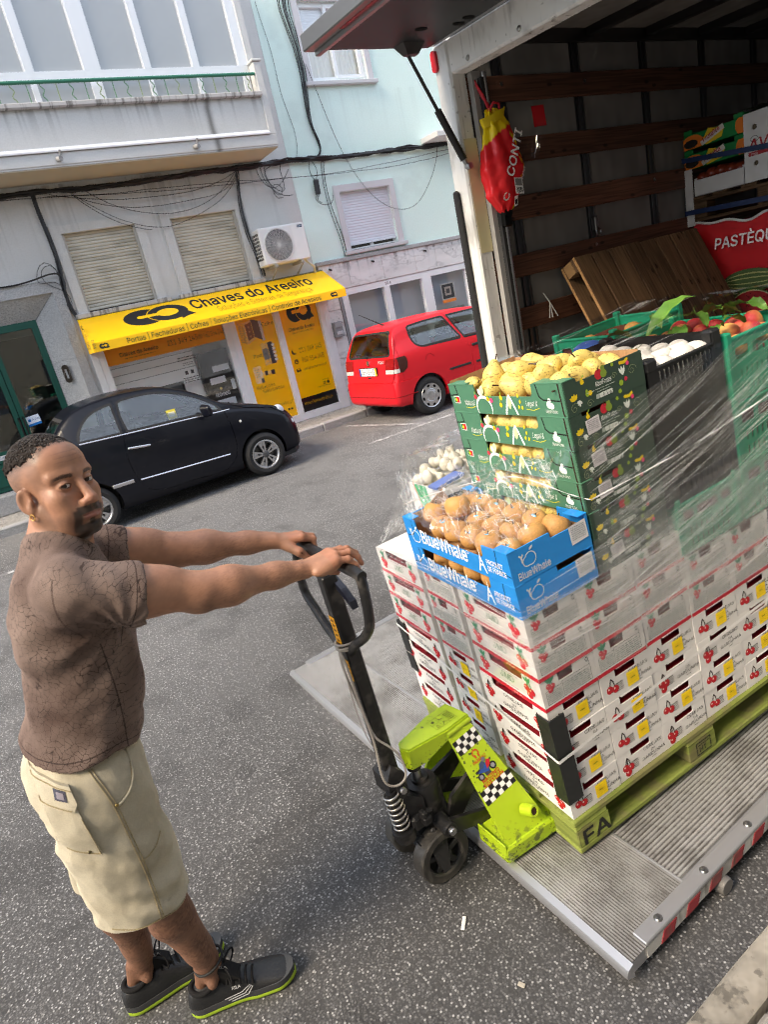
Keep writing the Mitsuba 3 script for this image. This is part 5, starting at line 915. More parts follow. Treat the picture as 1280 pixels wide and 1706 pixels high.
for j, (z0, z1) in enumerate(((2.425, 2.33), (2.05, 2.015))):
    k = put('strap', rings(np.array([[(XS - .034 - .004 * math.sin(t * 9), 3.33 - 1.4 * t, z0 + (z1 - z0) * t * 1.6 + dz) for t in np.linspace(0, 1, 12)] for dz in (0, .035)]), False, False), 'semi', (.012, .03, .10)); lab(k, ('upper dark blue strap stretched across the green papaya boxes', 'lower dark blue strap stretched across the pale pallet above the red bin')[j], 'strap')
# ------------------------------------------------------------------ the load on the tail lift. Its own frame: x along the street, y away from the kerb, z up, origin at the pallet's front corner
SC = .972; LA = trimesh.transformations.euler_matrix(0, 0, 0)[:3, :3]
def rotvec(v): a = np.linalg.norm(v); return trimesh.transformations.rotation_matrix(a, v / a)[:3, :3]
LA = rotvec(np.array((-.029, -.066, -.096))); LO = CAM + SC * (np.array((1.187, 1.332, .19)) - CAM)
LF = np.eye(4); LF[:3, :3] = SC * LA; LF[:3, 3] = LO
def T3(x, y, z): M = np.eye(4); M[:3, 3] = (x, y, z); return M
def lput(name, m, bsdf, label, category, col=None, smooth=False, group=None, **kw):
    k = put(name, m, bsdf, col, smooth, M=kw.pop('M', LF), **kw); lab(k, label, category, group); return k
def wl(x, y, z): return LF[:3, :3] @ np.array((x, y, z)) + LF[:3, 3]
# pallet
PL = thing('wooden_pallet', 'yellow green painted wooden pallet carrying the stacked fruit boxes on the tail lift', 'pallet')
PX, PY0, PY1 = 1.27, -.012, 1.03
for i, y in enumerate((PY0, .175, .36, .545, .73, PY1 - .145)): plank(PL, 'deck_board', -.012, PX, y, y + .145, -.022, -.0005, 'greenwood', i + 70, LF, .003)
for i, x in enumerate((-.010, .55, PX - .145)): plank(PL, 'stringer_board', x, x + .145, PY0 + .002, PY1, -.044, -.0225, 'greenwood', i + 77, LF, .003)
for j, x in enumerate((-.008, .552, PX - .143)):
    for i, y in enumerate((PY0 + .003, .43, PY1 - .145)): plank(PL, 'block', x, x + .150, y, y + .142, -.122, -.0445, 'greenwood', 80 + j * 3 + i, LF, .004)
for i, y in enumerate((PY0 + .002, .43, PY1 - .145)): plank(PL, 'bottom_board', -.010, PX, y, y + .144, -.144, -.1225, 'greenwood', 90 + i, LF, .003)
q = Print(.001); q.text('FA', .022, -.118, .060, '14160c', bold=True, sx=1.25)
NF = frame((-.008, PY0 + .003, 0), (1, 0, 0), (0, 0, 1), (0, -1, 0)); q.put(PL, 'stencil', LF @ NF)
q = Print(.001); q.poly(rect(.60, -.112, .68, -.055).difference(rect(.605, -.107, .675, -.06)), '1c1e10').text('HT', .615, -.10, .022, '1c1e10', bold=True).lines(.61, -.075, .67, -.063, 1, '1c1e10'); q.put(PL, 'stencil', LF @ NF)

# printed motifs
def cherries(q, u, v, s, red, green, layer=2, flip=1, n=3):
    pts = [(0, 0), (.42, -.12), (.15, -.42)][:n]
    for a, b in pts:
        q.poly(LineString([(u + flip * a * s, v + b * s), (u + flip * (a * .5 + .12) * s, v + (.45 + b * .3) * s), (u + flip * .2 * s, v + .62 * s)]).buffer(.035 * s), green, layer)
        q.poly(Point(u + flip * a * s, v + b * s).buffer(.24 * s), red, layer + 1); q.poly(Point(u + flip * (a - .08) * s, v + (b + .08) * s).buffer(.06 * s), 'f0c8c4', layer + 2)
def leaf_shape(u, v, l, a, w=.35):
    t = np.linspace(0, 1, 9); top = [(l * x, w * l * math.sin(math.pi * x) * .5) for x in t]; g = Polygon(top + [(x, -y) for x, y in top[::-1][1:-1]])
    return affinity.translate(affinity.rotate(g, a, origin=(0, 0)), u, v)
cerise, dk = 'b3121f', '2a2020'
def cereja_long(w, h):
    q = Print(.0006); cherries(q, .035, .055, .058, cerise, dk); cherries(q, w - .066, .05, .058, cerise, dk)
    for i, s in enumerate(('CEREJAS', 'DA', 'GARDUNHA')): q.text(s, w * .5, .062 - .021 * i, .0148 if i != 1 else .0118, '2c2928', 'c', 1.2)
    q.lines(w * .42, .012, w * .58, .018, 1, '55504e'); return q
def cereja_short(w, h, label):
    q = Print(.0006); cherries(q, .033, .047, .060, cerise, dk, n=2 if label else 3)
    q.lines(.062, .022, .095, .058, 5, '6a6664'); q.poly(rect(.063, .052, .093, .056), '2a2626')
    for i, s in enumerate(('CEREJAS', 'DA', 'GARDUNHA')): q.text(s, w * .755, .064 - .019 * i, .0135 if i != 1 else .0105, '2c2928', 'c', 1.1)
    q.lines(w * .70, .014, w * .80, .020, 1, '55504e')
    if label:
        a = w * .50; q.poly(rect(a, .016, a + .052, .072), 'f6d60a', 4).lines(a + .006, .024, a + .046, .066, 5, 'c9a80c', .22, layer=5).poly(rect(a + .014, .044, a + .034, .047), '5a4a10', 6)
    return q
def jmd_long(w, h):
    q = Print(.0006); q.poly(rect(0, 0, w, .017), 'c81e35')
    cherries(q, .045, .066, .06, 'd01f30', '1f7a52'); cherries(q, w - .075, .066, .06, 'd01f30', '1f7a52')
    for u in (.045, w - .075):
        for a in (60, 100, 140): q.poly(leaf_shape(u + .012, .088, .03, a), '2a8a60', 2)
    for c_, u in zip('JMD', (.42, .5, .575)): q.text(c_, w * u, .046, .027, '7b9a86', 'c')
    q.lines(w * .32, .078, w * .68, .084, 1, 'c58a90').lines(w * .35, .026, w * .65, .032, 1, 'c58a90').text('CEREJAS', w * .62, .004, .008, 'f0c0b8', 'c'); return q
def jmd_short(w, h):
    q = Print(.0006); q.poly(rect(0, 0, w, .014), 'c81e35'); cherries(q, .030, .088, .04, 'c01f30', '2d7a5a')
    for a in (50, 95, 135): q.poly(leaf_shape(.040, .098, .028, a, .4), '3c8a68', 2)
    b = '343f3c'
    for r in (rect(.016, .022, .0175, .072), rect(.205, .022, .2065, .092), rect(.016, .021, .206, .0225), rect(.085, .022, .0865, .078), rect(.016, .071, .085, .0725), rect(.085, .078, .206, .0795)): q.poly(r, b)
    q.lines(.020, .026, .08, .066, 6, '85918e').lines(.09, .026, .20, .072, 6, '85918e'); q.poly(affinity.scale(Point(.197, .100).buffer(.008).difference(Point(.197, .100).buffer(.005)), .8, 1.2), b); return q
def tray(w, d, h, kind):
    """cardboard tray: long notched sides on x = 0 and x = w, short sides with a hand hole on y = 0 and y = d"""
    t = .004
    if kind == 'cereja':
        sx = rect(0, 0, d, h).difference(unary_union([Polygon([(.07, h + .01), (.075, h - .026), (.085, h - .030), (d - .085, h - .030), (d - .075, h - .026), (d - .07, h + .01)])]))
        sy = rect(0, 0, w, h).difference(unary_union([rrect(w * .30, h - .032, w * .72, h - .004, .006), rect(w * .30, h - .008, w * .34, h + .01)]))
    else:
        sx = rect(0, 0, d, h).difference(Polygon([(.09, h + .01), (.095, h - .034), (d - .095, h - .034), (d - .09, h + .01)]))
        sy = rect(0, 0, w, h).difference(Polygon([(w * .32, h + .01), (w * .335, h - .034), (w * .60, h - .034), (w * .615, h + .01)]))
    m = [wally(sx, 0, t), wally(sx, w - t, w), mv(wallx(sy, 0, t), (0, 0, 0)), wallx(sy, d - t, d), bx(t + .0005, w - t - .0005, t + .0005, d - t - .0005, 0, .003)]
    for x in (t, w - .034):
        for y in (t, d - t - .034): m.append(ext(Polygon([(x, y), (x + .03, y), (x + .03, y + .03), (x, y + .03)]).intersection(Polygon([(x, y), (x + .03, y), (x, y + .03)]) if (x == t and y == t) else Polygon([(x, y), (x + .03, y), (x + .03, y + .03), (x, y + .03)])), h - .0045, h - .001))
    return [TM(g.vertices, g.faces) for g in m[:4]], cat(m[4:])
W, D1, HC, HJ = .2265, .372, .1115, .1165
TRAYS = {}
for kind, h in (('cereja', HC), ('jmd', HJ)):
    walls, base = tray(W, D1, h, kind); cnt = cat([mv(xf(trimesh.creation.icosphere(1, .0125), np.diag([1, 1, .95, 1])), (rng.uniform(.018, W - .018), rng.uniform(.02, D1 - .02), h - .018 + rng.uniform(-.006, .006))) for _ in range(95)] + [bx(.006, W - .006, .006, D1 - .006, .01, h - .034)])
    TRAYS[kind] = ([shape(m, 'whiteboard') for m in walls], shape(base, 'whiteboard'), cnt)
PRT = {('cereja', 'long'): cereja_long(D1, HC).shape(), ('cereja', 'short', True): cereja_short(W, HC, True).shape(), ('cereja', 'short', False): cereja_short(W, HC, False).shape(), ('jmd', 'long'): jmd_long(D1, HJ).shape(), ('jmd', 'short'): jmd_short(W, HJ).shape()}
def again(k, d, M): k = num(k); scene[k] = {**d, 'to_world': ST(np.asarray(M).tolist())}; return k
CHY = []
def cherry_box(kind, M, label, long_face, short_face, yellow=True):
    b = thing('cherry_box', label, 'fruit box'); ws, base, cnt = TRAYS[kind]
    for d, nm in zip(ws, ('long_side', 'long_side', 'short_side', 'short_side')): again(b + '__' + nm, d, M)
    again(b + '__tray_floor', base, M)
    if long_face: again(b + '__lettering', PRT[kind, 'long'], M @ frame((0, D1, 0), (0, -1, 0), (0, 0, 1), (-1, 0, 0)))
    if short_face: again(b + '__lettering', PRT[(kind, 'short', yellow) if kind == 'cereja' else (kind, 'short')], M @ frame((0, 0, 0), (1, 0, 0), (0, 0, 1), (0, -1, 0)))
    CHY.append(xf(cnt, M))
ordn = ('bottom', 'second', 'third', 'fourth', 'fifth', 'sixth', 'seventh'); colw = ('at the corner nearest the jack', 'second from the jack', 'third from the jack', 'fourth from the jack', 'fifth from the jack')
def jit(a=.003): return rng.uniform(-a, a)
for r in range(7):
    kind = 'cereja' if r < 4 else 'jmd'; z = r * .1125 if r < 4 else .45 + (r - 4) * .1175; what = 'white cherry box' if r < 4 else 'red edged white cherry box'
    for c in range(5):
        if c >= 3 and r >= 6: continue
        M = LF @ T3(.0 + c * .2292 + jit(), jit() + .002, z) @ rotm((0, 0, 1), jit(.6))
        ylw = not ((c == 0 and r == 2) or (c in (1, 2) and r == 0) or (c == 2 and r == 2) or (c == 3 and r == 2))
        cherry_box(kind, M, f'{what} {colw[c]}, kerb side, {ordn[r]} layer', c == 0, True, ylw)
    # far two columns of the jack side
    cherry_box(kind, LF @ T3(.012 + jit(), .385 + .2265 + .045, z) @ rotm((0, 0, 1), -90 + jit(.6)), f'{what} with its short end to the jack, {ordn[r]} layer', False, True, r in (1, 2, 3))
    cherry_box(kind, LF @ T3(jit(), .668 + jit(), z) @ rotm((0, 0, 1), jit(.6)), f'{what} at the far jack side corner, {ordn[r]} layer', True, False)
    # inner boxes close the gaps that the slots look into
    if r in (3, 6): pass
k = put('cherries', cat(CHY), 'cherryskin', smooth=True); lab(k, 'dark red cherries filling the white boxes', kind='stuff')
lput('box_stack_core', bx(.25, 1.12, .385, .98, .002, .68), 'whiteboard', 'plain white cardboard block in the hidden middle of the pallet load', 'box')
lput('cover_sheet', rb(.006, .228, .674, 1.035, .8025, .8055, .001), 'whiteboard', 'white card sheet covering the top boxes at the far left corner', 'card')
# black corner guards and the white strap
for (x, y, s, tx) in ((-.004, -.004, 1, 'nearest the jack wheels'), (-.004, 1.045, -1, 'far')):
    for j, (z0, z1) in enumerate(((.015 if s > 0 else .1, .19), (.20, .365))):
        g = ext(Polygon([(0, 0), (.06, 0), (.06, -.005), (-.005, -.005), (-.005, .06), (0, .06)]), z0 + .06, z1 + .06)
        lput('corner_guard', mv(g if s > 0 else xf(g, np.diag([1, -1, 1, 1])), (x, y, 0)), 'semi', f"{('lower', 'upper')[j]} black plastic corner guard on the {tx} corner of the cherry boxes", 'corner guard', col=(.012, .014, .014))
P = [(1.16, -.012, .335), (.9, -.012, .322), (.5, -.012, .298), (.06, -.014, .262), (-.010, -.014, .258), (-.014, -.008, .262), (-.014, .4, .318), (-.014, .9, .385), (-.014, 1.05, .40)]
V = [(np.array(p) + (0, 0, dz)) for p in P for dz in (0, .013)]; k = put('packing_strap', rings(np.array(V).reshape(-1, 2, 3), False, False), 'semi', (.78, .78, .77), M=LF); lab(k, 'narrow white packing strap running round the cherry boxes', 'strap')

# ---- blue apple boxes
BW, BD, BH = .315, .645, .111
def tray_big(w, d, h, t, notch_x, notch_y, flaps):
    sx = rect(0, 0, d, h).difference(notch_x) if notch_x is not None else rect(0, 0, d, h); sy = rect(0, 0, w, h).difference(notch_y) if notch_y is not None else rect(0, 0, w, h)
    out = [wally(sx, 0, t), wally(sx, w - t, w), wallx(sy, .0, t), wallx(sy, d - t, d)]; return out, bx(t + .001, w - t - .001, t + .001, d - t - .001, 0, .004)
blue = srgb('1f86d6')
def nt(a, b, h, dp, s=.014): return Polygon([(a, h + .02), (a + .004, h - dp * .75), (a + s, h - dp), (b - s, h - dp), (b - .004, h - dp * .75), (b, h + .02)])
wls, bs = tray_big(BW, BD, BH, .005, nt(.13, .56, BH, .045), nt(.16, .31, BH, .02, .006).intersection(rect(0, 0, 1, 1)), True)
def bluewhale(q):
    q.text('BlueWhale', .115, .028, .052, 'e9eef4', bold=True, width=.30); q.poly(Point(.422, .066).buffer(.007).difference(Point(.422, .066).buffer(.005)), 'e9eef4')
    apple(q, .032, .018, .072, 'dfe8f2')
    q.poly(Polygon([(.47, .012), (.490, .07), (.493, .098), (.496, .07), (.516, .012), (.509, .012), (.500, .035), (.486, .035), (.477, .012)]).difference(rect(.488, .042, .498, .05)), 'dfe8f2'); q.text('PRODUIT', .525, .050, .018, 'e9eef4', bold=True, width=.085, layer=2).text('DE FRANCE', .525, .026, .018, 'e9eef4', bold=True, width=.095, layer=2); return q
def apple(q, u, v, s, c):
    body = affinity.translate(affinity.scale(unary_union([Point(.62, .38).buffer(.36, 20), Point(.40, .30).buffer(.28, 20)]), s, s, origin=(0, 0)), u, v)
    tail = affinity.translate(affinity.scale(unary_union([LineString([(.12, .34), (.10, .62), (.0, .72)]).buffer(.05), LineString([(.12, .60), (.2, .72)]).buffer(.045)]), s, s, origin=(0, 0)), u, v)
    ring = body.difference(body.buffer(-.055 * s)); q.poly(unary_union([ring, tail]).difference(body.buffer(-.055 * s)), c); q.poly(leaf_shape(u + .62 * s, v + .80 * s, .32 * s, 35, .45), c, 2)
def blue_near(q):
    apple(q, .040, .042, .062, 'c3ccd8'); q.text('BlueWhale', .022, .012, .024, 'c3ccd8', bold=True, width=.125)
    q.poly(affinity.rotate(rect(.235, .035, .305, .098), 3), 'd4d6da', 3); q.lines(.242, .045, .298, .092, 7, '8a8f96', layer=4); return q
dkb = srgb('16569a')
for j in range(2):
    B = thing('apple_box', ('lower', 'upper')[j] + ' blue cardboard apple box on the corner of the stack', 'fruit box'); M = LF @ T3(-.006, -.006, .806 + j * .1135)
    for m, nm in zip(wls, ('long_side', 'long_side', 'short_side', 'short_side')): part(B, nm, m, 'semi', blue, M=M)
    part(B, 'tray_floor', bs, 'kraft', M=M)
    part(B, 'inner_lining', cat([bx(.0055, .007, .006, .13, .005, BH - .004), bx(.0055, .007, .56, BD - .006, .005, BH - .004), bx(.0055, .007, .13, .56, .005, BH - .05), bx(BW - .007, BW - .0055, .006, BD - .006, .005, BH - .04), bx(.007, BW - .007, BD - .007, BD - .0055, .005, BH - .004)]), 'kraft', M=M)
    parts(B, 'corner_flap', [rb(-.001, .035, y, y + .07, BH - .0008, BH + .003, .001) for y in (-.001, BD - .069)] + [rb(BW - .035, BW + .001, y, y + .07, BH - .0008, BH + .003, .001) for y in (-.001, BD - .069)], 'semi', blue * 1.05, M=M)
    q = bluewhale(Print(.0006)); q.poly(LineString([(.585, BH), (.580, .055), (.600, .040), (.642, .032)]).buffer(.0016), '0c3158').poly(LineString([(.06, BH), (.065, .06), (.045, .045), (.004, .04)]).buffer(.0016), '0c3158'); q.put(B, 'print', M @ frame((0, BD, 0), (0, -1, 0), (0, 0, 1), (-1, 0, 0)))
    q = blue_near(Print(.0006)); q.put(B, 'print', M @ frame((0, 0, 0), (1, 0, 0), (0, 0, 1), (0, -1, 0)))
def fruit_mesh(kind, r):
    if kind == 'apple': prof = [(0, -.70), (.25, -.80), (.60, -.76), (.90, -.42), (1.0, .05), (.93, .45), (.66, .76), (.36, .80), (.14, .70), (0, .58)]
    elif kind == 'pear': prof = [(0, -.95), (.25, -1.0), (.62, -.92), (.93, -.60), (1.0, -.20), (.90, .25), (.68, .60), (.48, .90), (.35, 1.12), (.19, 1.27), (0, 1.30)]
    elif kind == 'egg': prof = [(0, -.9), (.5, -.8), (.9, -.35), (1, .1), (.85, .6), (.45, .92), (0, 1.0)]
    P = np.array(prof); t = np.linspace(0, 1, len(P)); Q = PchipInterpolator(t, P)(np.linspace(0, 1, 17)); Q[0, 0] = Q[-1, 0] = 1e-4
    return lathe([tuple(x * r) for x in Q], (0, 0, 0), (0, 0, 1), 20)
def rrot(tilt, spin, yaw): return rotm((0, 0, 1), yaw) @ rotm((1, 0, 0), tilt) @ rotm((0, 0, 1), spin)
ap = [shape(mv(fruit_mesh('apple', r), (0, 0, 0)), 'russetskin', smooth=True) for r in (.044, .047)]
astem = shape(tube([(0, 0, .022), (.002, 0, .036), (.006, .002, .046)], .0022, 5), 'semi', (.06, .03, .012))
st_ = Print(.0003); st_.poly(affinity.scale(Point(0, 0).buffer(.0115, 14), 1, .85), '5ab6e8').text('BW', 0, -.004, .008, 'f0f6fa', 'c', bold=True); st_s = st_.shape()
def apple_at(x, y, z, label, i, tilt=None):
    k = thing('russet_apple', label, 'apple', 'russet apples in the blue boxes'); M = LF @ T3(x, y, z) @ rrot(rng.uniform(-40, 40) if tilt is None else tilt, rng.uniform(0, 360), rng.uniform(0, 360))
    again(k + '__fruit', ap[i % 2], M); again(k + '__stem', astem, M)
    s = np.array((rng.uniform(-.5, -.1), -rng.uniform(.2, .6), .9)); s /= np.linalg.norm(s); a = np.cross((0, 0, 1), s); a /= np.linalg.norm(a)
    again(k + '__sticker', st_s, LF @ T3(x, y, z) @ frame(s * (.0375 if i % 2 else .0345), a, np.cross(s, a), s))
i = 0
for a in range(3):
    for b in range(6):
        if (a, b) in ((0, 5),): continue
        apple_at(.058 + a * .094 + rng.uniform(-.006, .006), .075 + b * .098 + rng.uniform(-.008, .008), .806 + .1135 + .070 + rng.uniform(0, .014), 'russet brown apple with a small blue sticker in the upper blue box', i); i += 1
apple_at(.12, .43, 1.055, 'russet brown apple with a small blue sticker in the upper blue box', 1, 15); apple_at(.07, .52, 1.035, 'russet brown apple with a small blue sticker in the upper blue box', 0, -30)
for b in range(4): 
    k = thing('russet_apple', 'russet brown apple seen through the slot of the lower blue box', 'apple', 'russet apples in the lower blue box'); again(k + '__fruit', ap[b % 2], LF @ T3(.052, .19 + b * .10, .806 + .072) @ rrot(20 * b, 0, 40 * b))
lput('divider_card', xf(rb(-.05, .05, -.002, .002, -.045, .045, .001), frame((.13, .575, 1.03), (.9, .2, .3), (-.2, .97, 0), (-.3, 0, .95))), 'kraft', 'brown cardboard divider sticking up at the back of the upper blue box', 'card')
lput('divider_card', xf(rb(-.05, .05, -.002, .002, -.03, .03, .001), frame((.20, .60, 1.02), (1, 0, 0), (0, .95, .3), (0, -.3, .95))), 'matte', 'dark patterned paper standing behind the apples in the blue box', 'card', col=(.03, .03, .035))

# ---- green printed pear boxes
GX, GY, GH = .326, .620, .1058
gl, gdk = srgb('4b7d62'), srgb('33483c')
gn = nt(.14, .46, GH, .042); gny = nt(.05, .17, GH, .014, .006)
def pear_print_long():
    q = Print(.0006); q.poly(rect(.022, .036, .060, .064), 'd8dcd4').poly(rect(.026, .039, .056, .061), 'd2222c', 2).poly(rect(.026, .039, .037, .061), '1f7a3a', 3).poly(Point(.040, .05).buffer(.006), 'f2d21e', 4)
    q.text('Natural', .088, .030, .020, 'dfe8df', shear=.25, width=.062); q.poly(LineString([(.09, .022), (.12, .019), (.15, .026)]).buffer(.001), 'e8cf1c')
    q.poly(affinity.translate(affinity.scale(Point(0, 0).buffer(.043).difference(Point(0, -.006).buffer(.038)), 1.1, 1), .205, .024).intersection(rect(0, .0, 1, 1)), 'e8eee8').poly(leaf_shape(.20, .065, .042, 70, .6), 'cfe3b0').poly(leaf_shape(.20, .065, .030, 115, .6), 'e8eee8', 2)
    for u, v, c in ((.165, .062, 'd8364a'), (.255, .05, 'e2467a'), (.236, .055, 'e8c81c'), (.305, .035, 'e8c81c'), (.312, .06, 'e8c81c')): q.poly(Point(u, v).buffer(.0085), c, 2); q.poly(leaf_shape(u, v + .008, .014, 80), '8fbf3f', 3)
    q.poly(Point(.236, .055).buffer(.004), 'b0901c', 4)
    q.poly(LineString([(.325, .004), (.345, .055), (.356, .068), (.366, .05), (.385, .006)]).buffer(.0042), 'e8eee8').poly(leaf_shape(.352, .02, .045, 88, .5), 'd5e6a8', 2)
    for u, v in ((.402, .06), (.408, .04), (.398, .022), (.415, .02)): q.poly(leaf_shape(u, v, .016, 75, .6), 'e8d01c', 2)
    q.text('Legal &', .438, .034, .018, 'dfe8df', shear=.25, width=.055); q.poly(LineString([(.435, .024), (.47, .02), (.50, .028)]).buffer(.001), 'e8cf1c')
    q.poly(unary_union([Point(.548, .040).buffer(.012), Point(.560, .036).buffer(.010), Point(.552, .054).buffer(.007)]), 'e8eee8').text('MasiFrutas', .555, .014, .011, 'dfe8df', 'c', width=.052)
    q.poly(LineString([(.50, GH), (.508, .066), (.525, .055), (.598, .052)]).buffer(.0022), '10180f').poly(LineString([(.602, GH), (.606, .012), (.611, 0)]).buffer(.0028), '2a1c12').poly(LineString([(.045, GH), (.052, .070), (.0, .066)]).buffer(.0022), '10180f'); return q
def pear_print_short(lbl):
    q = Print(.0006); c1, c2 = 'e6c81a', 'dfe6df'
    for a in (55, 85, 115, 145): q.poly(leaf_shape(.036, .040, .022, a, .5), c1)
    for a in (-60, -30): q.poly(leaf_shape(.045, .036, .022, a, .5), c2)
    q.poly(unary_union([Point(.075, .085).buffer(.0075), Point(.075, .095).buffer(.004)]), c1).poly(leaf_shape(.076, .098, .012, 40), '8fbf3f', 2)
    q.poly(unary_union([Point(.088, .045).buffer(.008), Point(.087, .055).buffer(.0045)]), '8fae2f').poly(Point(.099, .045).buffer(.008), c1, 2)
    q.poly(Point(.142, .088).buffer(.0155), 'c22434').poly(unary_union([Point(.162, .086).buffer(.013), Point(.161, .102).buffer(.008)]), '7c9434', 2).poly(LineString([(.142, .1), (.146, .112)]).buffer(.0013), '4a2a18', 3)
    q.text('MasiFrutas', .155, .055, .015, 'e4e9e4', 'c', shear=.18, width=.066).lines(.085, .044, .20, .049, 1, 'b6c2b8').lines(.125, .036, .18, .041, 1, 'b6c2b8')
    q.poly(rrect(.132, .018, .187, .032, .003), 'd4dad4')
    for k, c in enumerate('fig'): q.text(c, .149 + .0135 * k, .0205, .009, '2c4433', 'c', bold=True, layer=4)
    q.poly(rect(.119, .018, .131, .032), 'a9b4aa')
    for a in (70, 95, 120): q.poly(leaf_shape(.238, .055, .030, a, .3), c2)
    for u, v, r, c in ((.225, .035, .009, '8fae2f'), (.246, .042, .007, 'c8324a'), (.262, .086, .007, 'e2467a'), (.215, .012, .007, '8fae2f'), (.20, .10, .006, '8fae2f')): q.poly(Point(u, v).buffer(r), c, 2)
    q.poly(LineString([(.232, .095), (.250, .092), (.262, .098)]).buffer(.005), c1)
    th = np.linspace(0, 9, 40)
    for (u, v, s) in ((.030, .018, .02), (.275, .06, .02), (.09, .015, .014), (.20, .065, .012)): q.poly(LineString([(u + s * math.exp(-t * .18) * math.cos(t), v + s * math.exp(-t * .18) * math.sin(t)) for t in th]).buffer(.0007), '8c9a72', 3)
    if lbl: q.poly(affinity.rotate(rect(.060, .032, .116, .078), 5), 'd6d3d6', 5); q.lines(.066, .040, .11, .074, 6, '96929a', layer=6)
    return q
gw, gb = tray_big(GX, GY, GH, .005, gn, gny, True)
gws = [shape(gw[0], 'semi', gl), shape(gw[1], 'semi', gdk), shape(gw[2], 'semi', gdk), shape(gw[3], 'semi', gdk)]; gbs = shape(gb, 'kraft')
gin = shape(cat([bx(.0055, .007, .006, .135, .005, GH - .002), bx(.0055, .007, .465, GY - .006, .005, GH - .002), bx(.0055, .007, .135, .465, .005, GH - .046), bx(GX - .007, GX - .0055, .006, GY - .006, .005, GH + .006), bx(.007, GX - .007, GY - .007, GY - .0055, .005, GH + .012), bx(.06, GX - .007, .0055, .007, .005, GH - .016)]), 'kraft')
gpl, gps = pear_print_long().shape(), [pear_print_short(b).shape() for b in (False, True)]
gfl = [shape(rb(-.001, .045, y, y + w_, GH - .0008, GH + .0035, .001), 'semi', gl) for y, w_ in ((-.001, .13), (GY - .119, .12))]
gtop = ('bottom', 'second from the bottom', 'third from the bottom', 'third from the top', 'second from the top', 'top open')
for j in range(6):
    B = thing('pear_box', gtop[j] + ' green printed cardboard pear box of the stack', 'fruit box'); M = LF @ T3(.322 + jit(.002), .003 + jit(.002), .802 + j * .1062)
    for d, nm in zip(gws, ('long_side', 'long_side', 'short_side', 'short_side')): again(B + '__' + nm, d, M)
    again(B + '__tray_floor', gbs, M); again(B + '__inner_lining', gin, M)
    again(B + '__lettering', gpl, M @ frame((0, GY, 0), (0, -1, 0), (0, 0, 1), (-1, 0, 0))); again(B + '__lettering', gps[int(j in (0, 2, 3, 4))], M @ frame((0, 0, 0), (1, 0, 0), (0, 0, 1), (0, -1, 0)))
    for d in gfl: again(B + '__corner_flap', d, M)
pe = [shape(xf(fruit_mesh('pear', r), np.array([[1, 0, .12 * s, 0], [0, 1, 0, 0], [0, 0, 1, 0], [0, 0, 0, 1]])), 'pearskin', smooth=True) for r, s in ((.041, 0), (.038, 1), (.043, -1))]
pst = shape(tube([(0, 0, .046), (.002, 0, .062), (.007, .002, .076)], [.0026, .0022, .003], 6), 'semi', (.05, .025, .01))
pz = .802 + 5 * .1062; i = 0
for a in range(4):
    for b in range(5):
        k = thing('pear', 'freckled yellow pear lying in the top open green box', 'pear', 'pears in the top open green box'); M = LF @ T3(.375 + a * .072 + rng.uniform(-.01, .01), .075 + b * .112 + rng.uniform(-.01, .01), pz + .066 + rng.uniform(0, .02)) @ rrot(rng.uniform(60, 105), rng.uniform(0, 360), rng.uniform(0, 360))
        again(k + '__fruit', pe[i % 3], M); again(k + '__stem', pst, M); i += 1
for a, b, t, yaw in ((.42, .46, 25, 100), (.46, .36, 78, 60), (.50, .25, 70, 210), (.54, .15, 60, 300), (.55, .40, 80, 20), (.40, .17, 85, 150)):
    k = thing('pear', 'freckled yellow pear heaped on the middle of the open green box', 'pear', 'pears heaped on top'); M = LF @ T3(a, b, pz + .108) @ rrot(t, rng.uniform(0, 360), yaw); again(k + '__fruit', pe[i % 3], M); again(k + '__stem', pst, M); i += 1
for j in range(5):
    for b in range(4):
        k = thing('pear', f'yellow pear showing in the slot of the {gtop[j]} green box', 'pear', f'pears in the {gtop[j]} green box'); again(k + '__fruit', pe[(j + b) % 3], LF @ T3(.37, .20 + b * .082, .802 + j * .1062 + .064) @ rrot(rng.uniform(70, 110), rng.uniform(0, 360), rng.uniform(-30, 30)))

# ---- plastic crates
def crate(w, d, h, slots, t=.006, lip=.018):
    """moulded crate: perforated walls, ribbed corners, rolled rim"""
    def wall(L):
        g = rect(0, 0, L, h); ho = []
        n = int((L - .10) / .026)
        for i in range(n):
            u = .05 + i * (L - .10) / n
            for r in range(slots): ho.append(rect(u + .007, .018 + r * (h * .50) / slots, u + .019, .018 + (r + .62) * (h * .50) / slots))
        if slots > 1:
            for a, b in ((.10, .28), (.32, .68), (.72, .90)): ho.append(rrect(a * L, h * .66, b * L, h * .86, .008))
        return g.difference(unary_union(ho))
    out = [wally(wall(d), 0, t), wally(wall(d), w - t, w), wallx(wall(w), 0, t), wallx(wall(w), d - t, d)]
    rim = [rb(-.006, w + .006, -.006, .006, h - .001, h + .010, .003), rb(-.006, w + .006, d - .006, d + .006, h - .001, h + .010, .003), rb(-.006, .006, .0065, d - .0065, h - .001, h + .010, .003), rb(w - .006, w + .006, .0065, d - .0065, h - .001, h + .010, .003)]
    cor = [rb(x - .008, x + .022, y - .008, y + .022, .004, h + .03, .005) for x, y in ((.0, .0), (w - .014, .0), (.0, d - .014), (w - .014, d - .014))]
    return out, rim, cor, bx(t + .001, w - t - .001, t + .001, d - t - .001, .002, .007)
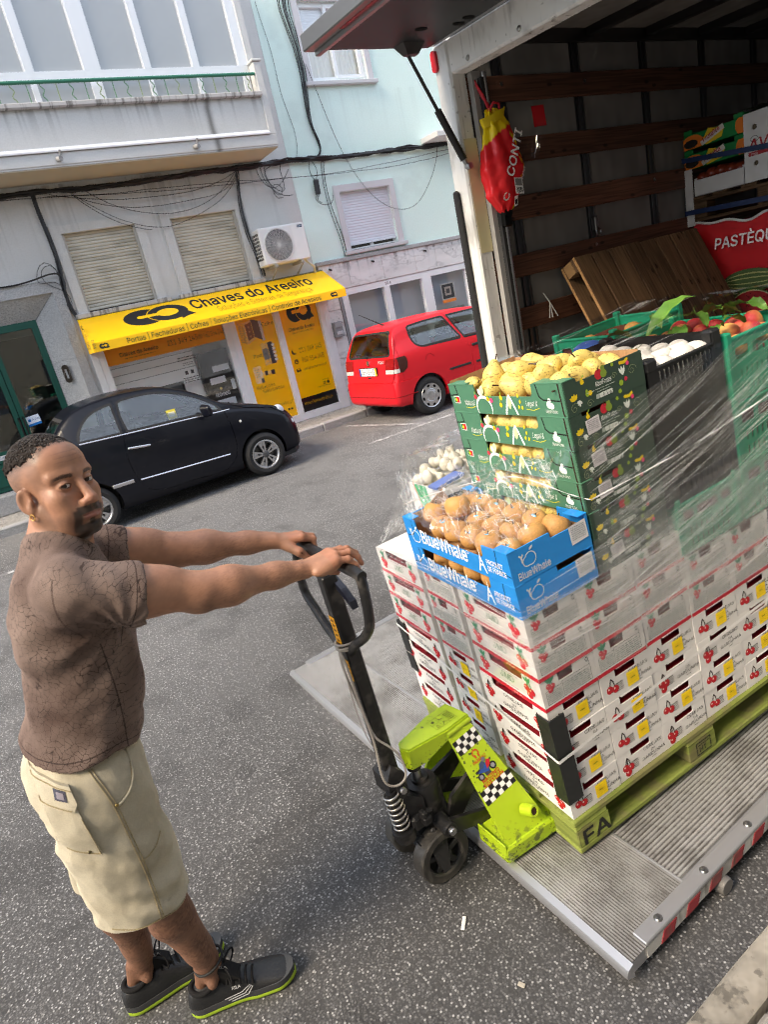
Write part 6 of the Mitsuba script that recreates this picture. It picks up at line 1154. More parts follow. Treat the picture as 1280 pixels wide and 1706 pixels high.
def put_crate(name, label, x, y, z, w, d, h, slots, col, yaw=0, inner=None):
    C = thing(name, label, 'crate'); M = LF @ T3(x, y, z) @ rotm((0, 0, 1), yaw); o, rm, co, fl = crate(w, d, h, slots)
    parts(C, 'crate_wall', o, 'semi', col, M=M); parts(C, 'rim', rm, 'semi', col, M=M); parts(C, 'corner_post', co, 'semi', col * .9, M=M, smooth=30); part(C, 'crate_floor', fl, 'semi', col * .7, M=M)
    if inner is not None: put('crate_filling', bx(.012, w - .012, .012, d - .012, .01, h * .86), 'semi', inner, M=M); lab(list(scene)[-1], 'dark fruit inside the ' + label, 'fruit')
    return C
gcr, bcr = srgb('1a9a74'), srgb('17181a')
put_crate('plastic_crate', 'green plastic crate standing on the cherry boxes below the black crates', .690, .004, .694, .312, .46, .182, 2, gcr, inner=(.10, .02, .02))
put_crate('plastic_crate', 'lower black plastic crate under the crate of white mushrooms', .664, .005, .890, .345, .50, .235, 1, bcr, inner=(.01, .01, .01))
K = thing('plastic_crate', 'black plastic crate filled with white mushrooms beside the pear boxes', 'crate'); M = LF @ T3(.660, .004, 1.135)
hole_w = [rect(.052 + i * .0215, h0, .064 + i * .0215, h1) for i in range(12) for h0, h1 in ((.150, .174), (.182, .215))]; ntch = nt(.0, .12, .262, .03, .02)
wl_ = rect(0, 0, .348, .262).difference(unary_union(hole_w + [rect(-.01, .232, .30, .3)]))
parts(K, 'crate_wall', [wallx(wl_, 0, .006), wallx(rect(0, 0, .348, .26), .494, .50), wally(rect(.0065, 0, .4935, .24), 0, .006), wally(rect(.0065, 0, .4935, .262), .342, .348)], 'semi', bcr, M=M)
parts(K, 'corner_post', [rb(-.004, .05, -.004, .04, .22, .262, .008), rb(.302, .352, -.004, .04, .20, .272, .008), rb(.302, .352, .46, .504, .2, .272, .008)], 'semi', bcr, M=M, smooth=30)
part(K, 'rim', rb(.0, .31, -.004, .010, .222, .232, .003), 'semi', bcr, M=M); part(K, 'inner_liner', bx(.008, .340, .008, .492, .02, .19), 'semi', (.6, .6, .6), M=M)
mu = shape(lathe([(0, -.35), (.4, -.4), (.8, -.38), (1.0, -.1), (.93, .3), (.65, .62), (.3, .76), (1e-4, .8)], (0, 0, 0), (0, 0, 1), 18), 'semi', (.74, .72, .67), smooth=True)
for a in range(4):
    for b in range(6):
        r = rng.uniform(.038, .046); k = thing('mushroom', 'white button mushroom in the black crate', 'mushroom', 'white mushrooms in the black crate'); again(k + '__cap', mu, M @ T3(.052 + a * .080 + rng.uniform(-.008, .008), .05 + b * .078 + rng.uniform(-.008, .008), .212 + rng.uniform(-.004, .014)) @ rrot(rng.uniform(-25, 25), 0, rng.uniform(0, 360)) @ np.diag([r, r, r, 1]))
GP = 'green plastic crate, '
put_crate('plastic_crate', 'green plastic crate at the bottom of the right crate stack', 1.025, .002, .694, .40, .55, .205, 2, gcr, inner=(.10, .02, .02))
put_crate('plastic_crate', 'green plastic crate in the middle of the right crate stack', 1.025, .002, .912, .40, .55, .205, 2, gcr, inner=(.10, .02, .02))
put_crate('plastic_crate', 'green plastic crate heaped with leafy peaches on top of the right stack', 1.030, .002, 1.132, .40, .54, .213, 2, gcr)
put_crate('plastic_crate', 'green plastic crate behind the mushrooms with its rim showing', 1.10, .555, 1.15, .40, .36, .235, 2, gcr, inner=(.14, .03, .02))
lput('crate_support', bx(.68, 1.5, .53, 1.0, .70, 1.148), 'semi', 'dark green crate block behind the mushrooms and front stacks', 'crate', col=gcr * .5)
pch = [shape(xf(fruit_mesh('egg', r), np.diag([1, 1, .9, 1])), 'peachskin', smooth=True) for r in (.034, .038)]
for a in range(5):
    for b in range(6):
        k = thing('peach', 'red and yellow peach in the leafy green crate', 'peach', 'peaches in the leafy crate'); again(k + '__fruit', pch[(a + b) % 2], LF @ T3(1.075 + a * .076 + rng.uniform(-.01, .01), .055 + b * .085 + rng.uniform(-.01, .01), 1.132 + .182 + rng.uniform(-.01, .025)) @ rrot(rng.uniform(0, 180), 0, rng.uniform(0, 360)))
for a, b in ((1.20, .66), (1.28, .62), (1.36, .70), (1.45, .62), (1.18, .78)):
    k = thing('peach', 'peach in the green crate behind the mushrooms', 'peach', 'peaches in the rear crate'); again(k + '__fruit', pch[0], LF @ T3(a, b, 1.355))
def leaf_mesh(l, w, bend, fold, n=12):
    P = []
    for s in np.linspace(0, 1, n):
        hw = w * math.sin(math.pi * min(1, s * 1.02)) ** .8 * (1 - .25 * s) + .0008; z = bend * math.sin(s * 2.2); 
        P.append([(l * s, a * hw, z + fold * abs(a) * hw + .004 * math.sin(s * 22 + a * 2) * abs(a)) for a in np.linspace(-1, 1, 7)])
    return rings(np.array(P), False, False)
scene['leafmat'] = {'type': 'twosided', 'bsdf': {'type': 'principled', 'base_color': proc(lambda p, n, uv: mix((0.05, 0.15, 0.02), (0.16, 0.32, 0.05), fbm(p.x * 20, p.y * 20, p.z * 20, 3))), 'roughness': 0.4}}
big = [(1.06, .36, 1.375, -8, 9, .26, .036), (1.12, .30, 1.37, 20, 4, .15, .032), (1.20, .20, 1.41, 70, 14, .17, .04), (1.05, .20, 1.39, 40, 5, .18, .04), (1.10, .44, 1.41, 150, 0, .17, .04), (1.30, .12, 1.42, 120, 12, .15, .035), (1.36, .20, 1.42, 200, 15, .16, .038), (1.25, .08, 1.40, 170, 20, .15, .04), (1.10, .10, 1.385, 10, 0, .14, .035), (1.33, .32, 1.42, 250, 10, .16, .04), (1.22, .42, 1.42, 40, 12, .17, .04), (1.40, .10, 1.41, 80, 15, .13, .035), (1.02, .50, 1.38, 170, 8, .16, .035), (1.00, .30, 1.37, 190, 5, .15, .035), (1.28, .20, 1.42, 300, 15, .14, .036)]
for i, (x, y, z, yaw, pit, l, w) in enumerate(big):
    M = LF @ T3(x, y, z - (.045 if i else 0)) @ rotm((0, 0, 1), yaw) @ rotm((0, 1, 0), -pit * (.35 if i else 1)) @ rotm((1, 0, 0), rng.uniform(-25, 25))
    k = put('peach_leaf', leaf_mesh(l * (.68 if i else 1), w * (.72 if i else 1), .05 * l / .2, rng.uniform(.1, .7)), 'leafmat', smooth=True, M=M); lab(k, 'long folded green leaf arching over the peach crate' if i == 0 else 'green leaf lying on the peaches in the top crate', 'leaf', None if i == 0 else 'leaves on the peach crate')
lput('net_bag', xf(trimesh.creation.icosphere(3), frame((1.02, .62, 1.36), (.07, .02, 0), (0, .08, 0), (0, 0, .035))), 'semi', 'blue net wrapping in the crate behind the mushrooms', 'net', col=srgb('3d5fb0'), smooth=True)

# ---- carton of garlic at the far left corner
GA = thing('garlic_carton', 'green and white carton of garlic under the film at the far left of the stack', 'carton'); M = LF @ T3(.19, .652, .806) @ np.diag([.85, .88, 1, 1])
part(GA, 'carton', cat([bx(0, .30, 0, .006, 0, .25), bx(0, .30, .304, .31, 0, .25), bx(0, .006, .0065, .3035, 0, .25), bx(.294, .30, .0065, .3035, 0, .25), bx(.006, .294, .0065, .3035, 0, .01)]), 'whiteboard', M=M)
part(GA, 'blue_insert', xf(bx(0, .16, 0, .08, .258, .268), rotm((0, 1, 0), -4)), 'semi', srgb('5a6fb0'), M=M)
q = Print(.0008); q.poly(Polygon([(.06, .25), (.17, .25), (.22, .07), (.10, .10)]), '1f9a5a').poly(LineString([(.055, .25), (.095, .10)]).buffer(.004), 'd86a4a').lines(.2, .05, .28, .16, 6, '8a8f8a').lines(.02, .02, .08, .12, 5, '8aa08a'); q.put(GA, 'print', M @ frame((0, .31, 0), (0, -1, 0), (0, 0, 1), (-1, 0, 0)))
q = Print(.0008); q.poly(rect(.01, .03, .14, .18), 'c4d2c4').lines(.02, .05, .13, .16, 7, '8fa894'); q.put(GA, 'print', M @ frame((0, 0, 0), (1, 0, 0), (0, 0, 1), (0, -1, 0)))
bl = shape(lathe([(1e-4, -.6), (.5, -.62), (.95, -.3), (1, .05), (.75, .4), (.32, .75), (.14, 1.05), (1e-4, 1.1)], (0, 0, 0), (0, 0, 1), 14), 'semi', (.62, .59, .50), smooth=True)
for a in range(5):
    for b in range(5):
        if a < 2 and b < 2: continue
        
        k = thing('garlic_bulb', 'white garlic bulb in the green and white carton', 'garlic', 'garlic bulbs in the carton'); r = rng.uniform(.026, .032); again(k + '__bulb', bl, M @ T3(.035 + a * .056, .04 + b * .057, .262 + .035 * (a > 1) + rng.uniform(-.01, .02)) @ rrot(rng.uniform(0, 100), 0, rng.uniform(0, 360)) @ np.diag([r, r, r, 1]))
part(GA, 'filling', bx(.012, .288, .012, .298, .012, .235), 'semi', (.6, .58, .5), M=M)

# ---- stretch film: sheets that follow the outside of the load, pulled between its steps
FW = thing('stretch_film', 'clear stretch film wound round the upper boxes, crumpled over the apples', 'plastic film')
FR_ = np.random.default_rng(21)
def ribbons(G, n, dt, slope, wid, name='film_crease', bundle=7, spread=.03, lo=0., hi=1., curl=0.0):
    """stretch lines: hair-thin white creases lying on the sheet G (rows, columns, 3)"""
    nr, nc = G.shape[:2]; du = np.gradient(G, axis=1); dv = np.gradient(G, axis=0); N = np.cross(du, dv); N /= np.linalg.norm(N, axis=2, keepdims=True) + 1e-12
    if N[..., 1].mean() + N[..., 0].mean() * .5 > 0: N = -N
    def at(A, t, s):
        x, y = np.clip(t, 0, 1) * (nc - 1.001), np.clip(s, 0, 1) * (nr - 1.001); i, j = y.astype(int), x.astype(int); a, b = (y - i)[:, None], (x - j)[:, None]
        return (A[i, j] * (1 - b) + A[i, j + 1] * b) * (1 - a) + (A[i + 1, j] * (1 - b) + A[i + 1, j + 1] * b) * a
    ms = []
    for _ in range(n):
        t0, s0, k0, L0 = FR_.uniform(-.1, 1), FR_.uniform(lo, hi), slope * FR_.uniform(.5, 1.5), dt * FR_.uniform(.4, 1.3)
        for _ in range(FR_.integers(1, bundle + 1)):
            t1, s1, k1, L = t0 + FR_.normal() * .06, s0 + FR_.normal() * spread, k0 + FR_.normal() * .03, L0 * FR_.uniform(.3, 1); t = np.linspace(t1, t1 + L, 12); s_ = s1 + k1 * (t - t1) + curl * (meshkit.noise(np.column_stack([t * 40, t * 0 + _ * 3.1 + s1 * 50, t * 0])) - .5)
            ok = (t > 0) & (t < 1) & (s_ > 0) & (s_ < 1); t, s_ = t[ok], s_[ok]
            if len(t) < 3: continue
            P = at(G, t, s_) + at(N, t, s_) * .0008; d = np.gradient(P, axis=0); b = np.cross(at(N, t, s_), d); b /= np.linalg.norm(b, axis=1, keepdims=True) + 1e-12; w = wid * FR_.uniform(.3, 1.2) * np.sin(np.linspace(.15, 3.0, len(t)))[:, None]
            ms.append(rings(np.stack([P - b * w, P + b * w], 1), False, False))
    if ms: part(FW, name, cat(ms), 'semi', (.80, .81, .82), M=LF, kind='stuff')
def film(path, prof, n=70, amp=.006, seed=0, crum=0.0, rb_=(60, .45, .05, .0006), **kw):
    """path: plan polyline [(x, y)], prof(t, s) -> (z, outward) for t along the path (0..1), s up (0..1)"""
    P = np.array(path, float); L = np.r_[0, np.cumsum(np.linalg.norm(np.diff(P, axis=0), axis=1))]; tt = np.linspace(0, 1, n); Q = np.column_stack([np.interp(tt * L[-1], L, P[:, k]) for k in (0, 1)])
    d = np.gradient(Q, axis=0); nn = np.column_stack([-d[:, 1], d[:, 0]]); nn /= np.linalg.norm(nn, axis=1, keepdims=True); R = []
    for s in np.linspace(0, 1, 30):
        pr_ = np.array([prof(t, s) for t in tt]); S = np.full(n, s); k = np.column_stack([tt * 6 + seed, S * 22, np.full(n, seed * 3.1)]); w = amp * (meshkit.noise(k) - .3) + crum * (meshkit.fbm(np.column_stack([tt * 22, S * 16, np.full(n, seed + 4.0)]), 3) - .4)
        R.append(np.column_stack([Q + nn * (pr_[:, 1] + w)[:, None], pr_[:, 0] + crum * .5 * (meshkit.noise(np.column_stack([tt * 25, S * 20, np.full(n, seed + 9.0)])) - .5)]))
    G = np.array(R); sheet_(G); ribbons(G, *rb_, **kw)
def sheet_(G): part(FW, 'film_sheet', rings(G, False, False), 'pane', smooth=True, M=LF)
# kerb side: from the blue boxes to the right end, as wound
film([(1.45, -.014), (.66, -.014), (.32, -.016)], lambda t, s: (np.interp(t, (0, .5, 1), (.62, .50, .60)) + s * (np.interp(t, (0, .45, 1), (1.40, 1.36, 1.28)) - np.interp(t, (0, .5, 1), (.62, .50, .60))), .004), 90, .008, 1, 0, (95, .6, -.22, .0007), lo=.1, hi=1.0)
film([(1.45, -.020), (.68, -.020), (.30, -.018)], lambda t, s: (.46 + .06 * t + s * (np.interp(t, (0, .5, 1), (.98, .92, .88)) - .46), .004), 80, .007, 2, 0, (70, .6, -.45, .0006), lo=.2, hi=1.1)
film([(.44, -.016), (.02, -.018), (-.016, -.012), (-.018, .35), (-.016, .66), (-.014, 1.03)], lambda t, s: (np.interp(t, (0, .35, 1), (.47, .52, .455)) + s * (np.interp(t, (0, .3, .6, 1), (.93, .88, .90, .83)) - np.interp(t, (0, .35, 1), (.47, .52, .455))), .006), 100, .007, 3, 0, (60, .4, .25, .0005), lo=.35, hi=1.0)
# over the apples: a crumpled blanket from the blue box rim up to the green boxes
s, t = np.meshgrid(np.linspace(0, 1, 56), np.linspace(0, 1, 80), indexing='ij'); K3 = lambda a, b, c: np.stack([s * a, t * b, s * 0 + c], -1)
z = 1.03 + .055 * np.sin(np.minimum(1, s * 1.6) * 1.5) + np.interp(s, (0, .55, 1), (0, .02, .15)) - .10 * t * np.clip(s * 2.2 - 1.2, 0, 1) + .045 * (meshkit.fbm(K3(9, 12, 2.0), 3) - .5) + .022 * np.abs(meshkit.fbm(K3(15, 22, 6.0), 3) - .5) * 2 - .02 * np.exp(-((t - .75) / .1) ** 2)
G = np.stack([-.010 + s * .325, -.012 + t * .60, z], -1); sheet_(G); ribbons(G, 55, .30, .8, .0005, spread=.02, curl=.05); ribbons(G, 40, .25, -.5, .0005, spread=.02, curl=.05)
# from the green boxes over the garlic and down to the far corner
y0 = np.interp(s, (0, .35, .6, .8, 1), (.60, .86, .93, .98, 1.02)); z = np.interp(s, (0, .35, .5, .8, 1), (1.23, 1.19, 1.10, .92, .82)); w = .03 * (meshkit.fbm(K3(9, 9, 7.0), 4) - .5)
G = np.stack([np.interp(s, (0, .35, .6, .85, 1), (.2, .175, .165, .08, .0)) + .26 * t * np.interp(s, (0, .4, 1), (1, .95, .9)) + w - .02 * np.sin(s * 3) * (1 - t), y0 + w, z + .02 * t + w], -1); sheet_(G); ribbons(G, 70, .3, .8, .0007, spread=.03, curl=.08)
film([(.165, .60), (.165, .80), (.165, .93)], lambda t, s: (.80 + s * np.interp(t, (0, .3, 1), (.24, .33, .33)), .008 + .014 * math.sin(3 * s)), 50, .012, 5, .035, (60, .35, 1.2, .0006), spread=.06, curl=.06)
# twisted rope of film across the front of the pear boxes
rope = [(-.016, .56, 1.10), (.14, .50, 1.105), (.30, .30, 1.115), (.315, .05, 1.08), (.33, -.02, 1.07), (.7, -.024, 1.075), (1.05, -.024, 1.10), (1.45, -.02, 1.16)]
t = np.linspace(0, 1, 90); Q = PchipInterpolator(np.linspace(0, 1, len(rope)), np.array(rope))(t)
part(FW, 'film_rope', tube(Q, .0016 + .0012 * np.sin(t * 75) + .0008 * np.sin(t * 23), 6), 'semi', (.66, .67, .68), smooth=True, M=LF)
s, t = np.meshgrid(np.linspace(0, 1, 24), np.linspace(0, 1, 40), indexing='ij')
G = np.stack([.60 + t * .85, -.016 + s * .75, np.interp(t, (0, .08, .45, .55, 1), (1.41, 1.425, 1.425, 1.43, 1.44)) + .02 * s + .012 * (meshkit.fbm(K3(8, 9, 3.0), 3) - .5) - .012 * np.exp(-((s - .02) / .03) ** 2)], -1); sheet_(G); ribbons(G, 14, .5, .1, .0005)
# ------------------------------------------------------------------ hand pallet jack
JK = thing('pallet_jack', 'lime green hand pallet jack with black handle, chequered stickers and RACING EDITION lettering', 'pallet jack')
ja = np.array((.9945, -.1, .03)); jc = lambda x, y: (x, 2 * (1.71 - .1 * (x - .78)) - y)      # mirror across the jack's middle
def jm(m): v = m.vertices.copy(); v[:, 0], v[:, 1] = jc(v[:, 0], v[:, 1]); return TM(v, m.faces[:, ::-1])
BLK = dict(bsdf='blackpaint')
# forks and slanted side plates
F0, F1 = np.array((.957, 1.428)), np.array((1.95, 1.328))
def fork():
    P = []
    for k, (o, d) in enumerate(((F0, 0), (F1, 0))):
        for w_ in (0, .155):
            q = o + np.array((.1, .995)) * w_; zb = (.098, .135)[k]; zt = (.155, .190)[k]
            P += [(q[0], q[1], zb), (q[0], q[1], zt - .008), (q[0] + (.006 if k == 0 else 0), q[1] + (.006 if w_ == 0 else -.006), zt)]
    return hull(P)
f = fork()
def plate():
    A, B, C, D = np.array((.957, 1.66, .505)), np.array((1.060, 1.650, .505)), np.array((.972, 1.442, .153)), np.array((1.152, 1.4245, .153)); n = np.cross(B - A, C - A); n /= np.linalg.norm(n); n *= -1 if n[1] > 0 else 1
    return hull([p + n * s for p in (A, B, C, D) for s in (.004, -.004)] + [A + n * .0, B]), (A, B, C, D, n)
pm, (pA, pB, pC, pD, pN) = plate()
lip = hull([(.965, 1.436, .15), (1.17, 1.415, .155), (.965, 1.436, .175), (1.165, 1.415, .178), (.965, 1.443, .175), (1.165, 1.422, .178)])
for mm in (lambda m: m, jm):
    part(JK, 'fork', mm(f), 'limepaint', smooth=30); part(JK, 'side_plate', mm(pm), 'limepaint', smooth=30)
    part(JK, 'fork_end_plate', mm(rb(.953, .960, 1.432, 1.58, .095, .17, .003)), 'limepaint')
    part(JK, 'stub_tube', mm(cat([lathe([(.021, 0), (.021, .052), (.018, .054), (.013, .052), (.013, .01)], (1.082, 1.462, .225), (.12, -.82, .30), 20, False)])), 'limepaint', smooth=40)
    part(JK, 'stub_bore', mm(lathe([(0, .045), (.0135, .045), (.0135, .05)], (1.082, 1.462, .225), (.12, -.82, .30), 16)), 'matte', (.06, .035, .02))
# head plate: rounded nose over the piston, wide back edge
hp = []
top = [(.805, 1.672), (.792, 1.700), (.806, 1.728), (.84, 1.735), (.95, 1.768), (1.045, 1.772), (1.062, 1.668), (.957, 1.658), (.86, 1.668)]
g2 = Polygon(top).buffer(.010, 6).buffer(-.004); M_ = man(ext(g2, .455, .530)); 
cutp = man(hull([(x, y, z) for x, z in ((.85, .44), (1.2, .44), (1.2, .485), (.95, .492), (.875, .462)) for y in (1.5, 1.9)]))
part(JK, 'head_plate', tri(M_ - cutp), 'limepaint', smooth=35)
part(JK, 'head_top', ext(g2.buffer(-.004), .5302, .536), 'limepaint', smooth=35)
part(JK, 'weld_edge', tube([(.955, 1.652, .512), (1.066, 1.660, .516)], .009, 8), 'limepaint', smooth=50)
part(JK, 'nose_cap', lathe([(0, -.02), (.026, -.02), (.028, 0), (.028, .012)], (.823, 1.70, .452), (0, 0, 1), 20), 'blackpaint', smooth=40)
ud = (pB - pA) / np.linalg.norm(pB - pA); 
mid_t, mid_b = (pA + pB) / 2, (pC + pD) / 2; vd_ = mid_t - mid_b; LVp = np.linalg.norm(vd_); vd_ /= LVp; ud = np.cross(vd_, pN); ud *= 1 if ud[0] > 0 else -1
q = Print(.0006)
def checker(v0, w, h=.052, nx=6, ny=3):
    for a in range(nx):
        for b in range(ny): q.poly(rect(-w / 2 + a * w / nx, v0 + b * h / ny, -w / 2 + (a + 1) * w / nx, v0 + (b + 1) * h / ny), 'e6e8e4' if (a + b) % 2 else '15161a')
checker(.345, .104); checker(.158, .140, .050, 7)
q.poly(Point(0, .322).buffer(.014).difference(Point(0, .322).buffer(.0095)).difference(rect(-.006, .30, .006, .315)), 'c8401e').poly(unary_union([rect(-.010, .306, -.004, .318), rect(.004, .306, .010, .318)]), 'c8401e').text('PRAMAC', 0, .292, .010, 'c8401e', 'c', bold=True)
q.poly(Point(-.030, .246).buffer(.0125), '17181c', 2).poly(Point(.030, .253).buffer(.0135), '17181c', 2).poly(Point(-.030, .246).buffer(.0075), '8a8d92', 3).poly(Point(.030, .253).buffer(.008), '8a8d92', 3)
q.poly(Polygon([(-.035, .262), (-.012, .252), (.006, .246), (.018, .262), (.028, .272), (.018, .280), (.0, .272), (-.02, .272)]), '2c4f9a', 3).poly(Polygon([(.004, .255), (.022, .262), (.032, .276), (.020, .284), (.010, .274)]), 'c22430', 4).poly(Polygon([(-.022, .268), (-.006, .266), (.008, .278), (.004, .290), (-.012, .286)]), '3a4a6a', 4).poly(Point(.010, .290).buffer(.008), '6a6f78', 5).poly(Polygon([(-.040, .262), (-.022, .266), (-.022, .272), (-.042, .270)]), '22242a', 4).poly(rect(-.012, .238, .012, .252), '3c3f46', 2)
q.text('RACING', .002, .224, .0125, 'c01f1a', 'c', bold=True, width=.078).text('EDITION', .004, .208, .0125, 'c01f1a', 'c', bold=True, width=.088)
q.put(JK, 'sticker', frame(mid_b + pN * .0045, ud, vd_, pN))
q = Print(.0005); b = '3a420c'
for r in (rect(0, 0, .095, .0012), rect(0, .0588, .095, .06), rect(0, 0, .0012, .06), rect(.0938, 0, .095, .06), rect(.03, 0, .031, .06), rect(.06, 0, .061, .06), rect(.0, .03, .06, .031)): q.poly(r, b)
q.poly(Polygon([(.006, .006), (.024, .006), (.015, .024)]).difference(Polygon([(.009, .008), (.021, .008), (.015, .020)])), b).poly(rect(.037, .036, .04, .055), b).poly(rect(.04, .036, .055, .039), b).poly(Point(.015, .045).buffer(.006), b).lines(.064, .006, .091, .054, 5, b).poly(LineString([(.036, .006), (.046, .02), (.054, .01)]).buffer(.0015), b)
q.put(JK, 'sticker', frame((.935, 1.676, .5365), (.99, .05, 0), (-.05, .99, 0), (0, 0, 1)))
# pump, piston, base casting
part(JK, 'piston', lathe([(0, -.03), (.017, -.03), (.017, .10), (0, .10)], (.826, 1.70, .36), (0, 0, 1), 20), 'steel', smooth=40)
part(JK, 'pump_body', cat([lathe([(0, -.20), (.058, -.20), (.064, -.16), (.064, -.02), (.054, 0), (.032, .004), (.032, .018), (0, .018)], (.835, 1.70, .37), (-.05, 0, 1), 28)]), 'blackpaint', smooth=40)
part(JK, 'pump_block', cat([hull([(x, y, z) for x, y in ((.70, 1.665), (.80, 1.640), (.80, 1.765), (.70, 1.755)) for z in (.30, .355)] + [(.72, y, .39) for y in (1.68, 1.74)]), rb(.735, .83, 1.632, 1.69, .235, .30, .012), hull([(x, y, z) for x, y in ((.74, 1.63), (.93, 1.64), (.93, 1.78), (.74, 1.79)) for z in (.155, .185)])]), 'blackpaint', smooth=35)
part(JK, 'valve_block', cat([rb(.765, .80, 1.605, 1.64, .265, .30, .006), rb(.765, .785, 1.605, 1.635, .30, .325, .005)]), 'blackpaint')
part(JK, 'axle_frame', hull([(x, y, z) for x, y, z in ((.775, 1.56, .09), (.80, 1.56, .09), (.775, 1.86, .09), (.80, 1.86, .09), (.76, 1.64, .20), (.86, 1.64, .20), (.76, 1.78, .20), (.86, 1.78, .20))]), 'blackpaint', smooth=30)
for yy, o in ((1.604, -1), (1.842, 1)):
    k = part(JK, 'wheel', lathe([(.068, .0), (.074, .006), (.100, .006), (.105, 0), (.105, -.05), (.100, -.056), (.074, -.056), (.068, -.05)], (.812, yy, .105), (0, o, 0), 44, False), 'grimy', (.035, .033, .031), smooth=35)
    part(k, 'wheel_web', lathe([(0, -.018), (.070, -.018), (.070, -.035), (0, -.035)], (.812, yy, .105), (0, o, 0), 32), 'matte', (.012, .012, .012))
    for i in range(5):
        a = math.radians(72 * i + 20); part(k, 'spoke', xf(rb(.02, .071, -.011, .011, -.018, -.004, .003), frame((.812, yy, .105), (math.cos(a), 0, math.sin(a)), (-math.sin(a) * o, 0, math.cos(a) * o), (0, o, 0))), 'semi', (.03, .03, .031))
    part(k, 'rim_ring', lathe([(.074, .0), (.071, .002), (.066, -.004), (.066, -.02)], (.812, yy, .105), (0, o, 0), 40, False), 'semi', (.03, .03, .031), smooth=40)
    part(k, 'hub', lathe([(0, .006), (.016, .006), (.028, .002), (.030, -.018)], (.812, yy, .105), (0, o, 0), 20), 'semi', (.03, .03, .031), smooth=35); part(k, 'axle_nut', lathe([(0, .014), (.0085, .014), (.010, .010), (.010, .004)], (.812, yy, .105), (0, o, 0), 12), 'metal', (.28, .28, .28), smooth=30)
for mm, s in ((lambda m: m, 1), (jm, -1)):
    part(JK, 'link_arm', mm(hull([(x, y, z) for x, z in ((.815, .225), (.85, .262), (1.10, .165), (1.10, .115), (.835, .205)) for y in (1.575, 1.59)])), 'blackpaint', smooth=30)
    part(JK, 'link_boss', mm(lathe([(0, .012), (.026, .012), (.028, 0), (.028, -.06)], (.838, 1.576, .234), (0, -1, 0), 22)), 'blackpaint', smooth=35); part(JK, 'link_bolt', mm(lathe([(0, .026), (.013, .026), (.015, .022), (.015, .01)], (.838, 1.576, .234), (0, -1, 0), 16)), 'steel', smooth=30)
    part(JK, 'rear_link', mm(hull([(x, y, z) for x, z in ((.86, .20), (.90, .30), (1.02, .36), (1.03, .30), (.92, .19)) for y in (1.62, 1.635)])), 'blackpaint', smooth=30)
part(JK, 'bolt_head', lathe([(0, .006), (.008, .006), (.009, 0)], (.80, 1.629, .215), (0, -1, 0), 12), 'steel')
# spring beside the handle foot
th = np.linspace(0, 7 * 2 * math.pi, 170); s0, s1 = np.array((.700, 1.672, .425)), np.array((.712, 1.672, .262)); ax = (s1 - s0) / np.linalg.norm(s1 - s0); a1 = np.cross(ax, (0, 1, 0)); a2 = np.cross(ax, a1)
part(JK, 'spring', tube([s0 + (s1 - s0) * (t / th[-1]) + .0285 * (math.cos(t) * a1 + math.sin(t) * a2) for t in th], .0047, 7), 'metal', (.5, .48, .45), smooth=True)
part(JK, 'spring_core', cyl(s0, s1, .018, 14), 'blackpaint', smooth=40); part(JK, 'spring_seat', lathe([(0, 0), (.042, 0), (.044, .02), (.036, .05), (0, .05)], s1, ax, 20), 'blackpaint', smooth=40)
part(JK, 'handle_foot', cat([hull([(x, y, z) for x, y in ((.695, 1.665), (.765, 1.665), (.765, 1.765), (.695, 1.765)) for z in (.40, .47)] + [(.73, y, .51) for y in (1.68, 1.75)]), cyl((.735, 1.645, .415), (.735, 1.80, .415), .022, 14)]), 'blackpaint', smooth=35)
part(JK, 'pivot_bolt', lathe([(0, .012), (.011, .012), (.013, .006), (.013, 0)], (.735, 1.648, .425), (0, -1, 0), 14), 'steel', smooth=30)
# handle
h0, h1 = np.array((.738, 1.715, .44)), np.array((.700, 1.725, 1.275)); hd = (h1 - h0) / np.linalg.norm(h1 - h0); hx = np.cross((0, 1, 0), hd); hx /= np.linalg.norm(hx); hy = np.cross(hd, hx); HM = frame(h0, hx, hy, hd)
part(JK, 'handle_shaft', xf(rb(-.026, .026, -.022, .022, 0, .80, .005), HM), 'blackpaint', smooth=30)
def spl(P, n=40): P = np.array(P, float); t = np.r_[0, np.cumsum(np.linalg.norm(np.diff(P, axis=0), axis=1))]; return PchipInterpolator(t, P)(np.linspace(0, t[-1], n))
part(JK, 'grip_bar', tube([(.712, 1.50, 1.284), (.712, 1.54, 1.290), (.712, 1.90, 1.300), (.712, 1.945, 1.296)], [.0165, .0175, .0175, .0165], 16), 'blackpaint', smooth=50)
part(JK, 'handle_side', tube(spl([(.712, 1.515, 1.286), (.712, 1.508, 1.26), (.711, 1.510, 1.20), (.710, 1.522, 1.13), (.709, 1.565, 1.075), (.708, 1.66, 1.005), (.708, 1.715, .955)]), .0155, 12), 'blackpaint', smooth=50)
part(JK, 'handle_side', tube(spl([(.712, 1.935, 1.297), (.712, 1.955, 1.25), (.711, 1.978, 1.16), (.710, 1.972, 1.11), (.709, 1.91, 1.05), (.708, 1.80, .975), (.708, 1.735, .935)]), .0155, 12), 'blackpaint', smooth=50)
part(JK, 'release_lever', hull([(x, y, z) for y, z in ((1.755, 1.235), (1.75, 1.21), (1.67, 1.195), (1.665, 1.168)) for x in (.713, .735)]), 'gloss', (.018, .02, .035), smooth=30); part(JK, 'release_lever', hull([(x, y, z) for y, z in ((1.67, 1.194), (1.664, 1.167), (1.628, 1.165), (1.622, 1.140)) for x in (.713, .735)]), 'gloss', (.018, .02, .035), smooth=30)
part(JK, 'control_rod', tube([(.715, 1.745, 1.22), (.712, 1.735, 1.10), (.70, 1.75, .95)], .007, 8), 'steel')
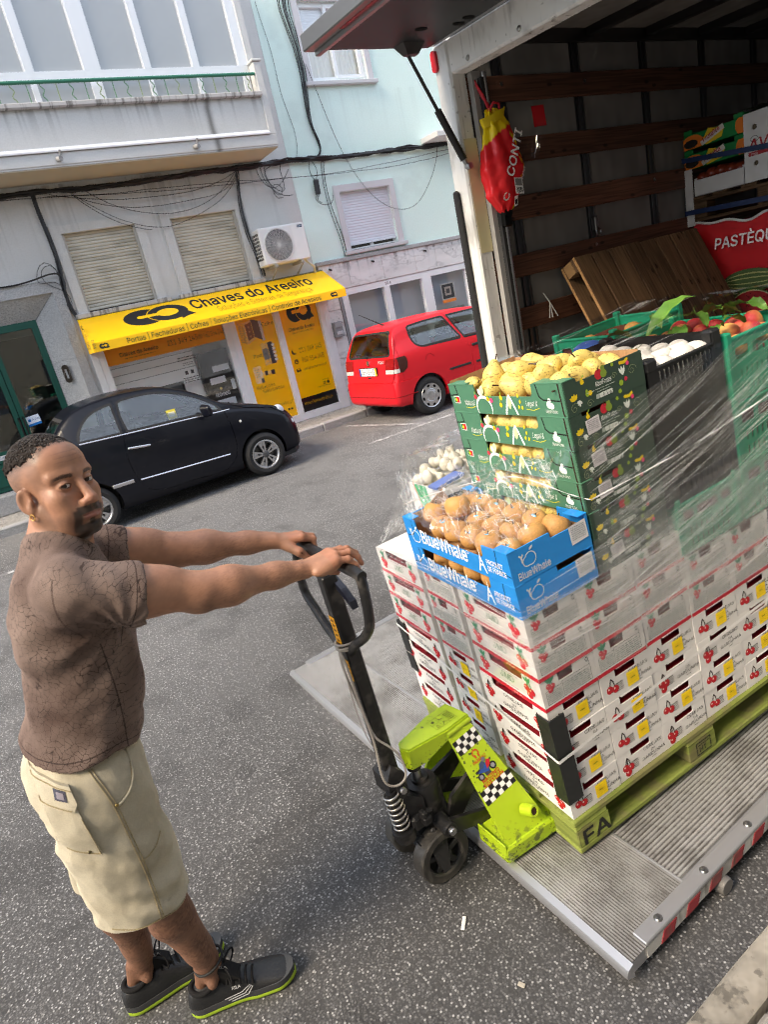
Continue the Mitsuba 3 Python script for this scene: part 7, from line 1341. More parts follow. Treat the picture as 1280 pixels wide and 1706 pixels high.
q = Print(.0006); q.poly(rect(-.021, .56, .016, .66), 'e8a818').poly(rect(-.021, .42, .016, .50), 'e8a818')
for k in range(5): q.poly(rect(-.012, .57 + .018 * k, .006, .578 + .018 * k), '8a5a10', 2)
q.lines(-.015, .43, .010, .49, 4, '8a5a10'); q.put(JK, 'warning_sticker', frame(h0 - hx * .0265, -hy, hd, -hx))
rp = [(.676, 1.735, 1.00), (.672, 1.70, .97), (.676, 1.69, .90), (.682, 1.685, .78), (.690, 1.675, .64), (.680, 1.66, .54), (.690, 1.65, .475), (.735, 1.645, .455), (.765, 1.65, .49), (.748, 1.66, .575), (.705, 1.675, .64), (.690, 1.69, .72), (.672, 1.70, .86), (.674, 1.715, .98)]
k = put('cord', cat([tube(CubicSpline(np.arange(len(rp)), np.array(rp))(np.linspace(0, len(rp) - 1, 110)), .0042, 7), tube(CubicSpline(np.arange(6), np.array([(.674, 1.72, 1.0), (.668, 1.70, .93), (.664, 1.69, .82), (.668, 1.68, .70), (.685, 1.675, .62), (.690, 1.678, .64)]))(np.linspace(0, 5, 50)), .002, 5), tube([(.708 + .037 * math.cos(t), 1.722 + .033 * math.sin(t), .99 + .012 * math.sin(t * .37)) for t in np.linspace(0, 19, 60)], .0042, 6)]), 'semi', (.36, .34, .31), smooth=True); lab(k, 'thin grey cord knotted round the jack handle and hanging in a loop', 'cord')
# ------------------------------------------------------------------ the man. Signed distances, blended and meshed
def surface(f, lo, hi, h):
    """surface nets on a narrow band: f takes (n, 3) points"""
    lo, hi = np.array(lo, float), np.array(hi, float); N = (np.ceil((hi - lo) / h).astype(int) // 4 + 1) * 4 + 1; S = 4
    ax = [lo[k] + h * np.arange(N[k]) for k in range(3)]; ca = [a[::S] for a in ax]; C = np.stack(np.meshgrid(*ca, indexing='ij'), -1); cd = f(C.reshape(-1, 3)).reshape(C.shape[:3])
    near = np.abs(cd) < h * S * 1.25 + .012; nb = near.copy()
    for k in range(3): nb |= np.roll(near, 1, k) | np.roll(near, -1, k)
    near = nb; D = np.repeat(np.repeat(np.repeat(cd, S, 0), S, 1), S, 2)[:N[0], :N[1], :N[2]]; mk = np.repeat(np.repeat(np.repeat(near, S, 0), S, 1), S, 2)[:N[0], :N[1], :N[2]]
    I = np.argwhere(mk); D[mk] = np.concatenate([f(lo + h * I[i:i + 400000]) for i in range(0, len(I), 400000)]); D = D.astype(np.float64)
    s = D < 0; M = np.zeros(N - 1, int); c8 = [(a, b, c) for a in (0, 1) for b in (0, 1) for c in (0, 1)]; sl = lambda A, o: A[o[0]:A.shape[0] - 1 + o[0], o[1]:A.shape[1] - 1 + o[1], o[2]:A.shape[2] - 1 + o[2]]
    for o in c8: M += sl(s, o)
    act = (M > 0) & (M < 8); ci = np.argwhere(act); idx = -np.ones(act.shape, int); idx[act] = np.arange(len(ci)); P = np.zeros((len(ci), 3)); W_ = np.zeros(len(ci))
    d8 = {o: D[ci[:, 0] + o[0], ci[:, 1] + o[1], ci[:, 2] + o[2]] for o in c8}
    for o in c8:
        for k in range(3):
            if o[k]: continue
            q = tuple(1 if j == k else o[j] for j in range(3)); a, b = d8[o], d8[q]; cr = (a < 0) != (b < 0); t = np.where(cr, a / np.where(cr, a - b, 1), 0); p = np.array(o, float)[None] + t[:, None] * np.eye(3)[k]; P[cr] += p[cr]; W_[cr] += 1
    V = lo + h * (ci + P / W_[:, None]); F = []
    for k in range(3):
        a, b = [j for j in range(3) if j != k]; sh = [slice(1, -1)] * 3; sh[k] = slice(0, -1); s0 = s[tuple(sh)]; sh2 = list(sh); sh2[k] = slice(1, None); s1 = s[tuple(sh2)]; e = np.argwhere(s0 != s1) + [0 if j == k else 1 for j in range(3)]
        flip = s[e[:, 0], e[:, 1], e[:, 2]]; ea, eb = np.eye(3, dtype=int)[a], np.eye(3, dtype=int)[b]; g = lambda d: idx[tuple((e - d).T)]
        q0, q1, q2, q3 = g(ea + eb), g(eb), g(0 * ea), g(ea); ok = (q0 >= 0) & (q1 >= 0) & (q2 >= 0) & (q3 >= 0); fl = flip if k != 1 else ~flip
        A = np.where(fl[:, None], np.stack([q0, q1, q2], 1), np.stack([q0, q2, q1], 1)); B = np.where(fl[:, None], np.stack([q0, q2, q3], 1), np.stack([q0, q3, q2], 1)); F += [A[ok], B[ok]]
    return TM(V, np.vstack(F))
def cone(p, a, b, ra, rb_):
    a, b = np.array(a, float), np.array(b, float); d = b - a; t = np.clip(((p - a) @ d) / (d @ d), 0, 1); return np.linalg.norm(p - a - t[:, None] * d, axis=1) - (ra + (rb_ - ra) * t)
def ell(p, c, r, R=None):
    q = p - np.array(c, float); q = q if R is None else q @ R; r = np.array(r, float); k0 = np.linalg.norm(q / r, axis=1); k1 = np.linalg.norm(q / r ** 2, axis=1); return k0 * (k0 - 1) / np.maximum(k1, 1e-9)
def sm(a, b, k): h = np.clip(.5 + .5 * (b - a) / k, 0, 1); return b + (a - b) * h - k * h * (1 - h)
def smin(k, *ds):
    r = ds[0]
    for d in ds[1:]: r = sm(r, d, k)
    return r
def sub(a, b, k): return -sm(-a, b, k)
HC_, HS = np.array((.090, 1.80, 1.732)), 1.015
HR = trimesh.transformations.euler_matrix(-.98, .02, -.05, 'rzyx')[:3, :3]
HR = np.array([[.545, .838, .03], [-.836, .543, .075], [.047, -.066, .997]]); HR = np.linalg.qr(HR)[0] * np.sign(np.diag(np.linalg.qr(HR)[1]))
h2w = lambda q: HC_ + HS * (np.asarray(q) @ HR.T)
w2h = lambda p: ((p - HC_) @ HR) / HS
def head_h(q):
    a = np.abs(q[:, 1]); m = np.column_stack([q[:, 0], a, q[:, 2]])       # mirrored half
    d = ell(q, (-.014, 0, .038), (.098, .077, .083)); d = sm(d, ell(q, (.040, 0, .048), (.046, .062, .052)), .03)
    d = sm(d, ell(q, (.032, 0, -.040), (.058, .060, .084)), .03); d = sm(d, cone(m, (-.005, .052, -.062), (.066, .016, -.112), .024, .020), .025); d = sm(d, ell(q, (.076, 0, -.113), (.019, .024, .016)), .02)
    d = sm(d, ell(m, (.056, .047, -.030), (.028, .022, .024)), .024); d = sm(d, ell(m, (.060, .036, -.068), (.026, .022, .03)), .024)
    d = sm(d, cone(m, (.084, .012, .022), (.066, .052, .022), .0115, .010), .016)                  # brow
    d = sub(d, ell(m, (.096, .033, -.001), (.018, .021, .0135)), .016)
    d = sm(d, cone(q, (.086, 0, .014), (.114, 0, -.042), .0085, .0130), .012); d = sm(d, ell(q, (.113, 0, -.045), (.0125, .0135, .011)), .008); d = sm(d, ell(m, (.102, .0155, -.049), (.012, .0075, .009)), .007)
    d = sub(d, ell(m, (.108, .0078, -.0585), (.0055, .0042, .004)), .003)
    d = sm(d, ell(q, (.084, 0, -.078), (.024, .032, .022)), .018)
    up = cone(m, (.1045, .0, -.0745), (.094, .023, -.0795), .0046, .0022); lo_ = cone(m, (.104, 0, -.0855), (.094, .021, -.0825), .0064, .003); d = sm(d, smin(.003, up, lo_), .005)
    d = sub(d, cone(m, (.111, 0, -.0798), (.097, .025, -.0808), .0016, .0012), .003)
    d = sub(d, ell(q, (.098, 0, -.0985), (.008, .02, .006)), .008)
    lid = np.maximum(ell(m, (.0745, .033, -.001), (.0165, .0165, .0155)), -ell(m, (.092, .033, -.0022), (.016, .0150, .0034)) ); d = sm(d, lid, .005)
    d = sub(d, ell(m, (.090, .033, -.0022), (.014, .0140, .0029)), .002)
    ca, sa = math.cos(.5), -math.sin(.5); er = np.column_stack([(m[:, 0] + .012) * ca + (m[:, 1] - .081) * sa, -(m[:, 0] + .012) * sa + (m[:, 1] - .081) * ca, m[:, 2] + .016])
    er = er * 1.1; ear = ell(er, (0, 0, 0), (.021, .0075, .034)); ear = sub(ear, ell(er, (.003, .008, .003), (.0125, .0065, .0215)), .004); ear = sm(ear, ell(er, (.008, .0, -.029), (.009, .006, .010)), .006); ear = sm(ear, ell(er, (.0155, .001, -.006), (.005, .005, .008)), .004)
    d = sm(d, ear, .007); return d
def head(p):
    d = head_h(w2h(p)) * HS
    nk = cone(p, h2w((-.022, 0, -.055)), (.030, 1.80, 1.545), .060, .072); nk = sm(nk, cone(p, h2w((.03, .0, -.10)), (.080, 1.79, 1.56), .034, .045), .03)
    nk = sm(nk, cone(p, h2w((-.012, -.055, -.05)), (.085, 1.775, 1.545), .014, .014), .02)
    d = sm(d, nk, .022); d = sm(d, cone(p, (.02, 1.70, 1.555), (.025, 1.90, 1.555), .06, .06), .05); return np.maximum(d, 1.50 - p[:, 2])
def arm(p, J, hand):
    s, e, w = [np.array(x, float) for x in J]; u = s + (e - s) * .45
    d = cone(p, s, u, .062, .057); d = sm(d, cone(p, u, e, .057, .0445), .04); d = sm(d, ell(p, s + (e - s) * .62 + (0, 0, .006), (.075, .046, .050)), .04)
    b = e + (w - e) * .27; d = sm(d, cone(p, e, b, .0445, .0468), .04); d = sm(d, cone(p, b, e + (w - e) * .75, .0462, .0315), .04)
    wy = np.array((0, .013, 0)); d = sm(d, smin(.02, cone(p, e + (w - e) * .72, w - wy, .032, .0235), cone(p, e + (w - e) * .72, w + wy, .032, .0235)), .02)
    d = sm(d, ell(p, e + (-.008, 0, -.018), (.035, .03, .028)), .02); d = sm(d, ell(p, w + (-.01, hand * -.022, .012), (.013, .011, .011)), .012)
    return d
GX_ = np.array((.712, 0, 1.2905))
def hand_r(p):
    """right hand lying over the bar; fingers at y offsets from -.036 (little) to +.036 (index)"""
    yc = 1.605; w = np.array((.588, 1.618, 1.330)); d = np.full(len(p), 9.0)
    MC = [np.array((.692 + dx, yc + y, 1.334 + dz)) for y, dx, dz in ((-.034, -.012, -.004), (-.0115, -.001, .002), (.0115, .002, .004), (.034, -.002, .002))]
    palm = 9.0
    for i, m_ in enumerate(MC): palm = sm(palm, cone(p, w + (.014, (i - 1.5) * .011, -.004), m_, .0185, .0130), .014) if i else cone(p, w + (.014, (i - 1.5) * .011, -.004), m_, .0185, .0130)
    palm = sm(palm, ell(p, (.650, yc - .030, 1.318), (.045, .017, .018)), .014)
    d = palm
    L = (.036, .045, .049, .044)
    for i, m_ in enumerate(MC):
        l = L[i]; y = m_[1]; sp = (i - 1.5) * .002
        pip = m_ + np.array((l * .97, sp, -.006 - .003 * (i == 0))); dip = pip + np.array((l * .52, sp, -.024)); tip = dip + np.array((l * .16, sp, -.024))
        fg = smin(.005, cone(p, m_, pip, .0118, .0100), cone(p, pip, dip, .0100, .0088), cone(p, dip, tip, .0088, .0074)); fg = sm(fg, ell(p, pip + (0, 0, .001), (.0105, .0098, .0098)), .004); d = sm(d, fg, .0045)
        d = sm(d, ell(p, m_ + (0, 0, .005), (.012, .0095, .008)), .008)
    th = [w + (.030, .030, -.010), np.array((.664, yc + .046, 1.300)), np.array((.688, yc + .050, 1.274)), np.array((.708, yc + .044, 1.262))]
    d = sm(d, smin(.008, cone(p, th[0], th[1], .017, .0135), cone(p, th[1], th[2], .0128, .0112), cone(p, th[2], th[3], .0112, .009)), .010); return d
def hand_l(p):
    """left hand closed round the bar, thumb below it on the near side"""
    yc = 1.868; w = np.array((.622, 1.888, 1.350)); d = None; ys = (.034, .0115, -.0115, -.034)
    MC = [np.array((.703 + dx, yc + y, 1.338 + dz)) for y, dx, dz in zip(ys, (-.012, -.001, .002, -.002), (-.004, .001, .003, .001))]
    for i, m_ in enumerate(MC): c = cone(p, w + (.012, (1.5 - i) * .011, -.006), m_, .0185, .0130); d = c if d is None else sm(d, c, .014)
    L = (.036, .044, .047, .043)
    for i, m_ in enumerate(MC):
        l = L[i]; pip = m_ + np.array((l * .80, 0, -.018)); dip = pip + np.array((-l * .05, 0, -.034)); tip = dip + np.array((-l * .42, 0, -.014))
        fg = smin(.005, cone(p, m_, pip, .0122, .0104), cone(p, pip, dip, .0102, .0092), cone(p, dip, tip, .0090, .0078)); d = sm(d, sm(fg, ell(p, pip, (.0112, .0102, .0105)), .004), .0045); d = sm(d, ell(p, m_ + (0, 0, .005), (.012, .0095, .008)), .008)
    th = [w + (.020, -.028, -.014), np.array((.672, yc - .052, 1.305)), np.array((.697, yc - .056, 1.273)), np.array((.722, yc - .048, 1.262))]
    d = sm(d, smin(.008, cone(p, th[0], th[1], .0185, .0145), cone(p, th[1], th[2], .0138, .0120), cone(p, th[2], th[3], .0118, .0095)), .010); return d
JR = ((.035, 1.60, 1.515), (.302, 1.588, 1.398), (.588, 1.618, 1.330)); JL = ((.075, 1.985, 1.515), (.355, 1.965, 1.410), (.622, 1.888, 1.350))
def leg(p, hip, kn, an, toe, outy):
    hip, kn, an = [np.array(x, float) for x in (hip, kn, an)]; d = cone(p, hip, kn, .088, .060); ax = np.array(toe, float); ax /= np.linalg.norm(ax); c = kn + (an - kn) * .30
    d = sm(d, cone(p, kn, c - ax * .014, .056, .057), .03); d = sm(d, cone(p, c - ax * .014, kn + (an - kn) * .72, .056, .040), .03); d = sm(d, cone(p, kn + (an - kn) * .70, an, .0385, .036), .02)
    d = sm(d, cone(p, kn + (an - kn) * .2 + ax * .02, kn + (an - kn) * .85 + ax * .012, .034, .024), .03); d = sm(d, cone(p, an - ax * .030 + (0, 0, .03), an - ax * .045 - (0, 0, .05), .016, .022), .02)
    for s in (-1, 1): d = sm(d, ell(p, an + np.array((-ax[1] * .034 * s, ax[0] * .034 * s, -.012 + .004 * s)), (.016, .016, .018)), .014)
    return np.maximum(d, an[2] - .075 - p[:, 2])
AR, AL = np.array((.936, -.352, 0)), np.array((.999, .035, 0))
LR = ((-.075, 1.70, .98), (-.055, 1.742, .545), (-.008, 1.768, .135)); LLg = ((-.10, 1.89, .98), (-.160, 1.925, .50), (-.188, 1.953, .128))
bodies = [surface(head, (-.08, 1.62, 1.49), (.26, 1.98, 1.90), .0026)]
bodies.append(surface(lambda p: smin(.012, arm(p, JR, 1), hand_r(p)), (-.05, 1.51, 1.22), (.80, 1.70, 1.60), .0031)); bodies.append(surface(lambda p: smin(.012, arm(p, JL, -1), hand_l(p)), (-.01, 1.80, 1.22), (.80, 2.07, 1.60), .0031))
bodies.append(surface(lambda p: leg(p, *LR, AR, -1), (-.19, 1.58, .03), (.16, 1.83, 1.09), .005)); bodies.append(surface(lambda p: leg(p, *LLg, AL, 1), (-.32, 1.77, .03), (.02, 2.06, 1.09), .005))
def trunk(p):
    d = ell(p, (.015, 1.795, 1.40), (.085, .175, .15)); d = sm(d, ell(p, (-.02, 1.79, 1.20), (.10, .145, .17)), .06); d = sm(d, ell(p, (-.085, 1.79, 1.0), (.10, .15, .12)), .06); return sm(d, cone(p, (.035, 1.63, 1.51), (.07, 1.96, 1.51), .045, .045), .05)
bodies.append(surface(trunk, (-.25, 1.5, .82), (.2, 2.1, 1.62), .012))
U_, loose = man(bodies[-1]), []
for b_ in bodies[:-1]:
    q_ = manifold3d.Manifold(manifold3d.Mesh(np.asarray(b_.vertices, np.float32), np.asarray(b_.faces, np.uint32)))
    if q_.status() == manifold3d.Error.NoError: U_ += q_
    else: loose.append(b_)
BODY = cat([tri(U_)] + loose)
MN = thing('person', 'man in a brown crackle print t-shirt and khaki cargo shorts gripping the jack handle', 'person')
v = np.array(BODY.vertices); qh = w2h(v); X, Y, Z = qh.T; aY = np.abs(Y); inh = (v[:, 2] > 1.57) & (X < .14) & (aY < .11) & (v[:, 0] < .25) & (Z > -.15)
sk = np.tile(np.array((.36, .185, .118)), (len(v), 1)); nz = meshkit.fbm(v * 55, 3, 1)[:, None]; n2 = meshkit.fbm(v * 9, 3, 5)[:, None]; sk = sk * (.80 + .24 * nz + .12 * n2 + .10 * meshkit.noise(v * 330, 21)[:, None])
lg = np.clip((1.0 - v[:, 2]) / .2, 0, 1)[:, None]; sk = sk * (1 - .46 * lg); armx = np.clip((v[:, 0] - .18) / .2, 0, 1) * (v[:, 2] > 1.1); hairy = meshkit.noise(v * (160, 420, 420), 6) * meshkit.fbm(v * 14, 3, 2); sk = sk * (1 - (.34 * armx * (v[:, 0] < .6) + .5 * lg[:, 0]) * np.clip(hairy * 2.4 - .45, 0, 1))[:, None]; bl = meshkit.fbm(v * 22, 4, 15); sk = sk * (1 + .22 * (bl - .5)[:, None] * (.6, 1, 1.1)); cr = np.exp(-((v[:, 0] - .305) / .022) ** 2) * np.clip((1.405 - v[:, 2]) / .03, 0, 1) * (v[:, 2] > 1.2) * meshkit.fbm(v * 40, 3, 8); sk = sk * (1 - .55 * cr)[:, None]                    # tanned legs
def tint(mask, col, amt):
    global sk
    m_ = (np.clip(mask, 0, 1) * inh * amt)[:, None]; sk = sk * (1 - m_) + np.array(col) * m_
ss = lambda a, b, x: (lambda t: t * t * (3 - 2 * t))(np.clip((x - a) / (b - a), 0, 1))
hair_c = (.022, .017, .015); hn = meshkit.noise(v * 420, 3); st = .6 + .8 * meshkit.noise(v * 600, 8)
back_hair = ss(.012, -.03, X - .35 * (Z - .02)) * ss(-.075, -.045, Z) * ss(.100, .06, Z); tint(back_hair * st, (.10, .075, .06), .55)        # shaved sides
hl = .070 - .315 * np.clip(-X - .015, 0, .2) + .10 * np.clip(X, 0, 1); tint(ss(hl - .020, hl + .002, Z) * ss(.075, .06, X + .22 * aY) * st, (.05, .038, .03), .75)
tint(ss(.058, .048, X) * ss(.0, .03, X) * ss(-.03, .05, Z) * ss(.045, .06, aY) * ss(.09, .05, Z), (.20, .13, .10), .35)
beard = ss(.020, .05, X + .15 * (Z + .09)) * ss(-.060, -.086, Z - .10 * (X - .03)) * st; tint(beard, (.07, .05, .04), .42); tint(ss(-.01, .01, X) * ss(.046, .03, X) * ss(-.01, -.03, Z) * ss(.045, .058, aY) * st, (.09, .065, .05), .45)
mou = ss(.070, .078, X) * ss(.038, .030, aY) * ss(-.0775, -.0735, Z + .10 * aY) * ss(-.0565, -.0605, Z); tint(mou * np.where(aY < .004, .75, 1), hair_c, .92)
gt = ss(.060, .07, X) * ss(.025, .031, aY) * ss(.047, .039, aY) * ss(-.062, -.068, Z) * ss(-.125, -.115, Z); tint(gt, hair_c, .88)
chn = ss(.045, .06, X) * ss(.044, .034, aY) * ss(-.097, -.104, Z); tint(chn, hair_c, .9); tint(ss(.085, .09, X) * ss(.010, .006, aY) * ss(-.0895, -.093, Z), hair_c, .85)
lipm = ss(.085, .092, X) * ss(.026, .021, aY) * ss(-.0935, -.0905, Z) * ss(-.0705, -.0735, Z); tint(lipm * (1 - mou), (.30, .125, .105), .8)
bz = .0195 + .10 * (np.clip(aY, 0, .036) - .02) - .25 * np.clip(aY - .042, 0, 1); br = ss(.055, .06, X) * ss(.0135, .018, aY) * ss(.060, .050, aY) * ss(.0058, .0030, np.abs(Z - bz) * (1 + 12 * np.clip(aY - .035, 0, 1))); tint(br * (.7 + .5 * hn), hair_c, .88)
tint(ss(.055, .07, X) * ss(.012, .0, np.abs(Z + .016)) * ss(.055, .045, aY) * ss(.01, .018, aY), (.27, .13, .10), .35); tint(ss(.102, .112, X) * ss(-.06, -.05, Z) * ss(-.02, -.04, Z), (.46, .21, .15), .4)
eyeline = ss(.060, .068, X) * ss(.0022, .0012, np.abs(np.abs(Z + .0022) - .0033 * np.sqrt(np.clip(1 - ((aY - .033) / .0145) ** 2, 0, 1)) - .001)) * ss(.0165, .0155, np.abs(aY - .033)); tint(eyeline, (.04, .025, .02), .7)
tint(ss(.016, .012, np.abs(Z - .062 + .004 * np.sin(aY * 60))) * 0 + ss(.0016, .0006, np.abs(((Z * 1000 - 48) % 11) - 5.5) / 1000) * ss(.05, .07, X) * ss(.045, .03, aY) * ss(.045, .05, Z) * ss(.085, .075, Z), (.22, .115, .08), .45)
neck_t = ss(.60, .66, meshkit.fbm(v * 60, 3, 9)) * ss(-.095, -.11, Z) * ss(-.02, -.045, Y) * ss(-.06, -.03, X) * ss(.06, .03, X); tint(neck_t * (v[:, 2] > 1.57), (.05, .05, .06), .6)
am = ss(.016, .012, np.linalg.norm((v - (.215, 1.555, 1.452)) * (.8, 1, 1), axis=1)) * ss(.45, .5, meshkit.noise(v * 260, 4)); sk = sk * (1 - .7 * am[:, None])
kn_ = ((v[:, 0] > .66) & (v[:, 2] > 1.2))[:, None]; sk = np.where(kn_, sk * np.array((1.08, .97, .95)), sk)
scene['skin'] = pr(VC, 0.46, specular=0.45)
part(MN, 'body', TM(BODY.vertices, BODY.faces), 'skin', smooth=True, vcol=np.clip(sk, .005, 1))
for s in (-1, 1):
    e = h2w((.0735, .033 * s, -.001)); k = part(MN, 'eye', mv(trimesh.creation.icosphere(3, .0148 * HS), e), 'gloss', (.50, .46, .43), smooth=True); gz = (h2w((1, -.55, .02)) - h2w((0, 0, 0))); gz /= np.linalg.norm(gz)
    part(k, 'iris', lathe([(0, .0004), (.0062, 0), (.0062, -.002)], e + gz * .0152 * HS, gz, 18), 'gloss', (.022, .012, .008), smooth=True)
# hair: short curls on the crown
def hair_f(p):
    q = w2h(p); d = ell(q, (-.014, 0, .041), (.1005, .0785, .0865)); X, Y, Z = q.T; n = meshkit.fbm(q * 130, 3, 4) - .5; d = d - .0085 * n * 2 - .002
    line = .070 - .35 * np.clip(-X - .015, 0, .2) * 0.9 + .10 * np.clip(X, 0, 1)
    cut = (line - Z) * .9 + .016 * (meshkit.noise(q * 130, 6) - .5) + .010 * (meshkit.noise(q * 330, 9) - .5); cut = np.maximum(cut, (X - .066 + .22 * np.abs(Y) + .05 * (Z - .08))); return np.maximum(d, cut) * HS
part(MN, 'hair', surface(hair_f, h2w((0, 0, .05)) - .17, h2w((0, 0, .05)) + .17, .0030), 'matte', hair_c, smooth=True)
cu = []
g = np.random.default_rng(5)
for i in range(1500):
    a, b = g.uniform(0, 2 * math.pi), g.uniform(.0, 1.0); c = np.array((-.014 + .098 * math.cos(a) * math.sin(b * 1.25), .076 * math.sin(a) * math.sin(b * 1.25), .039 + .087 * math.cos(b * 1.25)))
    if c[2] < .076 - .32 * max(-c[0] - .015, 0) + .1 * max(c[0], 0) or c[0] > .064 - .22 * abs(c[1]): continue
    r = g.uniform(.0016, .0036); n_ = c - (-.014, 0, .03); n_ /= np.linalg.norm(n_); t1 = np.cross(n_, g.normal(size=3)); t1 /= np.linalg.norm(t1); t2 = n_ * .6 + np.cross(n_, t1) * .8
    cu.append(tube([h2w(c + n_ * .004 + r * (math.cos(t) * t1 + math.sin(t) * t2)) for t in np.linspace(0, g.uniform(3.5, 5.5), 7)], .0012, 4, False))
part(MN, 'hair_curls', cat(cu), 'semi', (.030, .024, .021), smooth=True, kind='stuff')
part(MN, 'earring', tube([h2w((-.002 + .007 * math.cos(t), -.0835, -.056 + .007 * math.sin(t))) for t in np.linspace(0, 6.3, 18)], .0016, 6), 'metal', (.75, .5, .15), smooth=True)
# t-shirt
Hm = lambda p: p[:, 2] - (1.058 - .30 * p[:, 0] + .012 * np.sin(p[:, 0] * 26 + p[:, 1] * 9))
def folds(p, amp):
    w = meshkit.fbm(np.column_stack([p[:, 0] * 7 + p[:, 2] * 6, p[:, 1] * 7, p[:, 2] * 9 - p[:, 0] * 5]), 3, 2) - .5; d = np.sin(p[:, 0] * 30 + p[:, 2] * 38 + 5 * meshkit.noise(p * 6, 3)) * .5; return amp * (w * 1.6 + d * .35 * np.clip(meshkit.noise(p * 4, 7) * 2 - .6, 0, 1))
SR_, SL_ = (np.array(JR[0]), np.array(JR[1])), (np.array(JL[0]), np.array(JL[1]))
def tee(p):
    d = ell(p, (.022, 1.795, 1.40), (.138, .205, .18)); d = sm(d, ell(p, (-.016, 1.79, 1.22), (.144, .188, .19)), .06); d = sm(d, ell(p, (-.080, 1.79, 1.06), (.140, .190, .16)), .06); d = sm(d, ell(p, (-.035, 1.72, 1.42), (.085, .10, .14)), .05)
    d = sm(d, cone(p, (.02, 1.625, 1.532), (.058, 1.965, 1.532), .066, .066), .045); d = sm(d, cone(p, (.03, 1.72, 1.560), (.035, 1.88, 1.560), .060, .060), .05); d = sm(d, cone(p, (.035, 1.795, 1.52), (.040, 1.795, 1.585), .095, .070), .05)
    for (s, e), g_ in ((SR_, -1), (SL_, 1)):
        ed = e - s; ed /= np.linalg.norm(ed); drop = np.array((0, 0, -.006)); tip = s + ed * .138; sl = cone(p, s, tip + drop, .074, .081); sl = np.maximum(sl, (p - tip - (0, 0, 0)) @ (ed + np.array((.0, 0, .10))) - .012)
        d = sm(d, sl, .035)
    a_ = p[:, 1] < 1.80; cx, cz = p[:, 0] - .05, p[:, 2] - 1.40; th_ = np.arctan2(cz, cx - .05); rr = np.hypot(cx, cz)
    d = d - folds(p, .012) - .0055 * np.sin(th_ * 13 + 4 * meshkit.noise(p * 9, 5)) * np.exp(-rr / .13) * np.clip(rr / .04, 0, 1) - .004 * np.sin(p[:, 2] * 60 - p[:, 0] * 25 + 7 * meshkit.noise(p * 6, 9)) * np.clip((1.22 - p[:, 2]) / .1, 0, 1) * np.clip(2 * meshkit.noise(p * 5, 17) - .5, 0, 1)
    for (s, e) in (SR_, SL_):
        ed = e - s; ed /= np.linalg.norm(ed); d = np.maximum(d, -np.maximum(cone(p, s + ed * .13 + (0, 0, -.006), e + (0, 0, -.006), .068, .069), -((p - s) @ ed - .118)))
    d = np.maximum(d, -Hm(p)); low = d + .010; d = np.maximum(d, -np.maximum(low, Hm(p) - .05))
    nkc = cone(p, (.050, 1.793, 1.50), h2w((-.005, 0, -.09)) + (0, 0, .05), .056, .073); d = np.maximum(d, -nkc); return d
def tshirt_f(p, n, uv):
    u, w = (p.x * 0.9 - p.y * 0.55) * 62, p.z * 62
    wx, wz = fbm(p.x * 30, p.y * 30, p.z * 30, 2), fbm(p.x * 30 + 7, p.y * 30, p.z * 30, 2); d1, d2, r = voronoi(u + 1.5 * wx, w + 1.5 * wz); d3, d4, r2 = voronoi(u * 2.3 + wx, w * 2.3 + wz)
    m = smoothstep(0.30, 0.55, fbm(p.x * 7, p.y * 7, p.z * 7, 4)); ln = smoothstep(0.09, 0.02, d2 - d1) * 0.85 * m + smoothstep(0.12, 0.03, d4 - d3) * 0.5 * m * smoothstep(0.4, 0.7, wx)
    a = fbm(p.x * 9 + 3, p.y * 9, p.z * 9, 4); c = mix((0.085, 0.056, 0.047), (0.235, 0.178, 0.155), dr.clip(a * 1.7 - 0.35, 0, 1))
    h = p.z - (1.058 - 0.30 * p.x + 0.012 * dr.sin(p.x * 26 + p.y * 9)); sl = (p.x - 0.035) * 0.915 - (p.z - 1.515) * 0.402
    seam = smoothstep(0.0022, 0.0008, dr.abs(h - 0.024)) + smoothstep(0.0022, 0.0008, dr.abs(sl - 0.122)) * dr.select((p.z > 1.33) & (p.x > 0.08), 1.0, 0.0) + smoothstep(0.0026, 0.001, dr.abs(p.x - 0.045 + 0.28 * (1.38 - p.z) * (1.38 - p.z))) * dr.select((p.z < 1.37) & (p.y < 1.75), 1.0, 0.0) + smoothstep(0.0026, 0.001, dr.abs(p.x + 0.015 - 0.9 * (p.z - 1.5) * (p.z - 1.5) * 4)) * dr.select((p.z > 1.40) & (p.y < 1.68) & (p.z < 1.57), 0.7, 0.0)
    return mix(c, (0.03, 0.02, 0.018), dr.clip(ln + 0.75 * seam, 0, 1)) * (0.9 + 0.2 * noise(p.x * 420, p.y * 420, p.z * 420))
scene['tshirt'] = pr(proc(tshirt_f), 0.9, specular=0.15, sheen=0.3)
TS = part(MN, 'tshirt', surface(tee, (-.30, 1.48, .98), (.34, 2.14, 1.66), .0055), 'tshirt', smooth=True, label='brown t-shirt with a black crackle print')
an_ = np.linspace(0, 2 * math.pi, 48); c0 = np.array((.046, 1.795, 1.590)); cw = np.array([c0 + np.array((.070 * math.cos(t), .074 * math.sin(t), -.022 * math.cos(t) - .002)) for t in an_])
part(TS, 'collar', tube(cw, .0088, 8), 'tshirt', smooth=True)
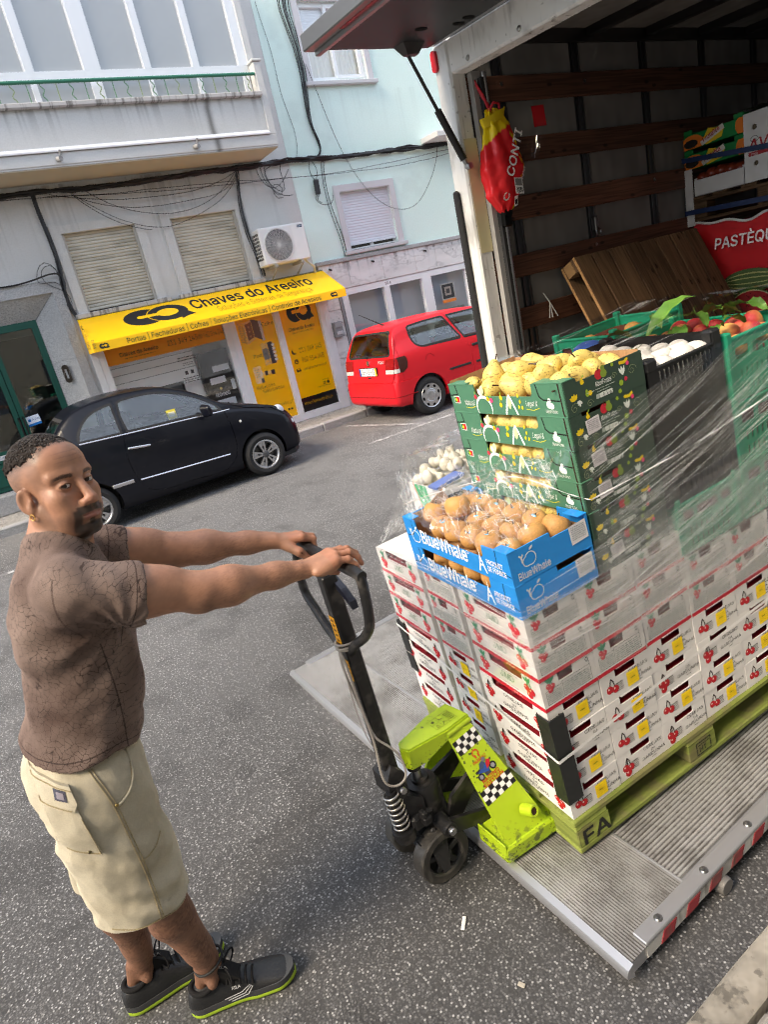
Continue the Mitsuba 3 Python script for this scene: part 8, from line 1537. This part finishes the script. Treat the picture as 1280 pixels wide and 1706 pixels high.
# shorts
HM2 = lambda p: p[:, 2] - (.560 - .10 * (p[:, 0] + .09) + .35 * np.clip(1.70 - p[:, 1], -.1, .2) * .3)
def shorts(p, off=0.0):
    d = ell(p, (-.094, 1.79, 1.0), (.146, .195, .15)); rl = smin(.05, cone(p, (-.085, 1.70, .96), (-.082, 1.722, .50), .120, .118), cone(p, (-.10, 1.70, .92), (-.105, 1.74, .50), .112, .110)); ll = cone(p, (-.10, 1.885, .96), (-.150, 1.905, .46), .118, .112)
    d = smin(.035, d, rl, ll); w = meshkit.fbm(np.column_stack([p[:, 0] * 9 + p[:, 2] * 4, p[:, 1] * 9, p[:, 2] * 5]), 3, 12) - .5; d = d - .030 * w - .013 * (meshkit.fbm(np.column_stack([p[:, 0] * 16 + p[:, 2] * 13, p[:, 1] * 14, p[:, 2] * 9 - p[:, 0] * 12]), 3, 31) - .5) - .007 * np.sin(p[:, 2] * 55 + p[:, 0] * 40 + 6 * meshkit.noise(p * 7, 2)) * np.clip(meshkit.noise(p * 5, 3) * 2 - .8, 0, 1)
    if off: return d - off
    d = np.maximum(d, p[:, 2] - 1.13); hr = np.maximum(d, -HM2(p)); ins = np.maximum(-np.maximum(hr * 0 + d + .010, HM2(p) - .07), hr); return ins
def khaki_f(p, n, uv):
    a = fbm(p.x * 6, p.y * 6, p.z * 6, 4); t = noise(p.x * 500, p.y * 500, p.z * 500); s = smoothstep(0.55, 0.75, fbm(p.x * 15 + 3, p.y * 15, p.z * 8, 4))
    return mix((0.36, 0.325, 0.24), (0.52, 0.485, 0.385), dr.clip(a * 1.4 - 0.2, 0, 1)) * (0.9 + 0.2 * t) * (1 - 0.12 * s)
scene['khaki'] = pr(proc(khaki_f), 0.9, specular=0.15, sheen=0.2)
SH = part(MN, 'shorts', surface(shorts, (-.34, 1.52, .44), (.12, 2.08, 1.16), .0055), 'khaki', smooth=True, label='khaki cargo shorts with a flap pocket')
def onto(pts, off, f=lambda p: shorts(p, 1e-9)):
    """points (x, z) carried onto the shorts from the camera's side of the street"""
    P = np.array(pts, float); P[:, 0] = np.maximum(P[:, 0], -.205); y = np.full(len(P), 1.50)
    for _ in range(60): y = y + np.clip(f(np.column_stack([P[:, 0], y, P[:, 1]])) * .7, -.02, .02)
    return np.column_stack([P[:, 0], y - off, P[:, 1]])
def patch(poly_, off, n=26):
    x0, z0, x1, z1 = poly_.bounds; m = trimesh.creation.extrude_polygon(poly_, .001, engine='earcut'); v2, f2 = trimesh.remesh.subdivide_to_size(m.vertices, m.faces, .012); o = onto(v2[:, :2], 0); o[:, 1] -= np.where(v2[:, 2] > .0005, off, -.004); return TM(o, f2[:, ::-1])
fl_ = Polygon([(-.213, 1.100), (-.136, 1.062), (-.134, 1.02), (-.147, 1.002), (-.232, 1.045)]); pk = Polygon([(-.226, 1.045), (-.140, 1.012), (-.128, .862), (-.198, .900)])
part(SH, 'cargo_pocket', patch(pk, .008), 'khaki', smooth=30); part(SH, 'pocket_flap', patch(fl_, .016), 'khaki', smooth=30)
lb = Polygon([(-.170, 1.065), (-.148, 1.055), (-.152, 1.030), (-.175, 1.040)]); part(SH, 'pocket_label', patch(lb, .0185), 'semi', (.05, .05, .075)); part(SH, 'pocket_label', patch(affinity.scale(lb, .6, .6), .020), 'semi', (.22, .20, .24))
stc = (.30, .25, .15)
def stitch(pts, off=.002, r=.0014): return tube(onto(spl(np.column_stack([np.array(pts), np.zeros(len(pts))]), 30)[:, :2], off), r, 5)
parts(SH, 'seam', [stitch(q_) for q_ in ([(-.085, 1.07), (-.064, .95), (-.060, .77), (-.070, .57)], [(-.078, 1.07), (-.057, .95), (-.053, .77), (-.063, .57)], [(.01, 1.05), (-.002, 1.0), (-.03, .965), (-.062, .955)], [(-.185, .60), (-.12, .580), (-.07, .570), (0.0, .565)])] + [stitch([(-.215, 1.090), (-.137, 1.053)], .0175), stitch([(-.228, 1.048), (-.150, 1.008)], .0175), stitch([(-.138, .98), (-.131, .868), (-.195, .903)], .0095), stitch([(-.06, .78), (-.02, .785), (.01, .80)])], 'matte', stc)
part(SH, 'pocket_edge', tube(onto(spl([(.012, 1.075, 0), (.008, 1.02, 0), (-.018, .975, 0), (-.060, .962, 0)], 24)[:, :2], .003), .004, 7), 'khaki', smooth=True)
part(SH, 'rivet', lathe([(0, .003), (.004, .002), (.005, 0)], onto([(-.152, .882)], .010)[0], (0, -1, 0), 10), 'metal', (.2, .17, .1)); part(SH, 'rivet', lathe([(0, .003), (.004, .002), (.005, 0)], onto([(-.058, .966)], .005)[0], (0, -1, 0), 10), 'metal', (.4, .3, .12))
# shoes
def shoe(heel, ax, L, mir):
    ax = np.array(ax, float); sd = np.array((-ax[1], ax[0], 0)); S = np.linspace(0, 1, 30)
    w = PchipInterpolator((0, .04, .12, .3, .48, .66, .82, .93, 1), (.022, .034, .041, .042, .043, .051, .050, .038, .012))(S); hh = PchipInterpolator((0, .04, .14, .28, .36, .48, .62, .78, .9, 1), (.070, .100, .104, .098, .108, .094, .074, .060, .050, .034))(S); cur = -.012 * np.sin(S * 2.6) * mir; V, U2, LM_ = [], [], []
    def ring(i, prof): o = np.array(heel) + ax * (S[i] * L) + sd * cur[i]; return [o + sd * (w[i] * a) + np.array((0, 0, z)) for a, z in prof]
    n = 22; 
    for i in range(len(S)):
        lift = .010 * max(0, (S[i] - .8) / .2) ** 2 + .006 * max(0, (.1 - S[i]) / .1); zb, zt = .034 + lift, max(hh[i], .036 + lift)
        an = np.linspace(0, math.pi, n); V.append(ring(i, [(math.copysign(abs(math.cos(t)) ** .75, math.cos(t)) * (1 if t not in (0,) else 1), zb + (zt - zb) * abs(math.sin(t)) ** .8) for t in an] + [(-.9, zb - .01), (.9, zb - .01)]))
        U2.append(ring(i, [(1.05, .020 + lift), (1.09, .028 + lift), (1.04, .041 + lift), (.7, .042 + lift), (-.7, .042 + lift), (-1.04, .041 + lift), (-1.09, .028 + lift), (-1.05, .020 + lift)])); LM_.append(ring(i, [(1.06, .008 + lift), (1.09, .014 + lift), (1.06, .0205 + lift), (-1.06, .0205 + lift), (-1.09, .014 + lift), (-1.06, .008 + lift), (-.9, .001 + lift), (.9, .001 + lift)]))
    return rings(np.array(V)), rings(np.array(U2)), rings(np.array(LM_)), sd
for heel, ax, mir, which in (((-.098, 1.797, 0), AR, -1, 'right'), ((-.278, 1.950, 0), AL, 1, 'left')):
    up, md, ou, sd = shoe(heel, ax, .337, mir); o = np.array(heel); K = part(MN, 'shoe', up, 'semi', (.016, .017, .019), smooth=50, label=f'black {which} trainer with yellow green sole edge')
    part(K, 'midsole', md, 'semi', (.045, .048, .052), smooth=40); part(K, 'outsole', ou, 'semi', (.34, .50, .03), smooth=40)
    for a in (.30, .55):
        part(K, 'sole_patch', hull([o + ax * (.337 * (a + da)) - sd * y + np.array((0, 0, z)) for da, z in ((-.05, .018), (.06, .018), (.03, .036), (-.02, .036)) for y in (.040, .0505)]), 'semi', (.36, .52, .03), smooth=30) if a < 0 else None
    col = [o + ax * (.337 * (.185 + .135 * math.cos(t))) + sd * (.034 * math.sin(t)) + np.array((0, 0, .104 + .006 * math.cos(2 * t) + .008 * math.cos(t))) for t in np.linspace(0, 2 * math.pi, 30)]
    part(K, 'collar', tube(col, .0085, 9), 'matte', (.013, .013, .014), smooth=True)
    part(K, 'tongue', hull([o + ax * (.337 * a) + sd * y + np.array((0, 0, z)) for a, z in ((.33, .152), (.37, .154), (.36, .09), (.52, .095)) for y in (-.024, .024)]), 'matte', (.015, .015, .016), smooth=30)
    lc = [tube([o + ax * (.337 * a) + sd * y + np.array((0, 0, z + .004)) for y, z in ((-.034, zz - .016), (-.015, zz), (.015, zz), (.034, zz - .016))], .0035, 6) for a, zz in ((.40, .109), (.455, .102), (.51, .094), (.565, .086), (.62, .078))]
    lc += [tube(CubicSpline(np.arange(5), np.array([o + ax * (.337 * a) + sd * y + np.array((0, 0, z)) for a, y, z in ((.38, 0, .118), (.42, s * .02, .15), (.47, s * .05, .145), (.46, s * .055, .115), (.40, 0, .118))]))(np.linspace(0, 4, 24)), .003, 6) for s in (-1, 1)]
    parts(K, 'lace', lc, 'matte', (.012, .012, .013), smooth=True)
    q = Print(.0008)
    for j in range(3): q.poly(Polygon([(.0 + .01 * j, .012 - .006 * j), (.055 + .01 * j, .016 - .006 * j), (.085 + .004 * j, .030 - .003 * j), (.083 + .004 * j, .0315 - .003 * j), (.053 + .01 * j, .0185 - .006 * j), (.0 + .01 * j, .0145 - .006 * j)]), 'a8abad')
    q.text('FILA', .028, .033, .009, 'b8babd', bold=True); q.put(K, 'side_print', frame(o + ax * .115 - sd * .0475 + np.array((0, 0, .043)), ax, np.array((0, 0, 1)) * .9 + sd * .42, -sd))
    q = Print(.0008); q.text('FILA', 0, 0, .012, 'b0b3b6', bold=True); q.put(K, 'tongue_print', frame(o + ax * .115 - sd * .012 + np.array((0, 0, .153)), -sd * .2 + np.array((0, 0, -1.)) * .2 + ax * .95, np.array((0, 0, 1)), -sd))
part(MN, 'ankle_band', tube([np.array((-.006, 1.766, .178)) + np.array((.046 * math.cos(t), .043 * math.sin(t), .010 * math.cos(t))) for t in np.linspace(0, 6.3, 30)], .0042, 7), 'rubber', smooth=True)
